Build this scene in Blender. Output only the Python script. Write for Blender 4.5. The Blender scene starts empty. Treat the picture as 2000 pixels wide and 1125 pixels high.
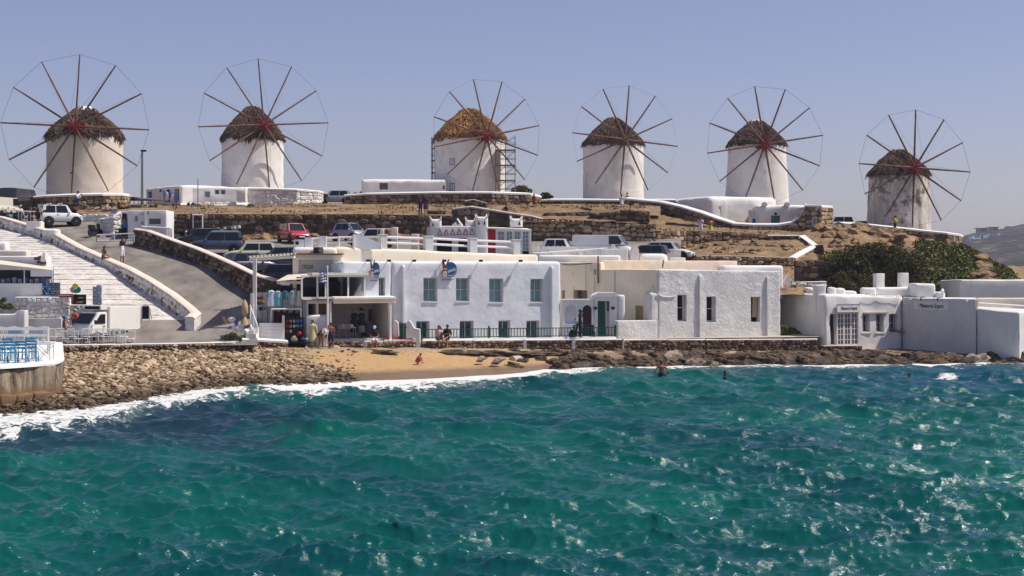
import bpy, bmesh, math, random
import numpy as np
from mathutils import Vector, Matrix, noise
from math import sin, cos, pi
rnd = random.Random(7)
nrg = np.random.RandomState(11)
R = math.radians
sc = bpy.context.scene
col = sc.collection
# a level camera 6 m above the sea looking along +Y; measurements were taken as (column, row, distance)
F, H, VH = 3000.0, 6.0, 520.0
def X(u, D): return (u - 1000) * D / F
def Z(v, D): return H - (v - VH) * D / F
def P(u, v, D): return Vector((X(u, D), D, Z(v, D)))

# ---------------------------------------------------------------- camera
cd = bpy.data.cameras.new('camera'); cam = bpy.data.objects.new('camera', cd); col.objects.link(cam)
cam.location = (0, 0, H); cam.rotation_euler = (R(90), 0, 0)
cd.sensor_width = 36; cd.lens = 54; cd.shift_y = -42.5 / 2000; cd.clip_start = 1; cd.clip_end = 30000
sc.camera = cam
# ---------------------------------------------------------------- daylight
SUN_EL, SUN_B = 56, 2          # elevation; degrees beyond +X
sdir = Vector((cos(R(SUN_EL)) * cos(R(SUN_B)), cos(R(SUN_EL)) * sin(R(SUN_B)), sin(R(SUN_EL))))
w = bpy.data.worlds.new('World'); sc.world = w; w.use_nodes = True
nt = w.node_tree; nt.nodes.clear()
sky = nt.nodes.new('ShaderNodeTexSky'); sky.sky_type = 'NISHITA'; sky.sun_disc = False
sky.sun_elevation = R(SUN_EL); sky.sun_rotation = R(90 - SUN_B); sky.altitude = 0
sky.air_density = 1.0; sky.dust_density = 0.7; sky.ozone_density = 2.5
hs = nt.nodes.new('ShaderNodeHueSaturation'); hs.inputs['Saturation'].default_value = 0.9; hs.inputs['Hue'].default_value = 0.505
mxs = nt.nodes.new('ShaderNodeMixRGB'); mxs.blend_type = 'MULTIPLY'; mxs.inputs[0].default_value = 1; mxs.inputs[2].default_value = (0.99, 0.88, 1.05, 1)
bg = nt.nodes.new('ShaderNodeBackground'); bg.inputs[1].default_value = 0.09
wo = nt.nodes.new('ShaderNodeOutputWorld')
nt.links.new(sky.outputs[0], hs.inputs['Color']); nt.links.new(hs.outputs[0], mxs.inputs[1]); nt.links.new(mxs.outputs[0], bg.inputs[0]); nt.links.new(bg.outputs[0], wo.inputs[0])
sl = bpy.data.lights.new('sun', 'SUN'); sl.energy = 4.8; sl.angle = R(0.5); sl.color = (1, 0.93, 0.83)
so = bpy.data.objects.new('sun', sl); col.objects.link(so); so.rotation_euler = sdir.to_track_quat('Z', 'Y').to_euler(); so.location = (40, 60, 60)
vs = sc.view_settings; vs.view_transform = 'Standard'; vs.look = 'None'; vs.exposure = 0.1; vs.gamma = 1; vs.use_curve_mapping = False
sc.cycles.max_bounces = 6; sc.cycles.diffuse_bounces = 3; sc.cycles.glossy_bounces = 3; sc.cycles.transparent_max_bounces = 8
sc.cycles.caustics_reflective = False; sc.cycles.caustics_refractive = False

# ---------------------------------------------------------------- materials
def srgb(r, g, b):
    f = lambda c: ((c / 255 + .055) / 1.055) ** 2.4 if c / 255 > .04045 else c / 255 / 12.92
    return (f(r), f(g), f(b))
class NT:
    def __init__(s, name):
        s.m = bpy.data.materials.new(name); s.m.use_nodes = True; s.t = s.m.node_tree
        s.b = s.t.nodes['Principled BSDF']; s.out = s.t.nodes['Material Output']
    def n(s, typ, **kw):
        n = s.t.nodes.new('ShaderNode' + typ)
        for k, v in kw.items():
            if k.startswith('i_'):
                key = k[2:]; n.inputs[int(key) if key.isdigit() else key.replace('_', ' ')].default_value = v
            else: setattr(n, k, v)
        return n
    def l(s, a, b): s.t.links.new(a, b)
    def noise(s, scale, detail=4, rough=.55, vec=None, dist=0):
        n = s.n('TexNoise'); n.inputs['Scale'].default_value = scale; n.inputs['Detail'].default_value = detail; n.inputs['Roughness'].default_value = rough; n.inputs['Distortion'].default_value = dist
        s.l(vec if vec is not None else s.pos(), n.inputs['Vector']); return n.outputs[0]
    def pos(s):
        if not hasattr(s, '_p'): s._p = s.n('NewGeometry').outputs['Position']
        return s._p
    def objc(s):
        return s.n('TexCoord').outputs['Object']
    def mapv(s, scale, vec=None):
        m = s.n('Mapping'); m.inputs['Scale'].default_value = scale; s.l(vec if vec is not None else s.pos(), m.inputs[0]); return m.outputs[0]
    def ramp(s, fac, stops):
        r = s.n('ValToRGB'); e = r.color_ramp.elements
        while len(e) < len(stops): e.new(.5)
        for el, (p, c) in zip(e, stops):
            el.position = p; el.color = (*c, 1) if len(c) == 3 else c
        s.l(fac, r.inputs[0]); return r.outputs[0]
    def fr(s, fac, a, b, ta=0., tb=1.):
        m = s.n('MapRange'); m.inputs[1].default_value = a; m.inputs[2].default_value = b; m.inputs[3].default_value = ta; m.inputs[4].default_value = tb
        s.l(fac, m.inputs[0]); return m.outputs[0]
    def math(s, op, a, b=None):
        m = s.n('Math', operation=op)
        for i, q in enumerate((a, b)):
            if q is None: continue
            if isinstance(q, (int, float)): m.inputs[i].default_value = q
            else: s.l(q, m.inputs[i])
        return m.outputs[0]
    def mix(s, fac, a, b, mode='MIX'):
        m = s.n('MixRGB', blend_type=mode)
        for i, q in enumerate((fac, a, b)):
            if isinstance(q, (int, float)): m.inputs[i].default_value = q
            elif isinstance(q, tuple): m.inputs[i].default_value = (*q, 1)
            else: s.l(q, m.inputs[i])
        return m.outputs[0]
    def bump(s, h, strength=.5, dist=.02, prev=None):
        b = s.n('Bump'); b.inputs['Strength'].default_value = strength; b.inputs['Distance'].default_value = dist
        s.l(h, b.inputs['Height'])
        if prev is not None: s.l(prev, b.inputs['Normal'])
        return b.outputs[0]
    def sep(s, v, i):
        n = s.n('SeparateXYZ'); s.l(v, n.inputs[0]); return n.outputs[i]
def mat(name, c1, c2=None, scale=2., rough=.85, bump=0, bscale=15, bdist=.02, metal=0, spec=.3, local=False, aniso=None, lo=.35, hi=.65):
    k = NT(name); b = k.b; b.inputs['Roughness'].default_value = rough; b.inputs['Metallic'].default_value = metal; b.inputs['Specular IOR Level'].default_value = spec
    vec = k.objc() if local else k.pos()
    if aniso: vec = k.mapv(aniso, vec)
    if c2 is None: b.inputs['Base Color'].default_value = (*c1, 1)
    else: k.l(k.ramp(k.noise(scale, 5, .6, vec), [(lo, c1), (hi, c2)]), b.inputs['Base Color'])
    if bump: k.l(k.bump(k.noise(bscale, 5, .6, vec), bump, bdist), b.inputs['Normal'])
    return k.m
def randmat(name, stops, rough=.9, bump=.6, bscale=12, bdist=.03, grime=.35):
    """each stone its own tone, whether it is an object or an island of a joined mesh"""
    k = NT(name); b = k.b; b.inputs['Roughness'].default_value = rough; b.inputs['Specular IOR Level'].default_value = .25
    g = k.n('NewGeometry'); o = k.n('ObjectInfo')
    f = k.math('FRACT', k.math('ADD', g.outputs['Random Per Island'], k.math('MULTIPLY', o.outputs['Random'], 7.31)))
    c = k.ramp(f, stops)
    nz = k.noise(6, 5, .65)
    c = k.mix(grime, c, k.ramp(nz, [(.3, (.45, .4, .36)), (.62, (1.25, 1.2, 1.1))]), 'MULTIPLY')
    k.l(c, b.inputs['Base Color'])
    k.l(k.bump(k.noise(bscale, 5, .65), bump, bdist), b.inputs['Normal'])
    return k.m
def plaster(name, c, dirt=(.42, .36, .29), amt=.5, bs=.35, bscale=5, coarse=0, streak=.5, bdist=.04):
    k = NT(name); b = k.b; b.inputs['Roughness'].default_value = .9; b.inputs['Specular IOR Level'].default_value = .2
    n1 = k.noise(.7, 6, .65); n2 = k.noise(1., 5, .6, k.mapv((3.2, 3.2, .35)))
    n3 = k.noise(9, 4, .7)
    f = k.math('MULTIPLY', k.fr(n1, .45, .8), k.fr(n2, .4, .75))
    f = k.math('ADD', k.math('MULTIPLY', f, amt), k.math('MULTIPLY', k.fr(n3, .62, .78), .18 * amt))
    k.l(k.mix(f, k.mix(k.fr(n1, .3, .7), c, tuple(x * .9 for x in c)), dirt), b.inputs['Base Color'])
    h = k.bump(k.noise(bscale, 6, .6), bs, bdist)
    if coarse: h = k.bump(k.math('MULTIPLY', k.noise(3.2, 9, .78, dist=.9), k.fr(k.noise(.6, 3, .6), .3, .6, .35, 1)), coarse, .26, h)
    k.l(h, b.inputs['Normal'])
    return k.m
W = dict()
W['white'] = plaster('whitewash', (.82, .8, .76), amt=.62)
W['blue'] = plaster('bluish_whitewash', (.77, .79, .83), dirt=(.45, .45, .46), amt=.5, bs=.5, bscale=2.2, bdist=.06)
W['cream'] = plaster('cream_plaster', (.86, .76, .59), dirt=(.5, .36, .24), amt=.55)
W['coarse'] = plaster('rough_cast', (.86, .84, .81), dirt=(.45, .42, .38), amt=.5, bs=.5, coarse=.75)
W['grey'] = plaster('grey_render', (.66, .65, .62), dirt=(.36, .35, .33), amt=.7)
W['pink'] = plaster('pinkish_render', (.72, .66, .66), amt=.2)
W['mill'] = plaster('mill_plaster', (.73, .64, .54), dirt=(.45, .37, .3), amt=.65, bs=.5, bscale=3)
W['millw'] = plaster('white_mill_plaster', (.8, .77, .73), dirt=(.42, .37, .32), amt=.8, bs=.5, bscale=3)
def peel():
    k = NT('peeling_mill_plaster'); b = k.b; b.inputs['Roughness'].default_value = .9
    n1 = k.noise(.55, 7, .7, dist=.4); n2 = k.noise(1., 6, .65, k.mapv((1.6, 1.6, .3)))
    zz = k.fr(k.sep(k.objc(), 2), 1.5, 5.5)
    f = k.math('MULTIPLY', k.fr(k.math('ADD', n1, k.math('MULTIPLY', zz, .12)), .57, .63), 1)
    c = k.mix(k.fr(n2, .38, .66), (.74, .7, .65), (.36, .31, .27))
    k.l(k.mix(f, c, (.2, .16, .12)), b.inputs['Base Color'])
    k.l(k.bump(n1, .8, .1, k.bump(k.noise(5, 6, .7), .6, .05)), b.inputs['Normal'])
    return k.m
W['peel'] = peel()
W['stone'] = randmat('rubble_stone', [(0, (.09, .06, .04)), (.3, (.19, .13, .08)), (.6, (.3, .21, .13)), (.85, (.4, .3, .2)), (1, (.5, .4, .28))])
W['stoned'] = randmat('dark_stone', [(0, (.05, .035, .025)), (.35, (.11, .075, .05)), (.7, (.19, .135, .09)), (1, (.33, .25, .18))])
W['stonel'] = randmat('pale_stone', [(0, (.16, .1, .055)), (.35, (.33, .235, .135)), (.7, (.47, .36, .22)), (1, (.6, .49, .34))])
W['washst'] = randmat('whitewashed_stone', [(0, (.45, .42, .38)), (.25, (.7, .67, .63)), (1, (.82, .8, .77))], grime=.3)
W['mortar'] = mat('mortar', (.05, .037, .026), (.11, .08, .055), 3, bump=.5)
W['mortarw'] = mat('white_mortar', (.6, .57, .53), (.76, .74, .7), 3, bump=.5)
W['pebble'] = randmat('beach_stone', [(0, (.1, .06, .03)), (.25, (.22, .155, .095)), (.6, (.39, .295, .19)), (.85, (.52, .4, .265)), (1, (.62, .51, .38))], grime=.4)
def wet_stones(m):      # stones in reach of the water are wet and dark
    t = m.node_tree; b = t.nodes['Principled BSDF']; src = b.inputs['Base Color'].links[0].from_socket
    g = t.nodes.new('ShaderNodeNewGeometry'); s = t.nodes.new('ShaderNodeSeparateXYZ'); t.links.new(g.outputs['Position'], s.inputs[0])
    n = t.nodes.new('ShaderNodeTexNoise'); n.inputs['Scale'].default_value = .8; t.links.new(g.outputs['Position'], n.inputs['Vector'])
    a = t.nodes.new('ShaderNodeMath'); a.operation = 'MULTIPLY_ADD'; a.inputs[1].default_value = .5; t.links.new(n.outputs[0], a.inputs[0]); t.links.new(s.outputs[2], a.inputs[2])
    r = t.nodes.new('ShaderNodeMapRange'); r.inputs[1].default_value = .42; r.inputs[2].default_value = .85; t.links.new(a.outputs[0], r.inputs[0])
    x = t.nodes.new('ShaderNodeMixRGB'); x.blend_type = 'MULTIPLY'; x.inputs[0].default_value = 1; t.links.new(src, x.inputs[1])
    c = t.nodes.new('ShaderNodeMixRGB'); c.inputs[1].default_value = (.3, .29, .27, 1); c.inputs[2].default_value = (1, 1, 1, 1); t.links.new(r.outputs[0], c.inputs[0]); t.links.new(c.outputs[0], x.inputs[2]); t.links.new(x.outputs[0], b.inputs['Base Color'])
wet_stones(W['pebble'])
W['rock'] = mat('shore_rock', (.025, .017, .012), (.15, .1, .06), 1.6, bump=1., bscale=4, bdist=.16)
W['rockw'] = mat('pale_shore_rock', (.16, .12, .08), (.4, .33, .26), 2, bump=1., bscale=5, bdist=.1)
def earth():
    k = NT('dry_earth'); b = k.b; b.inputs['Roughness'].default_value = .95
    n1 = k.noise(.5, 6, .7); n2 = k.noise(3, 6, .75, dist=.5)
    c = k.mix(k.fr(n1, .38, .62), (.15, .09, .043), (.35, .23, .115)); c = k.mix(k.fr(n2, .53, .63, 0, .85), c, (.09, .058, .03)); c = k.mix(k.fr(n2, .3, .42, .6, 0), c, (.55, .42, .26))
    k.l(c, b.inputs['Base Color']); k.l(k.bump(n2, 1, .14, k.bump(n1, .8, .2)), b.inputs['Normal']); return k.m
W['dirt'] = earth()
W['asphalt'] = mat('worn_asphalt', (.14, .126, .112), (.27, .24, .205), .6, bump=.5, bscale=20, bdist=.02, aniso=(1, .5, 1))
W['concrete'] = mat('concrete', (.36, .31, .24), (.5, .44, .36), 1, bump=.4)
W['white_paint'] = mat('white_paint', (.78, .77, .75), (.7, .69, .66), 3, rough=.55, bump=.1)
W['red'] = mat('red_painted_wood', (.13, .01, .012), (.24, .02, .018), 3, rough=.6)
W['spar'] = mat('weathered_spar', (.1, .045, .03), (.22, .12, .08), 2, rough=.8, bump=.3)
W['wood'] = mat('wood', (.2, .11, .05), (.33, .19, .09), 3, rough=.7, bump=.3)
W['orange_wood'] = mat('varnished_wood', (.5, .22, .06), (.6, .3, .1), 3, rough=.5)
W['blue_paint'] = mat('blue_paint', (.0, .08, .36), (.01, .13, .5), 3, rough=.5)
W['cyan_paint'] = mat('turquoise_paint', (.02, .25, .45), (.04, .33, .55), 3, rough=.55)
W['green_paint'] = mat('green_paint', (.005, .06, .045), (.01, .09, .065), 3, rough=.45)
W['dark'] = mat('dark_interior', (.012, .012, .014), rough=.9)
W['black'] = mat('black_rubber', (.012, .012, .012), rough=.7)
W['glass'] = mat('window_glass', (.02, .045, .06), rough=.08, spec=.9)
W['tealglass'] = mat('teal_curtained_glass', (.1, .2, .23), (.16, .28, .31), 1.5, rough=.12, spec=.7)
W['carglass'] = mat('car_glass', (.008, .012, .014), rough=.08, spec=.5)
W['metal'] = mat('steel_pole', (.25, .25, .25), rough=.4, metal=.8)
W['galv'] = mat('scaffold_tube', (.2, .19, .18), rough=.5, metal=.6)
W['rust'] = mat('rusty_iron', (.2, .07, .02), (.08, .03, .015), 6, rough=.9)
W['chrome'] = mat('bright_metal', (.6, .6, .6), rough=.25, metal=1)
W['rope'] = mat('rope', (.12, .1, .09), rough=.9)
W['skin'] = mat('tanned_skin', (.36, .17, .1), (.3, .14, .08), 3, rough=.55)
W['skin2'] = mat('sunburnt_skin', (.3, .11, .06), rough=.55)
W['hair'] = mat('dark_hair', (.025, .015, .01), rough=.6)
W['canvas'] = mat('cream_canvas', (.66, .6, .5), (.58, .52, .43), 2, rough=.9)
W['beige'] = mat('beige_canvas', (.4, .29, .17), (.5, .37, .23), 5, rough=.95)
W['netw'] = mat('crumpled_white_sheet', (.75, .74, .72), rough=.8)
_cm = {}
def C(r, g, b, rough=.8, metal=0, spec=.3):
    key = (round(r, 3), round(g, 3), round(b, 3), rough, metal)
    if key not in _cm:
        _cm[key] = mat('paint_%d' % len(_cm), (r, g, b), rough=rough, metal=metal, spec=spec)
    return _cm[key]
def carpaint(name, c, metal=.0):
    k = NT(name); b = k.b; b.inputs['Base Color'].default_value = (*c, 1); b.inputs['Roughness'].default_value = .32; b.inputs['Metallic'].default_value = metal
    b.inputs['Coat Weight'].default_value = .6; b.inputs['Coat Roughness'].default_value = .08
    n = k.noise(2.5, 4, .6); k.l(k.mix(k.fr(n, .4, .75, 0, .25), c, tuple(x * .6 + .12 for x in c)), b.inputs['Base Color'])
    return k.m

# ---------------------------------------------------------------- object helpers
def tag(o, label=None, cat=None, group=None, kind=None):
    if label: o['label'] = label
    if cat: o['category'] = cat
    if group: o['group'] = group
    if kind: o['kind'] = kind
    return o
def woff(o):
    v = Vector((0, 0, 0))
    while o is not None: v += o.location; o = o.parent
    return v
def T(name, label, cat, loc=(0, 0, 0), group=None):
    o = bpy.data.objects.new(name, None); o.empty_display_size = .3; col.objects.link(o); o.location = loc
    return tag(o, label, cat, group)
def S(name, mesh_obj_kind='structure'): pass
def copy_tree(o, parent=None):
    c = o.copy(); col.objects.link(c); c.parent = parent
    for ch in o.children: copy_tree(ch, c)
    return c
class MB:
    def __init__(s, M=None): s.v = []; s.f = []; s.mi = []; s.M = M; s.cur = 0
    def add(s, vs, fs):
        n = len(s.v)
        if s.M is not None: vs = [tuple(s.M @ Vector(p)) for p in vs]
        s.v += [tuple(p) for p in vs]; s.f += [tuple(i + n for i in f) for f in fs]; s.mi += [s.cur] * len(fs)
        return s
    def hexa(s, p): return s.add(p, [(0, 3, 2, 1), (4, 5, 6, 7), (0, 1, 5, 4), (1, 2, 6, 5), (2, 3, 7, 6), (3, 0, 4, 7)])
    def box2(s, a, b):
        x0, y0, z0 = a; x1, y1, z1 = b
        return s.hexa([(x0, y0, z0), (x1, y0, z0), (x1, y1, z0), (x0, y1, z0), (x0, y0, z1), (x1, y0, z1), (x1, y1, z1), (x0, y1, z1)])
    def box(s, c, d, rz=0, M=None):
        hx, hy, hz = d[0] / 2, d[1] / 2, d[2] / 2; m = Matrix.Rotation(rz, 3, 'Z') if M is None else M; c = Vector(c)
        return s.hexa([c + m @ Vector(p) for p in [(-hx, -hy, -hz), (hx, -hy, -hz), (hx, hy, -hz), (-hx, hy, -hz), (-hx, -hy, hz), (hx, -hy, hz), (hx, hy, hz), (-hx, hy, hz)]])
    def tube(s, a, b, r0, r1=None, n=8, cap=True):
        a = Vector(a); b = Vector(b); r1 = r0 if r1 is None else r1; d = (b - a).normalized()
        q = d.orthogonal().normalized(); p = d.cross(q)
        vs = [a + (q * cos(2 * pi * i / n) + p * sin(2 * pi * i / n)) * r0 for i in range(n)] + [b + (q * cos(2 * pi * i / n) + p * sin(2 * pi * i / n)) * r1 for i in range(n)]
        fs = [(i, (i + 1) % n, n + (i + 1) % n, n + i) for i in range(n)]
        if cap: fs += [tuple(range(n - 1, -1, -1)), tuple(range(n, 2 * n))]
        return s.add(vs, fs)
    def path(s, pts, r, n=6):
        for a, b in zip(pts[:-1], pts[1:]): s.tube(a, b, r, r, n)
        return s
    def lathe(s, prof, c=(0, 0, 0), n=16, M=None, cap=True, jit=0):
        vs = []; c = Vector(c)
        for r, z in prof:
            for i in range(n):
                a = 2 * pi * i / n; p = Vector((r * cos(a), r * sin(a), z))
                if jit: p *= 1; q = noise.noise((p + c) * 1.1) * jit; p += Vector((cos(a), sin(a), .3)) * q
                if M is not None: p = M @ p
                vs.append(c + p)
        fs = []
        for k in range(len(prof) - 1):
            for i in range(n):
                j = (i + 1) % n; fs.append((k * n + i, k * n + j, (k + 1) * n + j, (k + 1) * n + i))
        if cap: fs += [tuple(range(n - 1, -1, -1)), tuple(range((len(prof) - 1) * n, len(prof) * n))]
        return s.add(vs, fs)
    def ell(s, c, r, n=10, m=7, M=None):
        if not hasattr(r, '__len__'): r = (r, r, r)
        c = Vector(c); vs = []; fs = []
        for k in range(m + 1):
            th = pi * k / m
            for i in range(n):
                a = 2 * pi * i / n; p = Vector((r[0] * sin(th) * cos(a), r[1] * sin(th) * sin(a), -r[2] * cos(th)))
                if M is not None: p = M @ p
                vs.append(c + p)
        for k in range(m):
            for i in range(n):
                j = (i + 1) % n; fs.append((k * n + i, k * n + j, (k + 1) * n + j, (k + 1) * n + i))
        return s.add(vs, fs)
    def prism(s, poly, dv):
        """polygon (list of points) swept by dv"""
        n = len(poly); dv = Vector(dv); a = [Vector(p) for p in poly]; b = [p + dv for p in a]
        return s.add(a + b, [tuple(range(n - 1, -1, -1)), tuple(range(n, 2 * n))] + [(i, (i + 1) % n, n + (i + 1) % n, n + i) for i in range(n)])
    def sheet(s, rows):
        nr = len(rows); nc = len(rows[0]); vs = [p for r in rows for p in r]
        return s.add(vs, [(k * nc + i, k * nc + i + 1, (k + 1) * nc + i + 1, (k + 1) * nc + i) for k in range(nr - 1) for i in range(nc - 1)])
    def build(s, name, m, parent=None, loc=None, smooth=False, angle=40, label=None, cat=None, group=None, kind=None, local=False, bevel=0):
        off = woff(parent) if (parent is not None and not local) else Vector((0, 0, 0))
        if loc is not None: loc = Vector(loc)
        elif parent is None and not local and s.v:
            a = np.array(s.v); loc = Vector((float((a[:, 0].min() + a[:, 0].max()) / 2), float((a[:, 1].min() + a[:, 1].max()) / 2), float(a[:, 2].min())))
        else: loc = Vector((0, 0, 0))
        d = off + (loc if parent is None else Vector((0, 0, 0)))
        if parent is not None and loc.length: d = off + loc
        me = bpy.data.meshes.new(name)
        vs = s.v if d.length == 0 else [(p[0] - d.x, p[1] - d.y, p[2] - d.z) for p in s.v]
        me.from_pydata(vs, [], s.f)
        if isinstance(m, (list, tuple)):
            for q in m: me.materials.append(q)
            me.polygons.foreach_set('material_index', s.mi)
        else: me.materials.append(m)
        o = bpy.data.objects.new(name, me); col.objects.link(o); o.parent = parent; o.location = loc
        if bevel:
            bm = bmesh.new(); bm.from_mesh(me); bmesh.ops.remove_doubles(bm, verts=bm.verts, dist=1e-5)
            es = [e for e in bm.edges if len(e.link_faces) == 2 and e.calc_face_angle(0) > .6]
            bmesh.ops.bevel(bm, geom=es, offset=bevel, segments=2, affect='EDGES', clamp_overlap=True); bm.to_mesh(me); bm.free()
        if smooth:
            me.polygons.foreach_set('use_smooth', [True] * len(me.polygons)); me.set_sharp_from_angle(angle=R(angle))
        return tag(o, label, cat, group, kind)
def raw(name, vs, fs, m, parent=None, loc=(0, 0, 0), smooth=False, **kw):
    """numpy arrays -> object (triangles or quads)"""
    me = bpy.data.meshes.new(name); vs = np.asarray(vs, dtype=np.float32); fs = np.asarray(fs, dtype=np.int32); k = fs.shape[1]
    me.vertices.add(len(vs)); me.vertices.foreach_set('co', (vs - np.array(loc, dtype=np.float32)).ravel())
    me.loops.add(fs.size); me.loops.foreach_set('vertex_index', fs.ravel())
    me.polygons.add(len(fs)); me.polygons.foreach_set('loop_start', np.arange(0, fs.size, k, dtype=np.int32)); me.polygons.foreach_set('loop_total', np.full(len(fs), k, dtype=np.int32))
    me.update(calc_edges=True); me.validate()
    if smooth: me.polygons.foreach_set('use_smooth', np.ones(len(fs), dtype=bool))
    me.materials.append(m)
    o = bpy.data.objects.new(name, me); col.objects.link(o); o.parent = parent; o.location = loc
    return tag(o, kw.get('label'), kw.get('cat'), kw.get('group'), kw.get('kind'))

class Fr:
    """a vertical facade line: s runs to the right, out towards the viewer's side, z up"""
    def __init__(s, u, D, ang):
        s.o = Vector((X(u, D), D, 0)); s.t = Vector((cos(R(ang)), sin(R(ang)), 0)); s.n = Vector((s.t.y, -s.t.x, 0)); s.ang = R(ang)
    def pt(s, a, out=0, z=0): return s.o + s.t * a + s.n * out + Vector((0, 0, z))
    def su(s, u, out=0):
        k = (u - 1000) / F; o = s.o + s.n * out
        return (k * o.y - o.x) / (s.t.x - k * s.t.y)
    def D(s, u, out=0): return s.pt(s.su(u, out), out).y
    def zv(s, u, v, out=0): return Z(v, s.D(u, out))
    def bx(s, mb, s0, s1, o0, o1, z0, z1):
        """out from o0 (back) to o1 (front)"""
        return mb.hexa([s.pt(s0, o1, z0), s.pt(s1, o1, z0), s.pt(s1, o0, z0), s.pt(s0, o0, z0), s.pt(s0, o1, z1), s.pt(s1, o1, z1), s.pt(s1, o0, z1), s.pt(s0, o0, z1)])
    def foot(s, s0, s1, d, o=0): return [s.pt(s0, o), s.pt(s1, o), s.pt(s1, o - d), s.pt(s0, o - d)]
def line_fr(a, b):
    """frame from (u,D) to (u,D); returns frame, length"""
    p = Vector((X(*a), a[1], 0)); q = Vector((X(*b), b[1], 0)); f = Fr(0, 1, 0); f.o = p; d = q - p; f.t = d.normalized(); f.n = Vector((f.t.y, -f.t.x, 0)); f.ang = math.atan2(f.t.y, f.t.x)
    return f, d.length

def block(name, foot, z0, z1, m, parent=None, holes=(), rc=.1, rt=.12, cell=.35, amp=.014, ztop=None, **kw):
    """plastered block on a counter-clockwise footprint, soft corners and top edge, real openings.
    holes: (edge, s0, s1, za, zb, depth)"""
    n = len(foot); foot = [Vector((p[0], p[1], 0)) for p in foot]; rt = min(rt, rc) if rc > 0 else rt
    pts = []; segs = []    # pts: (pos, normal, edge, s) ; 
    for e in range(n):
        a, b = foot[e], foot[(e + 1) % n]; t = (b - a); L = t.length; t.normalize(); nn = Vector((t.y, -t.x, 0))
        pv = (a - foot[e - 1]).normalized(); nx = (foot[(e + 2) % n] - b).normalized()
        c0 = rc if pv.cross(t).z > 0.05 else 0; c1 = rc if t.cross(nx).z > .05 else 0
        ks = sorted(set([round(c0, 4), round(L - c1, 4)] + [round(v, 4) for h in holes if h[0] == e for v in (h[1], h[2])]))
        ss = []
        for q0, q1 in zip(ks[:-1], ks[1:]):
            kk = max(1, int(round((q1 - q0) / cell))); ss += [q0 + (q1 - q0) * i / kk for i in range(kk)]
        ss.append(ks[-1])
        for q in ss: pts.append((a + t * q, nn, e, q))
        if c1:
            n2 = Vector((nx.y, -nx.x, 0)); ctr = b - t * rc - nn * rc
            if abs(t.dot(nx)) < .3:
                for k in (1, 2):
                    an = k * pi / 6; d = nn * cos(an) + n2 * sin(an); pts.append((ctr + d * rc, d, -1, 0))
    zs = sorted(set([round(z0, 4), round(z1 - rt, 4)] + [round(v, 4) for h in holes for v in (h[3], min(h[4], z1 - rt - .01))]))
    zz = []
    for q0, q1 in zip(zs[:-1], zs[1:]):
        kk = max(1, int(round((q1 - q0) / cell))); zz += [q0 + (q1 - q0) * i / kk for i in range(kk)]
    zz.append(zs[-1]); rows = [(z, 0.) for z in zz]
    if rt > 0:
        for k in (1, 2, 3): an = k * pi / 6; rows.append((z1 - rt + rt * sin(an), rt * (1 - cos(an))))
    np_ = len(pts); vs = []
    def dis(p, nn):
        if not amp: return p
        return p + nn * (noise.noise(p * .9) * amp * 1.6 + noise.noise(p * 3.1 + Vector((5, 0, 0))) * amp)
    for z, ins in rows:
        for (p, nn, e, q) in pts:
            p3 = Vector((p.x, p.y, z)) - nn * ins
            if amp and z > z0 + .01: p3 = dis(p3, nn)
            if ztop: p3.z += ztop(p) * (z - z0) / (z1 - z0)
            if z > z1 - rt - .01 and amp: p3.z += noise.noise(Vector((p.x, p.y, 3.3)) * .8) * amp * 2
            vs.append(p3)
    fs = []; hd = {}
    for k in range(len(rows) - 1):
        zm = (rows[k][0] + rows[k + 1][0]) / 2
        for j in range(np_):
            j2 = (j + 1) % np_; a, b = pts[j], pts[j2]; hit = None
            if a[2] == b[2] and a[2] >= 0:
                sm = (a[3] + b[3]) / 2
                for hi, h in enumerate(holes):
                    if h[0] == a[2] and h[1] < sm < h[2] and h[3] < zm < h[4] and k < len(zz) - 1: hit = hi
            q = (k * np_ + j, k * np_ + j2, (k + 1) * np_ + j2, (k + 1) * np_ + j)
            if hit is None: fs.append(q)
            else: hd.setdefault(hit, []).append((q, a[1]))
    fs.append(tuple((len(rows) - 1) * np_ + j for j in range(np_)))
    for hi, cells in hd.items():
        dep = holes[hi][5]; edges = {}
        for q, nn in cells:
            for i in range(4):
                e = (q[i], q[(i + 1) % 4]); edges[e] = nn
        newv = {}
        for (i, j), nn in edges.items():
            if (j, i) in edges: continue
            for w_ in (i, j):
                if w_ not in newv: newv[w_] = len(vs); vs.append(vs[w_] - nn * dep)
            fs.append((i, j, newv[j], newv[i]))
    mb = MB(); mb.add(vs, fs)
    return mb.build(name, m, parent, smooth=True, angle=50, **kw)

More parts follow.
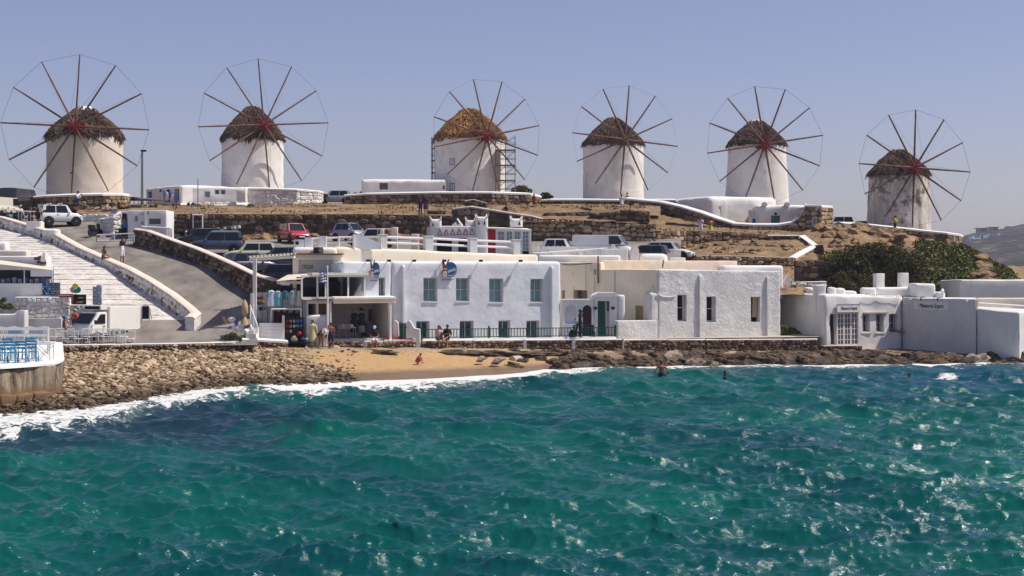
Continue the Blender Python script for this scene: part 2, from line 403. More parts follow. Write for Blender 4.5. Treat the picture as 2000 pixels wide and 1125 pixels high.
def win(parent, fr, s0, s1, z0, z1, out, fm, pm, nx=2, ny=1, fw=.06, name='window', th=.05, label=None):
    """window: frame mesh with panes as its children; out = position of the frame's front face"""
    mb = MB()
    fr.bx(mb, s0, s1, out - th, out, z0, z0 + fw); fr.bx(mb, s0, s1, out - th, out, z1 - fw, z1)
    for a in (s0, s1 - fw): fr.bx(mb, a, a + fw, out - th + .002, out - .003, z0 + fw, z1 - fw)
    for i in range(1, nx):
        c = s0 + (s1 - s0) * i / nx; fr.bx(mb, c - fw * .35, c + fw * .35, out - th + .004, out - .005, z0 + fw, z1 - fw)
    for i in range(1, ny):
        c = z0 + (z1 - z0) * i / ny; fr.bx(mb, s0 + fw, s1 - fw, out - th + .006, out - .007, c - fw * .3, c + fw * .3)
    o = mb.build(name, fm, parent, label=label)
    for i in range(nx):
        for j in range(ny):
            a = s0 + (s1 - s0) * i / nx + .005; b = s0 + (s1 - s0) * (i + 1) / nx - .005; c = z0 + (z1 - z0) * j / ny + .005; d = z0 + (z1 - z0) * (j + 1) / ny - .005
            p = MB(); fr.bx(p, a, b, out - th - .02, out - th * .5, c, d); p.build('pane', pm, o)
    return o
def text(s, size, m, parent, loc, ang, name='lettering', extr=.006, shear=0, font_w=1., top=False):
    c = bpy.data.curves.new(name, 'FONT'); c.body = s; c.size = size; c.extrude = extr; c.align_x = 'CENTER'; c.align_y = 'CENTER'; c.shear = shear; c.offset = 0; c.space_character = font_w
    tmp = bpy.data.objects.new(name, c)
    me = bpy.data.meshes.new_from_object(tmp); bpy.data.objects.remove(tmp)
    o = bpy.data.objects.new(name, me); col.objects.link(o); me.materials.clear(); me.materials.append(m); o.parent = parent
    o.location = Vector(loc) - (woff(parent) if parent else Vector((0, 0, 0))); o.rotation_euler = (R(90), 0, ang)
    return o

# unit stones (shared meshes): bulging irregular blocks, no back face
STONES = []
def unit_stone(seed, m):
    q = random.Random(seed); j = lambda a: q.uniform(-a, a)
    base = [(-.5, -.5), (.0, -.52), (.5, -.5), (.52, 0), (.5, .5), (0, .5), (-.5, .5), (-.5, 0)]
    cut = [q.uniform(.6, 1) if i % 2 == 0 else 1 for i in range(8)]
    ring = [(x * c + j(.05), z * c + j(.05)) for (x, z), c in zip(base, cut)]
    vs = [(x, .5, z) for x, z in ring] + [(x, -.15 + j(.1), z) for x, z in ring] + [(x * .68 + j(.04), -.5 + j(.12), z * .68 + j(.04)) for x, z in ring]
    fs = []
    for k in (0, 8):
        for i in range(8): fs.append((k + (i + 1) % 8, k + i, k + 8 + i, k + 8 + (i + 1) % 8))
    fs.append(tuple(range(16, 24)))
    fs = [f[::-1] for f in fs]
    fs[-1] = tuple(range(16, 24))
    return vs, fs
USV = [unit_stone(i, None) for i in range(9)]
_sm = {}
def stone_mesh(i, m):
    k = (i, m.name)
    if k not in _sm:
        me = bpy.data.meshes.new('stone'); me.from_pydata(USV[i][0], [], USV[i][1]); me.materials.append(m)
        bm = bmesh.new(); bm.from_mesh(me); bmesh.ops.recalc_face_normals(bm, faces=bm.faces); bm.to_mesh(me); bm.free(); _sm[k] = me
    return _sm[k]
def stone_wall(label, path, m='stone', mm='mortar', rowh=.27, ind=300, thick=.5, cap=None, capm='white', capw=None, group=None, name='stone_wall', parent=None, cat='wall', rough=1., capover=.05, caph=.1, proud=.07, ends=True):
    """path: [(x, y, zb, zt)] left to right seen from outside (outside = right-hand side of travel rotated)"""
    pts = [Vector((p[0], p[1], 0)) for p in path]; o = parent
    if parent is None: o = T(name, label, cat, (pts[len(pts) // 2].x, pts[len(pts) // 2].y, min(p[2] for p in path)), group)
    core = MB(); cp = MB(); lst = []
    nrm = []
    for i in range(len(pts)):
        a = pts[max(0, i - 1)]; b = pts[min(len(pts) - 1, i + 1)]; t = (b - a).normalized(); nrm.append(Vector((t.y, -t.x, 0)))
    for i in range(len(pts) - 1):
        a, b = pts[i], pts[i + 1]; na, nb = nrm[i], nrm[i + 1]; za, zb_ = path[i][2:], path[i + 1][2:]
        q = lambda p, n_, o_, z: (p.x + n_.x * o_, p.y + n_.y * o_, z)
        core.hexa([q(a, na, -.02, za[0]), q(b, nb, -.02, zb_[0]), q(b, nb, -thick, zb_[0]), q(a, na, -thick, za[0]), q(a, na, -.02, za[1]), q(b, nb, -.02, zb_[1]), q(b, nb, -thick, zb_[1]), q(a, na, -thick, za[1])])
        L = (b - a).length; t = (b - a).normalized(); n_ = Vector((t.y, -t.x, 0)); hh = max(za[1] - za[0], zb_[1] - zb_[0]); nr = max(1, int(round(hh / rowh)))
        for r in range(nr):
            s_ = -rnd.uniform(0, .15)
            while s_ < L:
                l_ = rowh * rnd.uniform(.8, 2.1); c = min(max((s_ + l_ / 2) / L, 0), 1); z0_ = za[0] + (zb_[0] - za[0]) * c; z1_ = za[1] + (zb_[1] - za[1]) * c; h_ = (z1_ - z0_) / nr
                if s_ + l_ > L: l_ = L - s_
                if l_ > .06 and h_ > .05:
                    zc_ = z0_ + h_ * (r + .5) + rnd.uniform(-.18, .18) * h_ * rough; hs_ = h_ * rnd.uniform(.8, 1.12)
                    zc_ = min(zc_, z1_ - hs_ * .5)
                    pc = a + t * (s_ + l_ / 2)
                    M_ = Matrix.Translation((pc.x + n_.x * .01, pc.y + n_.y * .01, zc_)) @ Matrix.Rotation(math.atan2(t.y, t.x), 4, 'Z') @ Matrix.Rotation(rnd.uniform(-.13, .13) * rough, 4, 'Y') @ Matrix.Diagonal((l_ * .97, proud * 2 * rnd.uniform(.6, 1.5), hs_ * .96, 1))
                    lst.append((l_ * hs_ / max(1, pc.y), M_, rnd.randrange(9)))
                s_ += l_
        if cap:
            w0 = capover; w1 = -(capw or thick) - capover; lseg = max(1, int(L / .8))
            for k in range(lseg):
                c0, c1 = k / lseg, (k + 1) / lseg; rows = []
                for c in (c0, c1):
                    p = a.lerp(b, c); nn = na.lerp(nb, c); zt = za[1] + (zb_[1] - za[1]) * c; j = noise.noise(p * 1.3) * .025
                    prof = [(w0, zt - .02), (w0 + .01, zt + caph * .6), (w0 * .2 - .05, zt + caph + j), ((w0 + w1) / 2, zt + caph * 1.15 + j), (w1 * .8, zt + caph + j), (w1, zt - .02)]
                    rows.append([(p.x + nn.x * d, p.y + nn.y * d, z) for d, z in prof])
                cp.add(rows[0] + rows[1], [(i_, i_ + 1, i_ + 7, i_ + 6) for i_ in range(5)])
                if i == 0 and k == 0: cp.add(rows[0], [(5, 4, 3, 2, 1, 0)])
                if i == len(pts) - 2 and k == lseg - 1: cp.add(rows[1], [(0, 1, 2, 3, 4, 5)])
    core.build('wall_core', W[mm], o)
    if cap:
        c_ = cp.build('coping', W[capm], o, smooth=True, angle=50)
    lst.sort(key=lambda q: -q[0]); off = Matrix.Translation(-woff(o))
    for sz, M_, k in lst[:ind]:
        so_ = bpy.data.objects.new('stone', stone_mesh(k, W[m])); col.objects.link(so_); so_.parent = o; so_.matrix_local = off @ M_
    if len(lst) > ind:
        vs = []; fs = []; 
        for sz, M_, k in lst[ind:]:
            n0 = len(vs); vs += [tuple(M_ @ Vector(p)) for p in USV[k][0]]; fs += [tuple(i + n0 for i in f) for f in USV[k][1]]
        mb = MB(); mb.add(vs, fs); mb.build('rubble_stones', W[m], o, kind='stuff')
    return o
def WP(lst):
    """wall path from (u, D, v_base, v_top)"""
    return [(X(u, D), D, Z(vb, D), Z(vt, D)) for u, D, vb, vt in lst]
# ================================================================ THE GROUND
def itp(tab, x): return float(np.interp(x, [t[0] for t in tab], [t[1] for t in tab]))
SH = [(-700, 60), (-300, 59), (0, 63.0), (130, 64.6), (250, 68.6), (400, 76), (500, 78.3), (600, 79.2), (680, 80.3), (850, 82.5), (1000, 86), (1060, 89.4), (1130, 91.2), (1300, 93), (1600, 94), (2000, 96.0), (2300, 97), (2900, 98)]
TOPD = [(-700, 86.5), (130, 86.5), (400, 88), (480, 90), (650, 91.8), (765, 92.8), (920, 94), (1096, 95.6), (1300, 97.3), (1595, 99.8), (1700, 100.5), (1900, 98.5), (2000, 98.5), (2900, 101)]
TOPZ = [(-700, 1.0), (130, 1.04), (400, 1.2), (650, 1.17), (920, .98), (1096, .8), (1300, .62), (1595, .5), (1700, .5), (1900, .35), (2000, .5), (2900, .5)]
def coast_z(u, D):
    s = itp(SH, u); t = itp(TOPD, u); zt = itp(TOPZ, u)
    if D < s: return -(s - D) * .13 - .02
    if D > t: return zt
    f = (D - s) / (t - s)
    if u < 560: return zt * f ** .9 + .12 * sin(pi * f)
    k = min(1, max(0, (u - 560) / 60)); k2 = min(1, max(0, (u - 1030) / 80))
    w_ = 2.2 + .9 * noise.noise(Vector((u * .012, 3, 0)))
    e = (t - w_ - D) ; step = 1 / (1 + math.exp(e * 9))
    sand = zt * .72 * min(1, f * 1.25) ** 1.0; sandy = sand + (zt - zt * .72) * step
    rocky = zt * min(1, f * 2.2) ** .6
    flat = zt * f ** .9 + .12 * sin(pi * f)
    a = sandy * (1 - k2) + rocky * k2
    return flat * (1 - k) + a * k
def coast():
    us = np.linspace(-500, 2600, 320); 
    ds = np.concatenate([np.linspace(30, 60, 12)[:-1], np.linspace(60, 101, 150), [104, 112]])
    rows = []
    for D in ds:
        r = []
        for u in us:
            x = X(u, D); z = coast_z(u, D)
            if D > itp(SH, u) - 2: z += noise.noise(Vector((x * .6, D * .6, 1))) * .05 + noise.noise(Vector((x * 2.2, D * 2.2, 4))) * (.03 if 600 < u < 1080 else .06)
            r.append((x, D, z))
        rows.append(r)
    k = NT('beach_sand'); b = k.b; b.inputs['Roughness'].default_value = .95
    p = k.pos(); z = k.sep(p, 2); x = k.sep(p, 0); y = k.sep(p, 1)
    n1 = k.noise(1.2, 5, .6); n2 = k.noise(9, 5, .65)
    dry = k.mix(k.fr(n2, .35, .65), (.34, .21, .09), (.52, .335, .15)); wet = (.2, .125, .07)
    wf = k.fr(k.math('ADD', z, k.math('MULTIPLY', k.math('SUBTRACT', n1, .5), .12)), .18, .34)
    c = k.mix(wf, wet, dry)
    rock = k.mix(k.fr(n2, .35, .65), (.13, .085, .05), (.32, .22, .135))
    rock = k.mix(k.fr(z, .3, .52, 1, 0), rock, (.03, .022, .015))
    ratio = k.math('DIVIDE', x, y)      # fan coordinate of the cove: sand only in its middle
    left = k.fr(k.math('ADD', ratio, k.math('MULTIPLY', k.math('SUBTRACT', n1, .5), .03)), -.145, -.125)
    right = k.fr(k.math('ADD', ratio, k.math('MULTIPLY', k.math('SUBTRACT', n1, .5), .03)), .02, .035, 1, 0)
    ledge = k.n('Attribute', attribute_name='ledge').outputs['Fac']
    c = k.mix(k.math('MULTIPLY', left, right), rock, c)
    c = k.mix(k.fr(n1, .58, .68, 0, .45), c, (.2, .14, .08)); c = k.mix(ledge, c, k.mix(k.fr(n2, .4, .6), (.22, .15, .09), (.44, .33, .21)))
    k.l(c, b.inputs['Base Color']); k.l(k.fr(wf, 0, 1, .35, .95), b.inputs['Roughness'])
    k.l(k.bump(n2, .7, .05, k.bump(n1, .8, .12)), b.inputs['Normal'])
    o = MB().sheet(rows).build('beach', k.m, smooth=True, angle=60, kind='structure')
    le = []
    for D in ds:
        for u in us:
            w_ = 2.2 + .9 * noise.noise(Vector((u * .012, 3, 0))); le.append(1.0 if (590 < u < 1620 and D > itp(TOPD, u) - w_ + .05) else 0.)
    a = o.data.attributes.new('ledge', 'FLOAT', 'POINT'); a.data.foreach_set('value', np.array(le, dtype=np.float32))
coast()
FZ = [(80, 1.45), (87.8, 1.5), (90, 1.72), (93.5, 2.7), (97, 3.74), (101, 5.0), (104, 6.0), (110, 7.1), (115, 8.0), (122, 9.25), (127, 9.9), (132, 10.4), (150, 11.4), (200, 11.0)]
fz = lambda D: itp(FZ, D)
PZ = [(98, 3.6), (104, 5.2), (106, 5.7), (112, 6.86), (118, 7.65), (127, 8.35), (130, 8.4)]
pz = lambda D: itp(PZ, D)
def uR(D): return 503 if D < 98 else (497 - (D - 98) * 16.2 if D < 112.5 else 262 + (D - 112.5) * 6)
def sheet2(name, m, Ds, ul, ur, zf, nu=40, amp=.05, sc_=.5, kind='structure'):
    rows = []
    for D in Ds:
        a, b = X(ul(D), D), X(ur(D), D)
        rows.append([(a + (b - a) * i / nu, D, zf(D, a + (b - a) * i / nu) + amp * noise.noise(Vector(((a + (b - a) * i / nu) * sc_, D * sc_, 2)))) for i in range(nu + 1)])
    return MB().sheet(rows).build(name, m, smooth=True, angle=70, kind=kind)
# tan street on the quay that climbs past the steps to the mills
PAR = [(-300, 128, 380), (0, 121.5, 425), (60, 117.8, 443), (100, 114.5, 455), (150, 109.3, 483), (200, 104.8, 505), (250, 101.2, 527), (290, 98.6, 549), (330, 96, 575), (362, 93.8, 600)]
def par_u(D):
    return float(np.interp(D, [p[1] for p in PAR[::-1]], [p[0] for p in PAR[::-1]]))
sheet2('road', W['asphalt'], list(np.linspace(93.6, 128, 74)), lambda D: par_u(D) + 2, uR, lambda D, x: fz(D), 60, .04, .25)
sheet2('quay_street', W['asphalt'], list(np.linspace(87.6, 93.6, 14)), lambda D: -420, uR, lambda D, x: fz(D), 60, .04, .25)
sheet2('upper_street', W['asphalt'], list(np.linspace(122.2, 129, 12)), lambda D: -420, lambda D: par_u(D) + 2, lambda D, x: fz(D), 30, .04, .25)
# quay wall in front of the street, rough stones over the beach
quay_path = WP([(60, 86.6, 698, 676), (140, 86.8, 697, 675), (230, 87.1, 695, 674), (320, 87.4, 692, 672.5), (400, 87.7, 690, 671), (470, 88.2, 687, 669)])
stone_wall('rough stone quay wall under the white edge above the pebble slope', quay_path, 'pebble', 'mortar', .16, 300, .6, cap='y', capm='white', capover=.02, caph=.05, proud=.12, group=None, name='quay_wall')
MB().box2((-45, 86.5, .6), (X(62, 86.6), 87.4, 1.58)).build('quay_edge', W['white'], kind='structure')
# parking ground
sheet2('parking_ground', W['asphalt'], list(np.linspace(98.5, 127.5, 50)), lambda D: uR(D) + 3, lambda D: 1330 if D > 106.3 else 655, lambda D, x: pz(D) if D > 103 else pz(D), 60, .05, .4)
# terraces of dry earth on the hill
def dirt_z(D, x):
    u = x * F / D + 1000
    A = itp([(126, 10.0), (128.6, 10.38), (132, 10.9), (150, 12.05), (160, 12.5), (175, 12.7), (210, 10.5), (260, 4)], D)
    return A + .12 * noise.noise(Vector((x * .15, D * .15, 0)))
def dirt_sheet():
    # left and centre: everything behind the long retaining wall
    rows = []
    for D in list(np.linspace(127.2, 175, 60)) + [190, 210, 260]:
        r = []
        for i in range(150):
            u = -450 + (1290 + 450) * i / 149; x = X(u, D)
            z = dirt_z(D, x) + .1 * noise.noise(Vector((x * .8, D * .8, 0))) + .05 * noise.noise(Vector((x * 2.5, D * 2.5, 0)))
            if u < 150 and D < 136: z = min(z, fz(D) + .1) if u < 130 else z - .8 * (150 - u) / 20
            r.append((x, D, z))
        rows.append(r)
    MB().sheet(rows).build('hill_earth', W['dirt'], smooth=True, angle=70, kind='structure')
dirt_sheet()
UC = [1262, 1330, 1400, 1480, 1560, 1620, 1690, 1760, 1820, 1880, 1930, 1980, 2050, 2200, 2600]
HR = {  # distance: screen heights along UC, the hill behind the right-hand houses
    103: [575] * 6 + [650] * 9,
    106: [560, 560, 560, 560, 560, 575, 600, 625, 640, 640, 640, 640, 640, 640, 640],
    113: [545, 545, 545, 545, 548, 552, 560, 562, 560, 558, 570, 580, 590, 600, 610],
    116.5: [500, 499, 499, 501, 505, 512, 528, 535, 530, 530, 548, 560, 570, 590, 600],
    122: [492, 490, 488, 485, 484, 486, 502, 515, 508, 505, 530, 550, 560, 580, 590],
    127: [484, 482, 478, 474, 468, 466, 478, 492, 488, 488, 520, 545, 555, 570, 580],
    131: [452, 450, 452, 455, 458, 450, 455, 466, 478, 490, 518, 540, 555, 570, 580],
    138: [446, 444, 444, 446, 448, 444, 446, 455, 468, 490, 518, 540, 555, 565, 575],
    150: [420, 420, 420, 425, 435, 440, 445, 448, 456, 480, 510, 535, 552, 560, 570],
    170: [410, 412, 415, 420, 432, 442, 450, 455, 462, 480, 508, 535, 550, 555, 565],
    200: [430, 432, 435, 440, 445, 455, 470, 490, 500, 515, 530, 540, 550, 555, 560], 270: [520] * 15}
def hr_z(u, D):
    ks = sorted(HR); D = min(max(D, ks[0]), ks[-1])
    for a, b in zip(ks[:-1], ks[1:]):
        if a <= D <= b:
            f = (D - a) / (b - a); za = Z(np.interp(u, UC, HR[a]), a); zb = Z(np.interp(u, UC, HR[b]), b); return float(za + (zb - za) * f)
def hill_right():
    rows = []; us = np.linspace(1262, 2600, 190)
    for D in list(np.linspace(103, 170, 110)) + [180, 200, 235, 270]:
        r = []
        for u in us:
            x = X(u, D); z = hr_z(u, D); k = 1.0 if u > 1570 else .35
            z += k * (.35 * noise.noise(Vector((x * .35, D * .35, 7))) + .22 * noise.noise(Vector((x * 1.1, D * 1.1, 2))) + .08 * noise.noise(Vector((x * 3, D * 3, 9))))
            if u > 1700 and D < 140: z += .5 * noise.noise(Vector((x * .2, D * .2, 3)))
            r.append((x, D, z))
        rows.append(r)
    MB().sheet(rows).build('rocky_hill', W['dirt'], smooth=True, angle=50, kind='structure')
hill_right()
# low ground behind everything, down to sea level
def back_land():
    rows = []
    for D in (215, 300, 500, 800, 1200):
        rows.append([(max(-1250, min(1250, X(-2500 + i * 350, D))), D, (-2.0 if D > 1000 else 1.0 + 2 * noise.noise(Vector((i, D * .01, 0)))) + (-1.5 if D == 215 else 0)) for i in range(22)])
    MB().sheet(rows).build('back_land', W['dirt'], smooth=True, kind='structure')
# far headland on the right
def headland():
    k = NT('dry_scrub_hill'); b = k.b; b.inputs['Roughness'].default_value = 1
    n = k.noise(.028, 6, .7); n2 = k.noise(.1, 5, .7)
    c = k.mix(k.fr(n, .42, .6), (.014, .013, .012), (.05, .04, .034)); c = k.mix(k.fr(n2, .54, .68), c, (.17, .14, .11)); c = k.mix(k.fr(n2, .3, .42, 1, 0), c, (.018, .022, .013))
    k.l(c, b.inputs['Base Color']); k.l(k.bump(n2, 1, 4), b.inputs['Normal'])
    rows = []
    crest = [(1500, 520), (1780, 515), (1850, 488), (1880, 460), (1900, 454), (1935, 447), (1960, 441), (2000, 434), (2060, 420), (2200, 405), (2500, 430), (2900, 470), (3300, 518)]
    for j, D in enumerate(np.linspace(560, 1000, 34)):
        f = j / 33; r = []
        for u in np.linspace(1500, 3300, 150):
            vt = np.interp(u, [c[0] for c in crest], [c[1] for c in crest]); zt = Z(vt, 900)
            q = min(1, f / .77); zz = -3 + (zt + 3) * (q ** .75) if f < .77 else zt - (f - .77) * 100
            x = X(u, D); zz += 3.5 * noise.noise(Vector((x * .012, D * .012, 1))) * min(1, f * 3) + 1.5 * noise.noise(Vector((x * .04, D * .04, 1))) + .8 * noise.noise(Vector((x * .11, D * .11, 1)))
            r.append((x, D, zz))
        rows.append(r)
    MB().sheet(rows).build('far_headland', k.m, smooth=True, kind='structure')
headland()

# ================================================================ THE SEA
def sea():
    NU, ND = 1000, 900
    u = np.linspace(-420, 2420, NU); q = np.linspace(0, 1, ND); D = 26.5 * (102 / 26.5) ** (q ** .92)
    U, DD = np.meshgrid(u, D); x = (U - 1000) * DD / F; y = DD.copy()
    shore = np.interp(U, [t[0] for t in SH], [t[1] for t in SH]); d = shore - DD       # metres offshore
    rs = np.random.RandomState(4); z = np.zeros_like(x); dx = np.zeros_like(x); dy = np.zeros_like(x)
    N = 130
    lam = 10.0 * (.2 / 10.0) ** (np.arange(N) / (N - 1)); th = R(72) + rs.normal(0, R(34), N) * (0.75 + .5 * np.arange(N) / N)
    A = .0110 * lam ** .80 * rs.uniform(.6, 1.3, N) * np.where(lam > 4, .5, np.where(lam > 1.1, 1.12, 1.25))
    # patchiness: gusts change the size of the small waves
    g = .92 + .16 * np.sin(x * .21 + 1.3 * np.sin(y * .13)) * np.sin(y * .17 + x * .05) 
    for i in range(N):
        k = 2 * pi / lam[i]; kx, ky = k * cos(th[i]), k * sin(th[i]); ph = kx * x + ky * y + rs.uniform(0, 2 * pi)
        if lam[i] < 3: ph = ph + .5 * np.sin(.35 * x + i) + .5 * np.cos(.3 * y + i * 1.7)
        # fade out waves the mesh cannot carry
        a = A[i] * (g if lam[i] < 2.5 else 1) * np.clip((lam[i] / (2.6 * np.maximum((DD * 2840 / F / NU), DD * .0014)) - 1), 0, 1)
        sn = np.sin(ph); z += a * sn; cs = np.cos(ph) * a * .5; dx += cos(th[i]) * cs; dy += sin(th[i]) * cs
    damp = np.clip((d - 1) / 8, 0.04, 1); z *= damp; dx *= damp; dy *= damp
    crest = z.copy()
    # breakers running onto the shore
    wob = 1.6 * np.sin(U * .011 + 1) + .9 * np.sin(U * .031 + 2) + .5 * np.sin(U * .083)
    left = np.clip((560 - U) / 160, 0, 1); right = np.clip((U - 1080) / 100, 0, 1)
    wd = 10.0 + 1.0 * left - 5.8 * right                # width of the surf
    c1 = d - (wd * .72 + wob * .7); br = np.exp(-(c1 / 1.0) ** 2); br2 = np.exp(-((d - wd * .3 - wob * .5) / .8) ** 2)
    z += br * (.12 + .12 * left) * np.clip(d, 0, 1) + br2 * .04 * np.clip(d, 0, 1)
    z -= .08 * np.clip(1 - d / 4, 0, 1); z = np.where(d < 0, z - .02 + d * .01, z)
    z += .06 * np.exp(-(d / 1.0) ** 2)
    foam = np.clip(1.3 - np.clip(d - wob * .5, 0, 99) / wd * 1.12, 0, 1.25 - .45 * left); foam = np.maximum(foam, .85 * br * (.5 + .5 * np.sin(U * .05 + 2 * np.sin(U * .013)))); foam = np.where(d > wd * 1.35 + wob, 0, foam)
    lacy = np.clip((crest - .22) / .25, 0, 1) * .22
    shallow = np.clip(1 - (d - 1) / (9 + 0 * right), 0, 1) * (1 - .75 * right)
    wc = np.zeros_like(x)
    for (cu, cv, rx, ry) in [(1842, 737, 22, 6), (1870, 722, 18, 5), (1850, 736, 26, 7), (945, 1022, 8, 3), (1790, 866, 12, 4), (1195, 1088, 26, 6), (1300, 1068, 3, 2)]:
        V = VH + (H - 0) * F / DD; wc = np.maximum(wc, np.clip(1.3 - ((U - cu) / rx) ** 2 - ((V - cv) / ry) ** 2, 0, 1))
    foam = np.maximum(foam, np.minimum(wc * .75, 1)); foam = np.maximum(foam, lacy)
    co = np.stack([x + dx, y + dy, z], -1).reshape(-1, 3)
    i = np.arange(ND * NU).reshape(ND, NU); fs = np.stack([i[:-1, :-1], i[:-1, 1:], i[1:, 1:], i[1:, :-1]], -1).reshape(-1, 4)
    k = NT('sea_water'); b = k.b
    at = k.n('Attribute', attribute_name='foam').outputs['Fac']; sh = k.n('Attribute', attribute_name='shallow').outputs['Fac']
    nA = k.noise(.09, 4, .55, k.mapv((1, .8, 1))); nB = k.noise(.35, 3, .5); nC = k.noise(3.4, 8, .72, k.mapv((.8, 1, 1)), dist=.6)
    body = k.mix(k.fr(nA, .38, .62), (.0, .05, .057), (.002, .096, .078))
    rx = k.sep(k.pos(), 0); ry = k.sep(k.pos(), 1)
    # seagrass beds: dark patches on the left near the shore, deeper blue far right
    beds = k.math('MULTIPLY', k.fr(k.math('ADD', k.math('DIVIDE', rx, ry), k.math('MULTIPLY', k.math('SUBTRACT', nB, .5), .25)), -.17, -.13, 1, 0), k.math('MULTIPLY', k.fr(k.math('ADD', ry, k.math('MULTIPLY', k.math('SUBTRACT', nA, .5), 16)), 49, 53), k.fr(ry, 64, 70, 1, 0)))
    body = k.mix(k.math('MULTIPLY', beds, .75), body, (.012, .028, .05))
    bl = k.math('MULTIPLY', k.fr(k.math('DIVIDE', rx, ry), .12, .3), k.fr(k.math('ADD', ry, k.math('MULTIPLY', k.math('SUBTRACT', nA, .5), 20)), 66, 78))
    body = k.mix(k.math('MULTIPLY', bl, .8), body, (.0, .05, .085))
    body = k.mix(k.math('MULTIPLY', sh, .75), body, (.12, .19, .14))
    fm = k.fr(k.math('ADD', at, k.math('MULTIPLY', k.math('SUBTRACT', nC, .5), 3.2)), .52, .72)
    fm = k.math('MULTIPLY', fm, k.fr(at, .02, .12))
    k.l(k.mix(fm, body, (.7, .71, .69)), b.inputs['Base Color'])
    k.l(k.fr(fm, 0, 1, .15, .8), b.inputs['Roughness']); b.inputs['IOR'].default_value = 1.33; b.inputs['Specular IOR Level'].default_value = .5
    fine = k.noise(3.4, 5, .65, k.mapv((.55, 1.3, 1)), dist=.4); fine2 = k.noise(11, 3, .6, k.mapv((.6, 1.1, 1)))
    h = k.bump(fine2, .55, .025, k.bump(fine, .8, .09)); hn = k.bump(k.math('MULTIPLY', fm, nC), .9, .12, h)
    # light scattered back out of the water hardly follows the ripples; the mirror on top does
    vm = k.n('VectorMath', operation='MULTIPLY_ADD'); vm.inputs[1].default_value = (.5, .5, .5); vm.inputs[2].default_value = (0, 0, .5); k.l(hn, vm.inputs[0])
    vn = k.n('VectorMath', operation='NORMALIZE'); k.l(vm.outputs[0], vn.inputs[0])
    df = k.n('BsdfDiffuse'); k.l(vn.outputs[0], df.inputs['Normal']); src = b.inputs['Base Color'].links[0].from_socket; k.l(src, df.inputs['Color'])
    gl_ = k.n('BsdfGlossy'); gl_.inputs['Roughness'].default_value = .17; gl_.inputs['Color'].default_value = (.95, .97, 1, 1); k.l(hn, gl_.inputs['Normal'])
    fn = k.n('Fresnel'); fn.inputs['IOR'].default_value = 1.36; k.l(hn, fn.inputs['Normal'])
    ms = k.n('MixShader'); k.l(k.math('MULTIPLY', fn.outputs[0], k.fr(fm, 0, 1, 1, .1)), ms.inputs[0]); k.l(df.outputs[0], ms.inputs[1]); k.l(gl_.outputs[0], ms.inputs[2]); k.l(ms.outputs[0], k.out.inputs['Surface'])
    o = raw('sea', co, fs, k.m, smooth=True, kind='structure')
    for nm, arr in (('foam', foam), ('shallow', shallow)):
        a = o.data.attributes.new(nm, 'FLOAT', 'POINT'); a.data.foreach_set('value', arr.astype(np.float32).ravel())
    # the rest of the sea, out to the horizon and round behind the camera
    m = MB(); m.add([(-1290, -290, -.35), (1290, -290, -.35), (1290, 1490, -.35), (-1290, 1490, -.35)], [(0, 1, 2, 3)]); m.build('open_sea', mat('open_water', (.0, .075, .075), rough=.1, bump=.6, bscale=1.2, bdist=.3, spec=.5), kind='structure', loc=(0, 0, -.6))
sea(); back_land()

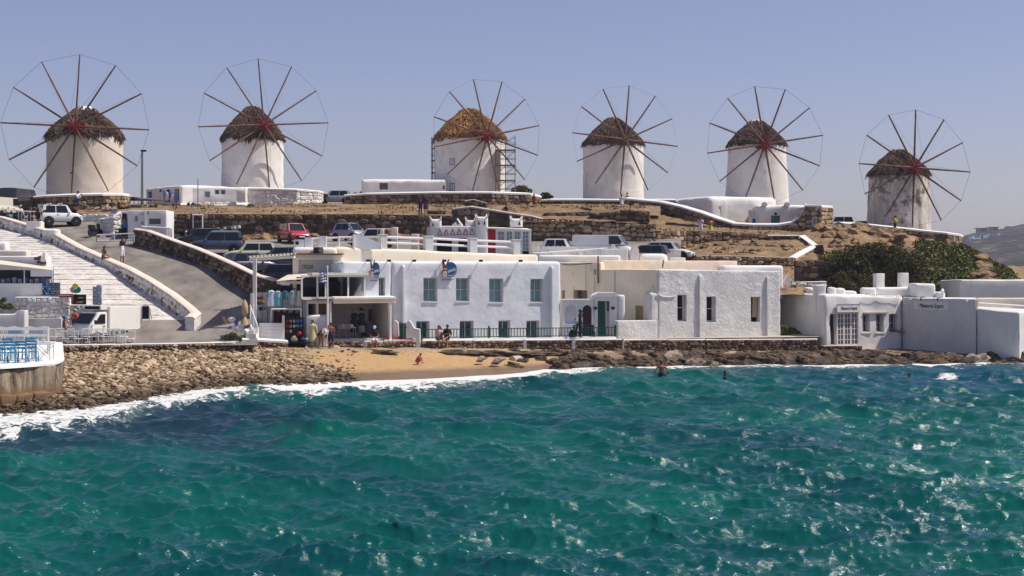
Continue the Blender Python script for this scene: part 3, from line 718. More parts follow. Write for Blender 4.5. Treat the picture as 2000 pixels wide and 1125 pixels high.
# rubble of the pebble slope
ico = bmesh.new(); bmesh.ops.create_icosphere(ico, subdivisions=1, radius=1); ICV = np.array([v.co[:] for v in ico.verts]); ICF = np.array([[v.index for v in f.verts] for f in ico.faces]); ico.free()
def pebbles():
    P_ = []; big = []
    n = 0
    while n < 14500:
        u = rnd.uniform(-260, 700); s = itp(SH, u); t = itp(TOPD, u) + .3; D = s - 1.2 + (t - s + 1.2) * rnd.random() ** .9
        if u > 480:
            # the rubble tongue narrows towards the sand
            lim = itp([(480, .98), (560, .8), (620, .45), (690, .16), (700, 0)], u)
            if (D - s) / (t - s) > lim + rnd.gauss(0, .06): 
                if rnd.random() > .05: continue
        r = min(.4, .045 + abs(rnd.gauss(0, .075))) ; n += 1
        if r > .2 and len(big) < 130 and u > 100: big.append((u, D, r)); continue
        P_.append((u, D, r))
    N = len(P_); a = np.array(P_); x = (a[:, 0] - 1000) * a[:, 1] / F
    z = np.array([coast_z(q[0], q[1]) for q in P_]); 
    sc3 = np.stack([a[:, 2] * nrg.uniform(.9, 1.7, N), a[:, 2] * nrg.uniform(.7, 1.1, N), a[:, 2] * nrg.uniform(.35, .7, N)], -1)
    V = ICV[None] * sc3[:, None] * nrg.uniform(.78, 1.15, (N, len(ICV), 1))
    an = nrg.uniform(0, pi, N); c, s_ = np.cos(an)[:, None], np.sin(an)[:, None]; tx = nrg.normal(0, .35, N)[:, None]
    vx = V[..., 0] * c - V[..., 1] * s_; vy = V[..., 0] * s_ + V[..., 1] * c; vz = V[..., 2] + vx * tx
    V = np.stack([vx + x[:, None], vy + a[:, 1][:, None], vz + (z + a[:, 2] * .15)[:, None]], -1).reshape(-1, 3)
    Fc = (ICF[None] + (np.arange(N) * len(ICV))[:, None, None]).reshape(-1, 3)
    raw('beach_rubble', V, Fc, W['pebble'], kind='stuff')
    ms = []
    for i in range(6):
        me = bpy.data.meshes.new('rock'); v = ICV * np.array([1.25, .9, .55]) * np.random.RandomState(i).uniform(.75, 1.15, (12 if len(ICV) == 12 else len(ICV), 1)); me.from_pydata([tuple(q) for q in v], [], [tuple(int(w_) for w_ in f) for f in ICF]); me.materials.append(W['pebble']); ms.append(me)
    for u, D, r in big:
        o = bpy.data.objects.new('rock', rnd.choice(ms)); col.objects.link(o); o.location = (X(u, D), D, coast_z(u, D) + r * .2); o.scale = (r * 1.3,) * 3; o.rotation_euler = (rnd.uniform(-.3, .3), rnd.uniform(-.3, .3), rnd.uniform(0, 6))
        tag(o, 'larger tan stone lying among the beach rubble below the quay', 'rock', 'larger stones in the beach rubble')
pebbles()
def boulder_meshes(m, n=7, sub=3, nm='boulder'):
    out = []
    for i in range(n):
        bm = bmesh.new(); bmesh.ops.create_icosphere(bm, subdivisions=sub, radius=1)
        for v in bm.verts:
            p = v.co.copy(); q = noise.noise(p * 1.1 + Vector((i * 9, 0, 0))) * .55 + noise.noise(p * 2.7 + Vector((0, i * 5, 0))) * .34 + noise.noise(p * 6 + Vector((0, i * 5, 0))) * .16
            # cleave into slabs
            for a in range(3):
                ax = Vector((noise.noise(Vector((i, a, .5))), noise.noise(Vector((a, i, 1.5))), noise.noise(Vector((i + a, 2.5, a))))).normalized()
                dd = p.dot(ax); 
                if dd > .62: p -= ax * (dd - .62)
            v.co = p * (1 + q)
        me = bpy.data.meshes.new(nm); bm.to_mesh(me); bm.free(); me.materials.append(m); out.append(me)
    return out
BM = boulder_meshes(W['rock']); BP = boulder_meshes(W['rockw'], 3)
def boulders():
    n = 0
    lab = lambda u: ('dark shore boulder at the waterline below the blue-grey house' if u < 1120 else 'dark shore boulder at the waterline below the rough white house' if u < 1540 else 'dark shore boulder at the waterline below the sunny sign house' if u < 1760 else 'dark shore boulder at the foot of the shaded sign house')
    while n < 270:
        u = rnd.uniform(1000, 2060); s = itp(SH, u); t = itp(TOPD, u); D = s - .5 + (t - s - .3) * rnd.random(); r = rnd.uniform(.2, .62) if u > 1080 else rnd.uniform(.12, .4)
        if u < 1080 and D < s + 2: continue
        zt = itp(TOPZ, u); z = min(coast_z(u, D), zt - r * .45)
        if D > t - 1.3: r *= .6; z = zt - r * .5
        o = bpy.data.objects.new('boulder', rnd.choice(BM)); col.objects.link(o); o.location = (X(u, D), D, z); o.scale = (r * rnd.uniform(1, 2), r, r * rnd.uniform(.5, .8)); o.rotation_euler = (rnd.uniform(-.3, .3), rnd.uniform(-.3, .3), rnd.uniform(-.5, .5))
        L = lab(u); tag(o, L, 'boulder', L.replace('dark shore boulder', 'dark shore boulders')); n += 1
    for (u, v, D, r, L) in [(1313, 701, 93.6, .6, 'large pale wedge of rock leaning at the waterline behind the standing bather'), (972, 704, 88, .26, 'grey angular rock at the right end of the sand'), (940, 701, 88.5, .2, 'low reddish-grey rock on the sand beside the angular one'), (1355, 712, 92.6, .4, 'small pale rock splashed by surf right of the pale wedge'), (1395, 715, 92, .25, 'small dark rock standing alone in the shallow surf'), (1905, 705, 94.5, .5, 'brown boulder in the surf under the shaded sign house wall')]:
        o = bpy.data.objects.new('boulder', rnd.choice(BP)); col.objects.link(o); o.location = (X(u, D), D, Z(v, D)); o.scale = (r * 1.5, r, r * .8); o.rotation_euler = (.2, -.4, .3); tag(o, L, 'rock')
    # flat ledges between sand and low wall
    for i, (u, D, w_) in enumerate([(640, 90.3, 1.6), (700, 90.7, 2.0), (765, 91.2, 1.3), (905, 92, 1.8), (960, 92.3, 2.2), (1020, 92.6, 2.0), (1075, 93, 2.3)]):
        o = bpy.data.objects.new('rock_ledge', BM[i % 7]); col.objects.link(o); o.location = (X(u, D), D, itp(TOPZ, u) - .18); o.scale = (w_, .7, .17); tag(o, ['flat rock ledge behind the rubble, leftmost', 'flat rock ledge in front of the bathers', 'short flat ledge in front of the woman in the blue cap', 'flat ledge between sand and low stone wall below the sitting couple', 'long flat ledge right of the sitting couple', 'flat dark ledge left of the drain pipe', 'flat dark ledge below the green railing'][i], 'rock')
boulders()
def drain():
    o = MB().tube(P(1000, 702, 90.8), P(1022, 700, 92.5), .2, .2, 14).build('drain_pipe', W['concrete'], smooth=True); tag(o, 'short pale drain pipe sticking out of the dark shore rocks', 'pipe')
drain()
# ================================================================ HILL WALLS AND TERRACES
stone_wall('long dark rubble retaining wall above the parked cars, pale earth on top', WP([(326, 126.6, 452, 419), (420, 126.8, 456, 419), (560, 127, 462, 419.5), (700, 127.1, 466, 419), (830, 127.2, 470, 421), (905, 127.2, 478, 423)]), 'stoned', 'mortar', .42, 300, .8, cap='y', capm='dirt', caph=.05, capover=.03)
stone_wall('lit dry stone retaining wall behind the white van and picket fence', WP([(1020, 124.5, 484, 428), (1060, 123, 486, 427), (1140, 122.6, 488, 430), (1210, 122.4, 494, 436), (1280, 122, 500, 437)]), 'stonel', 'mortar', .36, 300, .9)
stone_wall('sloping plastered wall with grey coping below the terrace ruin', WP([(884, 126, 470, 410), (920, 125.6, 470, 406), (1000, 125, 480, 419), (1040, 124.6, 480, 425), (1062, 124.2, 484, 431)]), 'stoned', 'mortar', .5, 120, .5, cap='y', capm='concrete', capover=.04, caph=.16)
stone_wall('broken stub of old wall standing left of the seated dark figure', WP([(908, 128, 424, 394), (925, 128, 424, 391), (950, 128, 418, 398)]), 'stoned', 'mortar', .35, 60, 1.2, cap='y', capm='concrete')
stone_wall('low ruined block of brown stone beside the two people on the terrace', WP([(836, 128.5, 419, 411), (870, 128.5, 419, 412)]), 'stoned', 'mortar', .3, 60, .8, name='ruin_wall')
stone_wall('low brown ruined wall across the terrace right of the seated figure', WP([(1062, 127, 430, 416), (1150, 127, 432, 414), (1152, 127, 432, 411)]), 'stoned', 'mortar', .4, 80, .6, name='ruin_wall')
stone_wall('thick brown ruined block wall under the fourth windmill', WP([(1152, 126, 436, 416), (1205, 125.5, 438, 414), (1212, 125.4, 438, 410), (1268, 125, 440, 413)]), 'stoned', 'mortar', .4, 80, .9, name='ruin_wall')
def stepped_fill():
    # earth between the ruined walls and the retaining walls
    rows = []
    for D, v in ((122.3, 432), (125.2, 431), (127.2, 420), (129, 413)):
        rows.append([(X(u, D), D, Z(v + (0 if u < 1200 else 3) + (4 if u > 1265 else 0), D) + .08 * noise.noise(Vector((X(u, D) * .8, D, 3)))) for u in np.linspace(1010, 1300, 50)])
    MB().sheet(rows).build('terrace_earth', W['dirt'], smooth=True, kind='structure')
stepped_fill()
# platforms of the mills
def platform(label, pts, m='stone', rowh=.34, ind=220, capw=.7, fill=None, wash=False):
    o = stone_wall(label, WP(pts), 'washst' if wash else m, 'mortarw' if wash else 'mortar', rowh, ind, .6, cap='y', capm='white', capw=capw, caph=.22, capover=.1, name='platform_wall', proud=.05 if wash else .07)
    if fill:
        D1, z = fill; a = WP(pts); poly = [(p[0], p[1] + .3, p[3] + .02) for p in a] + [(a[-1][0] + .5, D1, z), (a[0][0] - .5, D1, z)]
        MB().add(poly, [tuple(range(len(poly)))]).build('platform_floor', W['concrete'], o)
    return o
platform('curved stone platform with white rim under the leftmost windmill', [(36, 131.5, 408, 391), (90, 130, 410, 385.5), (150, 129.6, 410, 383), (200, 130, 408, 382), (240, 131.5, 406, 382.5), (254, 134.5, 402, 384)], 'stone', .36, 260, fill=(146, Z(384, 137)))
platform('whitewashed stone platform wall below the second windmill', [(470, 148.5, 402, 370), (520, 148.5, 402, 371), (580, 149, 400, 373), (620, 150.5, 398, 376), (631, 154, 395, 378)], fill=(166, Z(374, 155)), wash=True, rowh=.42)
platform('long stone terrace wall with white rim under the third windmill', [(673, 153, 403, 384), (720, 149, 406, 381), (850, 147.5, 408, 378.5), (960, 147.5, 410, 378.5), (1035, 149, 411, 381), (1056, 152, 408, 386)], 'stone', .36, 300, fill=(178, Z(379, 160)))
platform('low stone wall with white rim under the fourth windmill', [(1058, 152, 404, 394), (1075, 150, 408, 392.5), (1150, 149.5, 411, 392.5), (1215, 149, 413, 393.5), (1320, 148.5, 420, 393)], 'stoned', .36, 200, fill=(170, Z(392, 156)))
stone_wall('long brown wall sinking to the right under a wavy white coping', WP([(1222, 147, 402, 390), (1250, 145, 412, 393), (1290, 143, 416, 397), (1330, 141, 424, 406), (1370, 139, 436, 418), (1400, 137.5, 444, 429), (1430, 136.5, 450, 438)]), 'stone', 'mortar', .4, 300, .7, cap='y', capw=.7, caph=.22, capover=.12)
stone_wall('pale rubble wall under the swooping white coping of the fifth windmill court', WP([(1430, 136.4, 466, 439.5), (1470, 136, 466, 442), (1520, 135.7, 468, 442), (1545, 135.4, 470, 438), (1560, 135.2, 472, 427), (1568, 135.1, 474, 413), (1573, 135, 476, 404)]), 'stonel', 'mortar', .4, 260, .7, cap='y', capw=.5, caph=.25, capover=.1)
def stone_house():
    o = T('stone_house', 'square rubble stone building with white roof edge right of the fifth windmill court', 'building', P(1600, 470, 137))
    stone_wall('', WP([(1573, 135, 480, 403.5), (1604, 134.2, 482, 405), (1626, 137, 476, 406)]), 'stonel', 'mortar', .4, 200, .8, parent=o, cap='y', caph=.18)
    a = [P(1573, 405, 135), P(1604, 406.5, 134.2), P(1626, 407, 137), P(1626, 407, 143), P(1560, 405, 143)]
    MB().add([tuple(p) for p in a], [(0, 1, 2, 3, 4)]).build('roof', W['white'], o)
    f, L = line_fr((1604, 134.2), (1573, 135)); fr = Fr(1573, 135, 0); fr.t = -f.t; fr.n = Vector((fr.t.y, -fr.t.x, 0)); fr.o = P(1573, 520, 135); fr.o.z = 0
    s = fr.su(1591); win(o, fr, s - .2, s + .22, Z(440, 134.5), Z(424, 134.5), .1, W['white_paint'], W['tealglass'], 1, 1)
stone_house()
stone_wall('dark lower retaining wall below the couple in white and yellow', WP([(1281, 124.5, 486, 451), (1340, 127.5, 490, 451), (1400, 128, 488, 452), (1450, 128, 484, 455), (1497, 128, 478, 459), (1500, 128, 477, 460)]), 'stone', 'mortar', .4, 260, .7)
stone_wall('dark back wall of the walled dirt plot, grey coping', WP([(1500, 127.6, 482, 461), (1560, 127.4, 483, 461)]), 'stoned', 'mortar', .4, 100, .5, cap='y', capm='white', caph=.08)
stone_wall('zigzag white-capped return wall at the right end of the dirt plot', WP([(1553, 115.4, 540, 506), (1574, 118.2, 530, 494), (1593, 121, 520, 483.5)]), 'stonel', 'mortar', .36, 120, .5, cap='y', capw=.6, caph=.14)
MB().sheet([[tuple(P(u, v, D)) for u, v, D in ((1560, 460, 127.4), (1593, 483, 121))], [tuple(P(u, v, D)) for u, v, D in ((1572, 459, 127.4), (1606, 485, 121))]]).build('coping_slab', W['white'], label='slanting white slab capping the corner of the dirt plot wall', cat='coping')
stone_wall('long pale rubble wall behind the flat roofs, below the dirt plot', WP([(1330, 114.8, 545, 499), (1400, 114.9, 545, 500.5), (1480, 115, 545, 502), (1553, 115.2, 545, 505)]), 'stonel', 'mortar', .34, 300, .6, cap='y', capm='concrete', caph=.05, capover=.01)
stone_wall('dark squared stone wall between the flat roofs and the green bush', WP([(1556, 110, 556, 509), (1616, 110, 556, 508)]), 'stoned', 'mortar', .42, 120, 1.0)
stone_wall('short white-topped wall in front of the dark squared stones', WP([(1548, 107.5, 575, 552), (1614, 107.5, 575, 551)]), 'washst', 'mortarw', .4, 50, .4, cap='y', caph=.05)
def hill_steps():
    o = T('stone_steps', 'rough stone steps climbing right of the zigzag wall', 'steps', P(1606, 512, 119))
    for i in range(8):
        D = 117 + i * .55; z = Z(513, 117) + i * .2
        MB().box2((X(1590 + i * .5, D), D, z - .25), (X(1615 - i * 1, D), D + .62, z)).build('step', W['mortar'], o)
hill_steps()
platform('stone terrace wall with pale rim running down from the last windmill', [(1640, 136, 452, 438.5), (1700, 136.5, 458, 442), (1745, 136.5, 466, 447), (1800, 136, 476, 453), (1850, 136, 492, 458), (1872, 137, 502, 461), (1879, 140, 498, 463)], 'stone', .4, 300, fill=(152, Z(450, 145)))
stone_wall('whitewashed retaining wall behind the silver car with a woman standing above', WP([(158, 125.3, 441, 417), (200, 125, 441, 417), (245, 124.5, 441, 418)]), 'washst', 'mortarw', .4, 60, .5)
MB().sheet([[tuple(P(u, v, D)) for u in np.linspace(150, 330, 12)] for D, v in ((125.2, 417.5), (127.3, 415), (129.8, 409))]).build('earth_bench', W['dirt'], kind='structure', smooth=True)

# ================================================================ THE SIX WINDMILLS
def thatch_mat(name, stops):
    k = randmat(name, stops, rough=1, bump=.5, bscale=14, bdist=.05, grime=.5); return k
TH = {'grey': thatch_mat('old_thatch', [(0, (.035, .022, .015)), (.5, (.085, .055, .04)), (1, (.17, .12, .09))]), 'gold': thatch_mat('new_thatch', [(0, (.09, .042, .014)), (.5, (.25, .12, .038)), (1, (.4, .235, .09))])}
def cap_thatch(o, c, r, z0, z1, m, seed, ragged, flat=.12):
    """cone with thousands of straw bundles, ragged at the eaves"""
    q = random.Random(seed); hgt = z1 - z0
    prof = [(r * 1.0, z0 - .02)]; NP = 10
    def rad(t): return r * (1.0 - .87 * min(t, 1) ** 1.3)
    for i in range(NP + 1): t = i / NP; prof.append((max(rad(t), flat * r), z0 + .12 + (hgt - .12) * t))
    MB().lathe(prof, (c.x, c.y, 0), 40, jit=.22).build('thatch_base', m, o, smooth=True)
    mb = MB(); vs, fs = mb.v, mb.f
    for i in range(3400):
        t = q.random() ** 1.25; a = q.uniform(0, 2 * pi); lay = round(t * 9) / 9 if q.random() < .75 else t; t = min(.98, max(0, lay + q.uniform(-.02, .02)))
        rr = max(rad(t), .1) + .01 + q.uniform(0, .06); z = z0 + .14 + (hgt - .14) * t + noise.noise(Vector((cos(a) * 3, sin(a) * 3, t * 4))) * .12
        L = q.uniform(.4, .8); w_ = q.uniform(.03, .09)
        if t < .12: L *= ragged * (1 + 1.3 * noise.noise(Vector((cos(a) * 2.5 + seed, sin(a) * 2.5, 0))))
        slope = math.atan2(hgt, r * 1.13 * max(t, .05) ** .3)
        if t < .12: dn = Vector((cos(a) * .06, sin(a) * .12, -1)).normalized()
        else: dn = Vector((cos(a) * cos(slope), sin(a) * cos(slope), -sin(slope))) + Vector((0, 0, q.uniform(-.05, .12)))
        tw = Vector((-sin(a), cos(a), 0)); nn = Vector((cos(a) * sin(slope), sin(a) * sin(slope), cos(slope)))
        z += (.12 if t < .12 else 0); p = Vector((c.x + cos(a) * rr, c.y + sin(a) * rr, z)); e = p + dn * L + tw * q.uniform(-.15, .15) + nn * q.uniform(.0, .1)
        n0 = len(vs); vs += [tuple(p - tw * w_), tuple(p + tw * w_), tuple(p + nn * .05), tuple(e - tw * w_ * .5), tuple(e + tw * w_ * .3), tuple(e + nn * .04)]
        fs += [(n0, n0 + 2, n0 + 5, n0 + 3), (n0 + 2, n0 + 1, n0 + 4, n0 + 5), (n0, n0 + 3, n0 + 4, n0 + 1), (n0 + 3, n0 + 5, n0 + 4)]
    mb.mi = [0] * len(fs); mb.build('thatch', m, o, kind='stuff')
def windmill(label, u0, u1, vt, vb, va, uh, vh_, rpx, phase, D, th='grey', tower='millw', ragged=.6, wins=(), redhub=True, ub1=None, knob=None, tilt=4, seed=1, stays=True):
    uc = (u0 + u1) / 2; s = D / F; r = (u1 - u0) / 2 * s; c = P(uc, vb, D); z0 = Z(vb, D) - .4; zt = Z(vt, D); za = Z(va, D)
    o = T('windmill', label, 'windmill', (c.x, c.y, z0))
    rb = r * (1.0 if ub1 is None else ((ub1 - uc) * s / r) ** .8)
    prof = [(rb * 1.01, z0), (rb, z0 + (zt - z0) * .25), ((rb + r) / 2, z0 + (zt - z0) * .6), (r, zt), (r * .9, zt + .3)]
    full = []
    for (ra, a), (rb_, b) in zip(prof[:-1], prof[1:]):
        for k in range(5): full.append((ra + (rb_ - ra) * k / 5, a + (b - a) * k / 5))
    full.append(prof[-1])
    MB().lathe(full, (c.x, c.y, 0), 56, jit=.07).build('tower', W[tower], o, smooth=True, angle=70)
    cap_thatch(o, c, r, zt - .1, za, TH[th], seed, ragged)
    if knob: MB().lathe([(r * .34, za - .75), (r * .3, za - .3), (r * .16, za + .02), (.02, za + .08)], (c.x, c.y, 0), 20, jit=.1).build('ridge_cap', W[knob], o, smooth=True)
    # rotor
    y = D - (r + .9) * .93; hx = X(uh, y); hz = Z(vh_, y); psi = math.atan2(hx - c.x, c.y - y)
    ax = Vector((sin(psi), -cos(psi), 0)); e1 = Vector((cos(psi), sin(psi), 0)); hub = Vector((hx, y, hz))
    tl = R(tilt); fw = (ax * cos(tl) + Vector((0, 0, 1)) * sin(tl)).normalized(); e2 = (Vector((0, 0, 1)) * cos(tl) - ax * sin(tl)).normalized()
    RR = rpx * y / F; hm = W['red'] if redhub else W['spar']
    MB().tube(hub - fw * (r + .6), hub + fw * .25, .2, .24, 12).build('windshaft', hm, o, smooth=True)
    MB().tube(hub + fw * .25, hub + fw * RR * .36, .11, .05, 8).build('bowsprit', hm if redhub else W['spar'], o, smooth=True)
    h = MB(); h.tube(hub - fw * .2, hub + fw * .2, .36, .36, 12); h.tube(hub - fw * .3, hub + fw * .36, .26, .26, 10)
    h.build('hub', hm, o)
    # dormer boards round the shaft
    if redhub:
        d = MB(); d.box(hub - fw * .75 + Vector((0, 0, .1)), (1.5, .5, .9), psi); d.build('shaft_housing', W['wood'] if th == 'gold' else W['spar'], o)
    tips = []
    for k in range(12):
        a = R(phase + 30 * k); dr = e2 * cos(a) + e1 * sin(a); off = fw * (.12 if k % 2 else -.08); tp = hub + off + dr * RR; tips.append(tp)
        m = MB(); m.tube(hub + off + dr * .1, tp, .105, .065, 6); sp = m.build('spar', W['spar'], o)
        if redhub: MB().tube(hub + off + dr * .1, hub + off + dr * RR * .12, .115, .11, 6).build('spar_foot', hm, sp)
    rp = MB()
    for a, b in zip(tips, tips[1:] + tips[:1]): rp.tube(a, b, .014 if redhub else .008, None, 4, False)
    rp.build('rim_rope', W['rope'], o)
    if stays:
        rp = MB(); bt = hub + fw * RR * .36
        for tpt in tips: rp.tube(bt, tpt, .01, .01, 4, False)
        rp.build('stay_ropes', W['rope'], o)
    for (u, v0, v1, wpx, fm, pm) in wins:
        # small window let into the round tower
        xx = (u - uc) * s; a = math.asin(max(-.97, min(.97, xx / r))); n_ = Vector((sin(a), -cos(a), 0)); p = Vector((c.x, c.y, 0)) + n_ * r
        f = Fr(0, 1, 0); f.o = Vector((p.x, p.y, 0)); f.t = Vector((cos(a), sin(a), 0)); f.n = n_
        hw = wpx * s / 2 / max(.3, cos(a)); win(o, f, -hw, hw, Z(v1, D - r), Z(v0, D - r), .05, W[fm], W[pm], 2 if wpx > 8 else 1, 1, th=.12, fw=.05)
    return o
windmill('leftmost windmill, broad warm tower, brown thatch with white tip and red hub', 94, 238, 268, 382, 209, 147, 247, 143, 2.5, 140, 'grey', 'mill', .7, knob='white', seed=1, wins=[(160, 336, 339, 3, 'dark', 'dark')])
windmill('second windmill from left, shaggy dark thatch, red hub, above the white platform', 434, 553, 273, 371, 208, 516, 244, 131, -4, 157, 'grey', 'millw', .9, seed=2)
windmill('windmill with golden-brown new thatch and scaffolding around its tower', 848, 988, 273, 378, 212, 951, 266, 114, -12.5, 165, 'gold', 'millw', .5, wins=[(885.5, 309, 322, 9, 'blue_paint', 'blue_paint'), (886, 357, 372, 9, 'blue_paint', 'blue_paint')], seed=3)
windmill('fourth windmill from left, flaky dark thatch without red hub', 1139, 1257, 286, 390, 230, 1221, 273, 108, 6, 160, 'grey', 'millw', .12, redhub=False, seed=4)
windmill('fifth windmill from left, one small dark window, standing on a stone base', 1423, 1534, 286, 404, 235, 1494, 282, 116, -9, 155, 'grey', 'millw', .12, wins=[(1493.5, 327, 338, 6, 'wood', 'dark'), (1424.5, 291, 304, 1.2, 'wood', 'dark')], ub1=1541, knob='mill', seed=5)
windmill('rightmost windmill with peeling stained plaster and bulky red hub', 1698, 1813, 344, 447, 292, 1786, 328, 115, 3.5, 145, 'grey', 'peel', .12, ub1=1817, seed=6)
def gull():
    return
# stone base under the fifth mill
stone_wall('brown stone drum base beneath the fifth windmill', WP([(1418, 152.5, 434, 402.5), (1450, 151.6, 434, 402.5), (1480, 151.5, 434, 402.5), (1520, 152, 434, 402.5)]), 'stone', 'mortar', .4, 120, .6)
def scaffold():
    o = T('scaffolding', 'tube scaffolding tower on the right side of the gold-thatched windmill', 'scaffolding', P(990, 380, 163))
    o2 = T('scaffolding', 'slim tube scaffold against the left side of the gold-thatched windmill', 'scaffolding', P(848, 380, 163))
    def tower(o, us, Ds, vt, vb, nl):
        posts = []
        for u in us:
            for D in Ds:
                a, b = P(u, vb, Ds[0]), P(u, vt, Ds[0]); y = D; MB().tube((a.x, y, a.z), (b.x, y, b.z + .3), .045, .045, 6).build('scaffold_pole', W['galv'], o)
        m = MB()
        for k in range(nl):
            z = Z(vb, Ds[0]) + (Z(vt, Ds[0]) - Z(vb, Ds[0])) * (k + .5) / nl
            for D in Ds:
                xs = [X(u, Ds[0]) for u in us]; m.tube((xs[0] - .1, D, z), (xs[-1] + .1, D, z), .03, .03, 5)
                for a, b in zip(xs[:-1], xs[1:]):
                    dz = (Z(vt, Ds[0]) - Z(vb, Ds[0])) / nl
                    if k % 2 == 0: m.tube((a, D, z), (b, D, z + dz), .022, .022, 5)
            for u in us: x = X(u, Ds[0]); m.tube((x, Ds[0], z + .04), (x, Ds[-1], z + .04), .03, .03, 5)
        m.build('scaffold_braces', W['galv'], o)
        for k in (1, 3, 5):
            if k < nl: z = Z(vb, Ds[0]) + (Z(vt, Ds[0]) - Z(vb, Ds[0])) * (k + .5) / nl + .09; MB().box2((X(us[0], Ds[0]), Ds[0] + .05, z), (X(us[-1], Ds[0]), Ds[-1] - .05, z + .05)).build('scaffold_board', W['wood'], o)
    tower(o, (968, 987, 1006), (161, 163), 272, 376, 7); tower(o2, (843, 852), (164, 166), 273, 356, 7)
scaffold()
# ================================================================ WHITE HOUSES ON THE HILL
def simple_house(name, label, fr, s0, s1, depth, zb, zt, m='white', holes=(), rc=.25, cat='house', parent=None, part='walls', amp=.03, group=None):
    """holes: (u0, u1, v0, v1, depth, frame material, pane material, nx, ny)"""
    o = parent or T(name, label, cat, fr.pt((s0 + s1) / 2, -depth / 2, zb), group)
    hl = []; wl = []
    for (ua, ub, va, vb, dp, fm, pm, nx, ny) in holes:
        a, b = fr.su(ua), fr.su(ub); z1 = fr.zv((ua + ub) / 2, va); z0_ = fr.zv((ua + ub) / 2, vb); z0_ = max(z0_, zb + .02)
        hl.append((0, a - s0, b - s0, z0_, z1, dp)); wl.append((a, b, z0_, z1, dp, fm, pm, nx, ny))
    block(part, fr.foot(s0, s1, depth), zb, zt, W[m], o, hl, rc=rc, rt=rc * .9, amp=amp)
    for (a, b, c, d, dp, fm, pm, nx, ny) in wl:
        if pm is None: 
            q = MB(); fr.bx(q, a, b, -dp - .04, -dp + .004, c, d); q.build('door', W[fm], o)
        else: win(o, fr, a + .003, b - .003, c + .003, d - .003, -dp + .05, W[fm], W[pm], nx, ny)
    return o
fa = Fr(352, 146, 12)
o = simple_house('shop_house', 'low white shop below the second windmill with blue shutters', fa, fa.su(352), fa.su(484), 7, Z(402, 146), Z(364, 146), 'white', [(360, 371, 368, 378, .1, 'blue_paint', None, 1, 1), (399, 411, 373, 386, .15, 'white_paint', 'tealglass', 1, 1), (419, 429, 370, 380, .15, 'white_paint', 'glass', 1, 1), (431, 441, 370, 380, .15, 'white_paint', 'glass', 1, 1)])
fb, L = line_fr((284, 152), (353, 145.5))
simple_house('', '', fb, 0, L, 5, Z(402, 147), Z(363, 147), 'white', [(288, 297, 374, 392, .2, 'blue_paint', None, 1, 1), (311, 316, 366, 376, .1, 'blue_paint', None, 1, 1), (319, 332, 370, 395, .4, 'dark', None, 1, 1), (341, 350, 369, 392, .4, 'dark', None, 1, 1)], parent=o, part='side_walls')
for i, (u, v, c_) in enumerate([(322, 378, (.1, .2, .45)), (327, 384, (.55, .5, .45)), (333, 380, (.08, .12, .3)), (336, 388, (.5, .5, .55)), (345, 386, (.12, .2, .4))]):
    p = P(u, v, 145.9); MB().ell(p, (.22, .12, .45), 8, 6).build('hanging_scarf', C(*c_), o, smooth=True)
MB().sheet([[tuple(P(u, v, D)) for u in (353, 400, 486)] for D, v in ((143.5, 401), (145.8, 396))]).build('forecourt', W['white'], kind='structure')
stone_wall('low whitewashed bench wall along the front of the hill shop', WP([(380, 144.2, 401, 394.5), (462, 144.2, 401, 393.5)]), 'washst', 'mortarw', .4, 30, .6)
block('meter_cabinet', Fr(462, 143.6, 0).foot(0, .85, .6), Z(393.5, 143.6), Z(371, 143.6), W['white'], rc=.03, rt=.03, label='white cabinet standing at the right end of the hill shop', cat='cabinet')
fc = Fr(705, 160, 4)
o = simple_house('flat_house', 'long low white house left of the gold-thatched windmill', fc, fc.su(706), fc.su(872), 8, Z(382, 160), Z(350, 160), 'white', [(741, 758, 357, 370.5, .12, 'metal', 'glass', 1, 1), (864.5, 870, 362, 370, .1, 'blue_paint', 'tealglass', 1, 1)], rc=.35)
fd, L = line_fr((1308, 150), (1383, 143))
o = simple_house('cube_house', 'rounded white cube house left of the fifth windmill', fd, 0, L, 7.5, Z(440, 144), Z(385, 145), 'white', [(1357, 1362, 408, 416, .2, 'blue_paint', 'tealglass', 1, 1)], rc=.5)
fe = Fr(1383, 142.9, 24)
simple_house('', '', fe, .1, fe.su(1428), 4.6, Z(440, 144), Z(385.5, 144.5), 'white', [(1403, 1409, 403, 422, .5, 'blue_paint', 'tealglass', 1, 1)], parent=o, part='end_walls', rc=.5)
ff = Fr(1478, 143, 0)
o = simple_house('court_house', 'small white house with blue framed door behind the swooping coping', ff, ff.su(1478), ff.su(1574), 6, Z(446, 143), Z(400.5, 143), 'white', [(1506, 1524, 421, 440, .4, 'blue_paint', 'tealglass', 2, 1)], rc=.3)
for u in (1493, 1537): MB().box(P(u, 399.5, 142.9), (.5, .5, .45)).build('roof_spout', W['white'], o, bevel=.1)
MB().tube(P(1515, 417.5, 142.8), P(1515, 417.5, 142.5), .1, .14, 8).build('wall_lamp', W['dark'], o)
ob = T('shutter_cabinet', 'white louvred cabinet with small blue door left of the court house', 'cabinet', P(1470, 438, 142))
f = Fr(1463, 142, 0); m = MB(); f.bx(m, 0, .72, -.5, 0, Z(438, 142), Z(410, 142)); m.build('case', W['white_paint'], ob)
for i in range(9): m = MB(); z = Z(424, 142) + i * .065; f.bx(m, .05, .67, .0, .02, z, z + .03); m.build('louvre', C(.6, .58, .52), ob)
m = MB(); f.bx(m, .3, .62, .0, .025, Z(438, 142), Z(427, 142)); m.build('door', W['blue_paint'], ob)
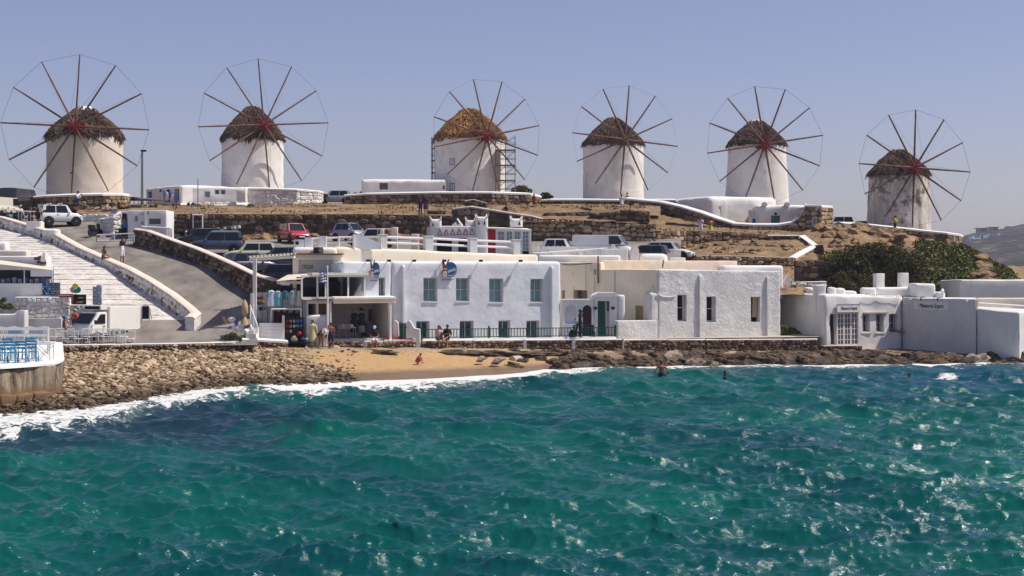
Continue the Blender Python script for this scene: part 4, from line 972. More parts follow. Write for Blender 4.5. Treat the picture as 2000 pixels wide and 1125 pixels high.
# ================================================================ STEPS, STREET WALLS
def stair():
    o = T('stairway', 'broad whitewashed stone stairway climbing left of the street parapet', 'stairs', P(150, 625, 94))
    k = NT('whitewashed_steps'); b = k.b; b.inputs['Roughness'].default_value = .9
    br = k.n('TexBrick'); br.inputs['Scale'].default_value = 1; br.inputs['Brick Width'].default_value = .62; br.inputs['Row Height'].default_value = .33; br.inputs['Mortar Size'].default_value = .01
    br.inputs['Color1'].default_value = (.6, .56, .51, 1); br.inputs['Color2'].default_value = (.76, .72, .67, 1); br.inputs['Mortar'].default_value = (.45, .41, .36, 1)
    k.l(k.mix(.4, k.pos(), k.n('TexNoise', i_Scale=1.3).outputs['Color']), br.inputs['Vector'])
    n = k.noise(1.3, 5, .7); n9 = k.noise(5, 6, .75); c = k.mix(k.fr(n, .5, .75, 0, .6), br.outputs[0], (.36, .31, .27)); c = k.mix(k.fr(n9, .45, .7, 0, .7), c, (.3, .26, .22)); c = k.mix(k.fr(n9, .3, .44, .6, 0), c, (.84, .81, .77))
    k.l(c, b.inputs['Base Color']); k.l(k.bump(n, .6, .05), b.inputs['Normal'])
    N = 29
    for i in range(N):
        D0 = 93.6 + i * .98; z = fz(D0 + .5) - .15; a = X(-260, D0); bx = X(par_u(D0 + .5), D0)
        rows = []
        nu = 40
        rise = fz(D0 + 1.48) - fz(D0 + .5)
        for (yy, zz) in ((D0, z - .5), (D0 + .01, z - .02), (D0 + .04, z), (D0 + 1.0, z + rise - .045)):
            rows.append([(a + (bx - a) * j / nu, yy + .07 * noise.noise(Vector(((a + (bx - a) * j / nu) * .9, i * 3, 0))), zz + .04 * noise.noise(Vector(((a + (bx - a) * j / nu) * 1.3, i * 5, 1)))) for j in range(nu + 1)])
        MB().sheet(rows).build('step', k.m, o)
stair()
pp = []
for u, D, vt in PAR:
    zt = Z(vt, D); pp.append((X(u, D), D, zt - 1.5, zt))
pp.append((X(374, 92.6), 92.6, 1.9, Z(612, 92.6))); pp.append((X(362, 91.6), 91.6, 1.5, Z(622, 91.6)))
def parapet():
    o = stone_wall('long whitewashed rough stone parapet between the stairway and the street', pp, 'washst', 'mortarw', .34, 300, .55, cap='y', capm='mill', caph=.1, capover=.05, name='parapet_wall', proud=.06)
    # dark hollows where the render has fallen off
    m = MB()
    for i in range(46):
        k = rnd.randrange(1, len(pp) - 3); f = rnd.random(); a, b = Vector(pp[k]), Vector(pp[k + 1][:3]) if False else Vector(pp[k + 1])
        p = Vector((pp[k][0] + (pp[k + 1][0] - pp[k][0]) * f, pp[k][1] + (pp[k + 1][1] - pp[k][1]) * f, 0)); zt = pp[k][3] + (pp[k + 1][3] - pp[k][3]) * f
        t = Vector((pp[k + 1][0] - pp[k][0], pp[k + 1][1] - pp[k][1], 0)).normalized(); n_ = Vector((t.y, -t.x, 0))
        m.ell(p + n_ * .05 + Vector((0, 0, zt - rnd.uniform(.35, .95))), (.16, .1, rnd.uniform(.08, .2)), 7, 5, Matrix.Rotation(math.atan2(t.y, t.x), 3, 'Z'))
    m.build('exposed_stones', W['stone'], o, kind='stuff')
    for (u, D, v) in ((97, 114.8, 452), (107, 113.9, 452), ):
        MB().lathe([(.42, Z(v + 6, D)), (.42, Z(v - 2, D)), (.3, Z(v - 4, D)), (.02, Z(v - 5, D))], (X(u, D), D, 0), 14).build('bollard_top', W['white'], o, smooth=True)
    MB().box(P(69, 441, 117.5), (1.1, 1.0, .7)).build('pier_cap', W['white'], o, bevel=.06)
parapet()
stone_wall('dark rubble wall with whitewashed top along the right of the street', [(X(u, D), D, fz(D) - .3, Z(v, D)) for u, D, v in ((262, 112.6, 449), (285, 111.2, 452), (320, 109.1, 465), (345, 107.5, 474), (382, 105.1, 487), (420, 102.8, 503), (460, 100.2, 521), (497, 98, 539), (535, 95.8, 549))], 'stoned', 'mortar', .3, 300, .5, cap='y', capm='mill', caph=.1, capover=.03, name='street_wall')

# low wall between beach and houses
LW = [(648, 710, 1.5), (717, 749, 1.45), (751, 811, 1.5), (826, 925, 1.45), (928.5, 1022, 1.42), (1028, 1117, 1.4), (1123.5, 1216, 1.38), (1218.5, 1304, 1.33), (1306, 1378, 1.3), (1380, 1465, 1.28), (1467, 1530, 1.26), (1532, 1597, 1.24)]
LL = ['low beach wall behind the boy in dark shorts', 'short shaded beach wall left of the woman in the blue cap', 'low beach wall under the red cushions', 'low stone wall the couple sits on', 'low beach wall right of the sitting couple', 'low dark beach wall under the middle of the green railing', 'low dark beach wall under the portal door', 'low dark beach wall left under the rough white house', 'low beach wall below the left window of the rough white house', 'low beach wall below the middle of the rough white house', 'low beach wall below the shuttered window', 'low beach wall at the right end, past the rough white house']
DW = lambda u: itp([(480, 91), (650, 91.8), (765, 92.8), (920, 94), (1096, 95.6), (1300, 97.3), (1595, 99.8)], u)
for i, ((a, b, zt), L) in enumerate(zip(LW, LL)):
    zb = lambda u: itp(TOPZ, u) - .1
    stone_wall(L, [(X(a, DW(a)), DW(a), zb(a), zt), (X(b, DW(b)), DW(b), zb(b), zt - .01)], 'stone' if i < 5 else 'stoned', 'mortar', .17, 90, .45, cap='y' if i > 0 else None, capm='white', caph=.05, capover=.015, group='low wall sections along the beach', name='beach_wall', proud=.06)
for i, (u, L) in enumerate([(713, 'white pillar between the low beach walls, left of the seated woman'), (926.7, 'thin white pillar in the low wall right of the sitting couple'), (1025, 'white pillar in the low wall below the third lower window'), (1120.5, 'white pillar in the low wall below the arch'), (1217.3, 'thin white joint pillar right of the portal')]):
    D = DW(u) - .06; w_ = .1 if i in (1, 4) else .2
    MB().box2((X(u, D) - w_ / 2, D - .02, itp(TOPZ, u) - .1), (X(u, D) + w_ / 2, D + .4, 1.5 if i == 0 else 1.47)).build('wall_pillar', W['white'], label=L, cat='pillar', bevel=.02)
# pavement behind the low wall
def pavement():
    rows = [[(X(u, DW(u) + o_), DW(u) + o_, 1.3 + (.1 if o_ < 1 else .12)) for u in np.linspace(560, 1600, 60)] for o_ in (.3, 3, 8.5)]
    MB().sheet(rows).build('pavement', W['concrete'], kind='structure')
pavement()
def newel():
    D = DW(815) - .05; z0 = itp(TOPZ, 815) - .1
    prof = [(794, 629), (800, 626), (805, 633), (809, 641), (820, 643), (821, 681), (812, 682), (812, 660), (794, 660)]
    MB().prism([tuple(P(u, v, D)) for u, v in prof][::-1], (0, .55, 0)).build('stair_newel', W['white'], label='curved white newel wall beside the green gate left of the sitting couple', cat='wall', bevel=.03)
    o = T('gate', 'small green gate between white walls left of the sitting couple', 'gate', P(785, 660, 94))
    for i in range(5): MB().box2((X(779 + i * 3, 94), 94, 1.45), (X(781.4 + i * 3, 94), 94.04, Z(631, 94))).build('board', W['green_paint'], o)
    MB().box2((X(778.5, 94), 94.04, Z(640, 94)), (X(794, 94), 94.07, Z(638, 94))).build('gate_rail', W['green_paint'], o)
    MB().prism([tuple(P(u, v, 93.6)) for u, v in [(767, 627), (772, 625), (778, 630), (779, 658), (767, 658)]][::-1], (0, .4, 0)).build('gate_wall', W['white'], label='small sloping white wall left of the green gate', cat='wall', bevel=.03)
newel()
def railing():
    o = T('railing', 'green wooden railing on the white plinth before the blue-grey house', 'railing', P(1000, 658, 95.3))
    ua, ub = 823, 1203; post = [823, 860, 955, 1043, 1121, 1202]
    fr, L = line_fr((ua, DW(ua) + .45), (ub, DW(ub) + .45)); z0, z1 = 1.62, 2.12
    for z in (z0, z1):
        m = MB(); fr.bx(m, 0, L, -.03, .03, z, z + .05); m.build('rail', W['green_paint'], o)
    n = int(L / .19)
    for i in range(n):
        s = (i + .5) * L / n; m = MB(); fr.bx(m, s - .022, s + .022, -.018, .018, z0 + .052, z1 - .002); m.build('baluster', W['green_paint'], o)
    for u in post:
        s = fr.su(u); m = MB(); fr.bx(m, s - .05, s + .05, -.05, .05, 1.42, z1 + .12); m.build('post', W['green_paint'], o)
        m = MB(); m.ell(fr.pt(s, 0, z1 + .15), .06, 8, 6); m.build('finial', W['green_paint'], o)
    block('plinth', fr.foot(fr.su(826), L, .35, .12), 1.2, 1.56, W['white'], o, rc=.03, rt=.03, cell=.5)
railing()

# ================================================================ THE BLUE-GREY HOUSE
fB = Fr(765, 94, 22); sB = fB.su(1096)
WF = C(.5, .52, .5, .5)
o = T('house', 'two-storey blue-grey plastered house with four teal windows above the beach', 'house', fB.pt(sB / 2, -2, 1.3)); BLUE = o
hl = []
for a, b, c, d in ((827, 854.5, 542.5, 589), (890.5, 917, 543, 588.5), (955.5, 983, 544, 590.5), (1036, 1060.5, 544.5, 590), (813, 839, 627, 668), (898, 925.5, 626.5, 668), (973.5, 997, 626, 667), (1028, 1053.5, 626, 667)):
    hl.append((fB.su(a), fB.su(b), fB.zv((a + b) / 2, d), fB.zv((a + b) / 2, c)))
block('wall', fB.foot(0, sB, 6.5), 1.2, 6.3, W['blue'], o, [(0, h[0], h[1], h[2], h[3], .42) for h in hl], rc=.2, rt=.2, amp=.02, cell=.3)
for i, h in enumerate(hl):
    wn = win(o, fB, h[0] + .004, h[1] - .004, h[2] + .004, h[3] - .004, -.36, WF, W['tealglass'] if i < 4 else W['glass'], 2, 2 if i < 4 else 1, fw=.07)
    if i < 4:
        m = MB(); fB.bx(m, h[0] - .03, h[1] + .03, -.3, .05, h[2] - .07, h[2] + .006); m.build('sill', W['white'], wn)
def fin(fr, u, vt, w_, outt, outb, parent, m, zb=1.2):
    s = fr.su(u); zt = fr.zv(u, vt); mb = MB()
    pts = [fr.pt(s, -.1, zb), fr.pt(s, outb, zb), fr.pt(s, (outt + outb) / 2, (zb + zt) / 2), fr.pt(s, outt, zt - .15), fr.pt(s, outt * .6, zt), fr.pt(s, -.1, zt)]
    mb.prism([p + fr.t * w_ for p in pts], -fr.t * w_); return mb.build('buttress', m, parent, bevel=.03)
fin(fB, 784, 517, .17, .24, .27, o, W['blue']); fin(fB, 1074, 519.5, .17, .25, .28, o, W['blue'])
# spotlights on arms along the roof edge
for i, (u, L) in enumerate([(716, 'black spotlight arm left of the small donkey sign'), (757, 'black spotlight arm over the small donkey sign'), (806, 'black spotlight arm on the roof edge near the left buttress'), (865, 'black spotlight arm over the large donkey sign'), (936, 'black spotlight arm right of the large donkey sign'), (1013.5, 'black spotlight arm over the third upper window')]):
    s = fB.su(u); o2 = T('spotlight', L, 'spotlight', fB.pt(s, 0, 6.25), 'spotlights on the roof edge')
    MB().tube(fB.pt(s, -.1, 6.33), fB.pt(s, .3, 6.36), .022, .022, 6).build('arm', W['dark'], o2)
    MB().box(fB.pt(s, .3, 6.34), (.2, .16, .14), R(22)).build('lamp_head', W['dark'], o2)
# donkey signs: blue disc, brown donkey head with long ears
def donkey_sign(label, u, v, sx, fr, out, lit):
    s = fr.su(u); z = fr.zv(u, v); o = T('sign', label, 'sign', fr.pt(s, out, z))
    def poly(pts, m, name, o0, o1, par=None):
        mb = MB(); q = [fr.pt(s + a * sx, out + o0, z + b) for a, b in pts]; mb.prism(q, fr.n * (o1 - o0)); return mb.build(name, m, par or o)
    disc = [(.17 + .4 * cos(2 * pi * i / 28), .02 + .47 * sin(2 * pi * i / 28)) for i in range(28)]
    dd = poly(disc, C(.012, .08, .26, .5), 'disc', 0, .05)
    br_, pale = C(.1, .05, .04), C(.62, .5, .4)
    for a, b in ((-.33, .12), (-.1, -.1)):
        ear = [(-.27 + a * .25, .2), (-.12 + a * .1, .2), (a + .14 if a < -.2 else .06, .62), (a + .05 if a < -.2 else -.02, .68)]
    poly([(-.36, .12), (-.2, .16), (-.27, .5), (-.36, .72), (-.42, .5)], br_, 'ear', .05, .08); poly([(-.2, .16), (-.06, .12), (.03, .5), (.06, .72), (-.06, .55)], br_, 'ear', .05, .08)
    poly([(-.21 + .17 * cos(2 * pi * i / 16), -.08 + .36 * sin(2 * pi * i / 16)) for i in range(16)], br_, 'donkey_head', .051, .09)
    poly([(-.23 + .14 * cos(2 * pi * i / 16), -.24 + .19 * sin(2 * pi * i / 16)) for i in range(16)], pale, 'muzzle', .091, .11)
    for a in (-.29, -.17): poly([(a + .03 * cos(2 * pi * i / 8), .06 + .05 * sin(2 * pi * i / 8)) for i in range(8)], C(.8, .8, .78), 'eye', .091, .105)
    poly([(-.32, -.26), (-.14, -.24), (-.14, -.22), (-.32, -.24)], br_, 'mouth', .111, .116)
    wt = C(.85, .85, .83)
    t = text('best', .3, wt, o, fr.pt(s + .2 * sx, out + .056, z - .02), fr.ang); t.rotation_euler[1] = R(-18); t.scale = (abs(sx), 1, 1)
    # curved lower word, one letter at a time
    for i, ch in enumerate('memories'):
        a = R(-112 + i * 17); t = text(ch, .15, wt, o, fr.pt(s + (.17 + .33 * cos(a)) * sx, out + .056, z + .02 + .38 * sin(a)), fr.ang); t.rotation_euler[1] = -(a + pi / 2); t.scale = (abs(sx), 1, 1)
    t = text('great souvenirs', .16, C(.02, .08, .3), o, fr.pt(s - .02 * sx, out + .02, z - .6), fr.ang, extr=.01, font_w=.95); t.scale = (abs(sx) * .85, 1, 1)
donkey_sign('large round blue sign with brown donkey head between the upper windows', 874, 527, 1.0, fB, .1, True)
donkey_sign('narrow tilted blue donkey sign above the window slit of the shop wing', 729.5, 528, .62, fB, .1, False)
# the wing left of the house with the shop underneath
o = T('shop_wing', 'blue-grey shop wing left of the house, open shop on the ground floor', 'shop', fB.pt(-2, -2, 1.3)); WING = o
sl_, sr_ = fB.su(668), -.03
ha = (fB.su(740), fB.su(752.5), fB.zv(746, 583.5), fB.zv(746, 542))
block('wall', [fB.pt(sl_, 0), fB.pt(sr_, 0), fB.pt(sr_, -5), fB.pt(sl_, -5)], fB.zv(716, 586), 6.28, W['blue'], o, [(0, ha[0] - sl_, ha[1] - sl_, ha[2] + .12, ha[3], .35)], rc=.14, rt=.14, amp=.018)
win(o, fB, ha[0] + .004, ha[1] - .004, ha[2] + .125, ha[3] - .004, -.3, WF, W['glass'], 2, 1)
g0, g1 = fB.su(600), -.035; hz0, hz1 = 1.6, 3.86
h1 = (fB.su(645), fB.su(759)); h2 = (fB.su(602), fB.su(618)); h3 = (fB.su(622), fB.su(641))
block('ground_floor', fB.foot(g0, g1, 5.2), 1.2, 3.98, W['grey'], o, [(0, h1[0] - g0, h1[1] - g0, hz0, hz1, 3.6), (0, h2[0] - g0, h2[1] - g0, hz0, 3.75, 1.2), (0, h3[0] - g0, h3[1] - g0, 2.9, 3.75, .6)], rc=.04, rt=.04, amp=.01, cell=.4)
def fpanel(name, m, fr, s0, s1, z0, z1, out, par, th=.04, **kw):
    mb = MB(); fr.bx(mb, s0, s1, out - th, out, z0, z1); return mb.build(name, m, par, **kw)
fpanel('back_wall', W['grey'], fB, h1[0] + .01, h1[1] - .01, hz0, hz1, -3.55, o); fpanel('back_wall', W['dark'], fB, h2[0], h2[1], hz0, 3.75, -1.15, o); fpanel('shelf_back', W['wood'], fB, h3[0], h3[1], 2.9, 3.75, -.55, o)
MB().hexa([fB.pt(g0 + 1.4, .95, 4.0), fB.pt(.0, .95, 4.0), fB.pt(.0, .0, 4.0), fB.pt(g0 + 1.4, .0, 4.0), fB.pt(g0 + 1.4, .95, 4.14), fB.pt(.0, .95, 4.14), fB.pt(.0, 0, 4.2), fB.pt(g0 + 1.4, 0, 4.2)]).build('canopy_slab', W['white'], o, bevel=.02)
fpanel('canopy_beam', W['cream'], fB, g0 + 1.4, -.02, 3.78, 3.985, .9, o, .1)
for u in (640.5, 763): 
    s = fB.su(u, .85); m = MB(); fB.bx(m, s - .06, s + .06, .76, .88, 1.4, 3.77); m.build('post', W['white_paint'], o)
# upper glass shopfront
o3 = T('glass_shopfront', 'dark glazed upper shopfront behind the flag with white frames', 'shop', fB.pt(-4, .3, 4.1))
a0, a1 = fB.su(589, .3), fB.su(713, .3); zb_, zt_ = 4.16, fB.zv(650, 541)
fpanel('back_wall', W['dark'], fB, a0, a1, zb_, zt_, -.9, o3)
MB().hexa([fB.pt(a0, .3, zb_ - .1), fB.pt(a1, .3, zb_ - .1), fB.pt(a1, -.9, zb_ - .1), fB.pt(a0, -.9, zb_ - .1), fB.pt(a0, .3, zb_), fB.pt(a1, .3, zb_), fB.pt(a1, -.9, zb_), fB.pt(a0, -.9, zb_)]).build('floor_slab', W['concrete'], o3)
for u in (589.5, 620, 636, 680, 712): s = fB.su(u, .3); fpanel('mullion', W['white_paint'], fB, s - .05, s + .05, zb_, zt_, .33, o3, .08)
fpanel('top_beam', W['white_paint'], fB, a0, a1 - .02, zt_, zt_ + .1, .34, o3, .1); fpanel('bottom_beam', W['white_paint'], fB, a0, a1, zb_ - .12, zb_ - .002, .36, o3, .12)
fpanel('roof', W['white'], fB, a0 + .6, a1 + .15, zt_ + .105, zt_ + .26, .5, o3, 1.2)
gl = NT('clear_glass'); gl.b.inputs['Transmission Weight'].default_value = 1; gl.b.inputs['Roughness'].default_value = .02; gl.b.inputs['IOR'].default_value = 1.1; gl.b.inputs['Base Color'].default_value = (.6, .66, .7, 1)
for i, (ua, ub) in enumerate(((621, 635), (637, 679), (681, 711))): fpanel('pane', gl.m, fB, fB.su(ua, .3), fB.su(ub, .3), zb_ + .01, zt_ - .01, .28, o3, .02)
for i, (u, c_, L) in enumerate([(645, (.1, .1, .14), 'dark garment hanging leftmost behind the glass front'), (662, (.05, .05, .07), 'black garments hanging behind the middle of the glass front'), (688, (.25, .04, .06), 'dark red dress hanging behind the glass front'), (700, (.5, .06, .16), 'bright pink dress hanging at the right of the glass front'), (707, (.45, .03, .06), 'crimson scarf hanging at the right edge of the glass front'), (694, (.08, .25, .27), 'teal dress hanging behind the glass front')]):
    s = fB.su(u, -.4); zz = zt_ - .25; m = MB(); hgt = 1.0 if i != 1 else 1.2; ww = .12 if i != 1 else .3
    m.lathe([(ww * .9, zz - hgt), (ww * .8, zz - hgt * .5), (ww, zz - .15), (.04, zz)], fB.pt(s, -.4 - .1 * (i % 3)), 8, Matrix.Diagonal((1, .5, 1))); m.build('garment', C(*c_), label=L, cat='garment', group='clothes behind the glass front')

# ================================================================ ROOF TERRACE BEHIND
o = T('terrace_building', 'cream roof terrace block behind the blue-grey house', 'building', fB.pt(2, -5, 6)); oT = -2.6
tz = lambda p: -.09 * ((p - fB.pt(fB.su(660, oT), oT)).dot(fB.t) - 0) / 2
sa, sb_ = fB.su(655, oT), fB.su(1052, oT); zT = 7.22
zoff = lambda s: -.036 * (s - sa)
block('wall', [fB.pt(sa, oT), fB.pt(sb_, oT), fB.pt(sb_, oT - 7), fB.pt(sa, oT - 7)], 5.2, zT, W['cream'], o, rc=.22, rt=.2, ztop=lambda p: zoff((p - fB.o).dot(fB.t)), amp=.02)
bal = T('balustrade', 'white terrace balustrade with thick square posts and double rails', 'railing', fB.pt(2, -2.8, 7))
PO = [(743, 757, 459, 486), (831, 847, 462, 490), (918, 933, 466, 494), (1003, 1017, 469, 499)]
cs = []
for a, b, c, d in PO:
    s0, s1 = fB.su(a, oT - .1), fB.su(b, oT - .1); zz = fB.zv((a + b) / 2, c, oT - .1); zb2 = zT + zoff(s0) - .12
    m = MB(); fB.bx(m, s0, s1, oT - .62, oT - .12, zb2, zz); m.build('post', W['grey'], bal, bevel=.03)
    m = MB(); fB.bx(m, s0 - .03, s1 + .03, oT - .65, oT - .09, zz, zz + .05); m.build('post_cap', W['white'], bal); cs.append((s0, s1, zz))
for (q0, q1, za), (r0, r1, zb2) in zip(cs[:-1], cs[1:]):
    for dz in (-.12, -.48):
        MB().tube(fB.pt(q1, oT - .35, za + dz), fB.pt(r0, oT - .35, zb2 + dz), .075, .075, 8).build('rail', W['white_paint'], bal, smooth=True)
bal2 = T('balustrade', 'left stretch of white terrace railing above the Cirque shop', 'railing', P(640, 485, 96))
D_ = 96.0
for a, b, c, d in ((596, 610, 464, 491), (624, 638, 461, 491), (660, 663.5, 461, 486), (689, 693, 458, 486)):
    MB().box2((X(a, D_), D_ - .2, Z(d + 3, D_)), (X(b, D_), D_ + .2, Z(c, D_))).build('post', W['white_paint'], bal2, bevel=.02)
for va, vb in ((466, 465), (475, 474)):
    for a, b in ((610, 624), (638, 660), (663.5, 689)): MB().tube(P(a, va - (a - 610) * .04, D_), P(b, va - (b - 610) * .04, D_), .06, .06, 8).build('rail', W['white_paint'], bal2, smooth=True)
MB().prism([tuple(P(u, v, 96)) for u, v in ((693, 487), (745, 487), (745, 476), (700, 458), (693, 458))], (0, .25, 0)).build('stair_side_wall', W['white'], label='sloping white stair side wall between the two terrace railings', cat='wall')
MB().box2((X(575, 96.1), 95.8, Z(489, 96)), (X(596, 96.1), 96.3, Z(468, 96))).build('utility_box', W['white_paint'], label='white utility box at the left end of the terrace', cat='box', bevel=.03)
m = MB(); m.box2((X(577, 95.7), 95.74, Z(478, 96)), (X(583, 95.7), 95.8, Z(472, 96))); m.build('window_hole', W['dark'], label='small dark square opening on the white utility box', cat='vent')
# Cirque shop
o = T('cirque_shop', 'small cream shop with the Cirque sign under the terrace', 'shop', P(615, 540, 95))
f = Fr(572, 94.6, 8); s0, s1 = 0, f.su(668); za, zb2 = 3.9, Z(497, 94.6)
hh = (f.su(583) , f.su(650), f.zv(615, 536), f.zv(615, 507))
block('wall', f.foot(0, s1, 3.5), za, zb2, W['cream'], o, [(0, hh[0], hh[1], hh[2], hh[3], .18)], rc=.04, rt=.04)
fpanel('sign_panel', C(.5, .45, .4), f, hh[0], hh[1], hh[2], hh[3], -.14, o)
text('CIRQUE', .36, C(.02, .02, .02), o, f.pt(f.su(601), -.13, f.zv(601, 521.5)), f.ang, font_w=.85).scale = (.6, 1, 1)
for a, b, c, d in ((hh[0] - .12, hh[0], hh[2], hh[3] + .12), (hh[1], hh[1] + .12, hh[2], hh[3] + .12)): fpanel('frame_post', W['white_paint'], f, a, b, c, d, .03, o, .05)
fpanel('frame_head', W['white_paint'], f, hh[0] + .002, hh[1] - .002, hh[3], hh[3] + .118, .027, o, .05)
fpanel('roof_edge', W['wood'], f, -.1, s1 + .1, zb2, zb2 + .07, .3, o, 1)
block('roof_parapet', f.foot(.0, s1 - .3, 2.5, -.15), zb2 + .07, Z(483, 94.6), W['white'], o, rc=.2, rt=.2)
fan = T('air_conditioner', 'dark air conditioner outlet on the edge above the Cirque sign', 'air conditioner', f.pt(f.su(622), .1, zb2 + .1)); m = MB(); f.bx(m, f.su(612), f.su(631), -.14, .15, zb2 + .08, zb2 + .44); m.build('case', W['black'], fan); m = MB(); m.tube(f.pt(f.su(627), .15, zb2 + .26), f.pt(f.su(627), .18, zb2 + .26), .16, .16, 14); m.build('fan_grille', W['metal'], fan)
# pergola and its posts
pg = T('pergola', 'white slatted pergola left of the Cirque shop', 'pergola', P(497, 610, 92))
MB().box2((X(493.5, 92), 92, 1.6), (X(500.5, 92), 92.2, Z(503, 92))).build('post', W['white_paint'], pg)
MB().box2((X(489, 91.9), 91.9, 1.6), (X(494.5, 91.9), 92.4, Z(573, 92))).build('post_base', W['white'], pg)
MB().tube(P(488, 508, 92), P(576, 502, 94.3), .09, .09, 4).build('beam', W['white_paint'], pg); MB().tube(P(488, 505, 95.5), P(576, 501, 96), .09, .09, 4).build('beam', W['white_paint'], pg)
for i in range(13):
    t = i / 12; a = P(488 + 88 * t, 503 - 6 * t, 92 + 2.3 * t); MB().box(a + Vector((0, 1.6, .05)), (.1, 4.0, .12)).build('rafter', C(.5, .45, .38), pg)
MB().sheet([[tuple(P(539, 549, 92.4)), tuple(P(590, 545, 92.2))], [tuple(P(563, 536, 94.5)), tuple(P(611, 534, 94.4))]]).build('awning', W['canvas'], label='sloping cream awning over the hanging dresses', cat='awning')
MB().box2((X(541, 92.4), 92.35, Z(555, 92.4)), (X(589, 92.4), 92.45, Z(549, 92.4))).build('awning_valance', W['canvas'], label='straight cream valance under the sloping awning', cat='awning')
MB().box2((X(547, 92.2), 92.28, Z(556, 92.2)), (X(566, 92.2), 92.33, Z(551.5, 92.2))).build('small_sign', W['white_paint'], label='small white sign hanging under the cream awning', cat='sign')
# dresses on hangers
oR = T('clothes_rack', 'black metal rail carrying the hanging dresses', 'clothes rack', P(550, 610, 92.3))
MB().tube(P(520, 565, 92.3), P(592, 563, 92.3), .02, .02, 6).build('rail', W['dark'], oR)
for u in (512, 523, 552, 575, 591): MB().tube(P(u, 564, 92.35), (X(u, 92.35), 92.35, 1.65), .02, .02, 6).build('post', W['dark'], oR)
def dress(u, v, h, w_, c1, c2, L, D=92.2):
    p = P(u, v, D); s = D / F; hh_ = h * s; ww = w_ * s / 2; o = T('dress', L, 'dress', p, 'dresses on the rail')
    m = MB(); m.lathe([(ww * 1.0, p.z - hh_), (ww * .95, p.z - hh_ * .75), (ww * .8, p.z - hh_ * .4)], (p.x, p.y, 0), 12, Matrix.Diagonal((1, .55, 1)), jit=.08); m.build('skirt', c2, o, smooth=True)
    m = MB(); m.lathe([(ww * .8, p.z - hh_ * .41), (ww * .62, p.z - hh_ * .25), (ww * .78, p.z - hh_ * .08), (.05, p.z)], (p.x, p.y, 0), 12, Matrix.Diagonal((1, .55, 1)), jit=.06); m.build('top', c1, o, smooth=True)
dress(530, 567, 31, 15, C(.5, .6, .75), C(.6, .68, .75), 'pale blue patterned dress, leftmost on the rail'); dress(543, 568, 28, 14, C(.25, .5, .6), C(.1, .4, .5), 'turquoise patterned dress second on the rail'); dress(557, 568, 17, 12, C(.08, .13, .3), C(.02, .22, .18), 'navy top with green skirt third on the rail'); dress(571, 568, 27, 12, C(.2, .4, .5), C(.4, .5, .6), 'grey-blue tunic fourth on the rail'); dress(584, 567, 30, 11, C(.6, .56, .5), C(.55, .5, .42), 'long cream dress, rightmost on the rail')
m = MB(); m.box2((X(497, 94), 93.9, 1.65), (X(592, 94), 94.1, Z(571, 94))); m.build('shop_back_wall', W['grey'], label='grey back wall behind the hanging dresses', cat='wall')
bag = [('red', (.25, .03, .02), 505, 582), ('brown', (.15, .07, .03), 511, 581), ('olive', (.1, .09, .04), 506, 592), ('ochre', (.3, .17, .05), 513, 591), ('black', (.02, .02, .02), 509, 603), ('tan', (.3, .2, .12), 516, 602)]
for nm, c_, u, v in bag: MB().ell(P(u, v, 93.3), (.13, .08, .12), 8, 6).build('handbag', C(*c_), label='%s handbag hanging in the shop left of the dresses' % nm, cat='handbag', group='handbags left of the dresses')
for i in range(9):
    u = 534 + i * 6.2; MB().box2((X(u, 93.2), 93.2, 1.66), (X(u + 5, 93.2), 93.5, Z(604 + (i * 5) % 9, 93.2))).build('goods_box', C(*[(.05, .03, .03), (.12, .04, .03), (.03, .03, .06)][i % 3]), label='dark box of goods under the dresses, number %s' % i if False else 'dark box of goods standing in the row under the dresses', cat='box', group='goods boxes under the dresses')
tb = T('display_table', 'white pipe table frame below the dresses', 'table', P(558, 620, 92))
MB().tube(P(530, 604, 91.9), P(588, 603, 91.9), .05, .05, 6).build('top_rail', W['white_paint'], tb)
for u in (530, 588): MB().tube(P(u, 604, 91.9), (X(u - 1.5, 91.9), 91.9, 1.65), .045, .045, 6).build('leg', W['white_paint'], tb)
# siding wall, sandal rack, rounded wall
f = Fr(487, 91.3, 8)
o = T('siding_wall', 'white wall of horizontal siding boards below the shop', 'wall', f.pt(1, 0, 1.5))
for i in range(6):
    z = 1.42 + i * .2; m = MB(); f.bx(m, f.su(500 if i < 5 else 506), f.su(552), -.1 - .012 * (i % 2), 0, z, z + .192); m.build('board', W['white_paint'], o)
m = MB(); f.bx(m, f.su(551), f.su(556), -.2, .04, 1.3, f.zv(555, 616)); m.build('end_post', W['white'], o)
rk = T('sandal_rack', 'black rack of hanging sandals beside the white siding', 'rack', f.pt(f.su(575), 0, 1.3)); m = MB(); f.bx(m, f.su(557), f.su(593), -.3, -.1, 1.2, f.zv(575, 620)); m.build('board', W['black'], rk)
for i in range(12):
    u = 561 + (i % 5) * 6.7; v = 627 + (i // 5) * 10; cc = [(.4, .03, .03), (.5, .5, .5), (.05, .12, .4), (.45, .35, .25), (.1, .25, .5)][(i * 3) % 5]
    m = MB()
    for d in (-.035, .035): m.ell(f.pt(f.su(u) + d, -.07, f.zv(u, v)), (.03, .03, .1), 6, 5)
    m.build('sandals', C(*cc), rk)
block('rounded_wall', Fr(597, 91.9, 5).foot(0, 1.35, .5), 1.2, Z(615, 91.9), W['white'], rc=.15, rt=.15, label='white rounded wall behind the person in the yellow robe', cat='wall')
stone_wall('low wall with thick whitewashed top at the end of the rubble slope', [(X(468, 89.8), 89.8, 1.0, 1.62), (X(500, 90.2), 90.2, 1.0, 1.6), (X(562, 91), 91, .9, 1.45)], 'stone', 'mortar', .2, 120, .6, cap='y', caph=.16, capover=.1, name='beach_wall')
sr2 = T('stair_rail', 'pair of white slanting hand rails beside the closed parasol', 'railing', P(495, 640, 90.6))
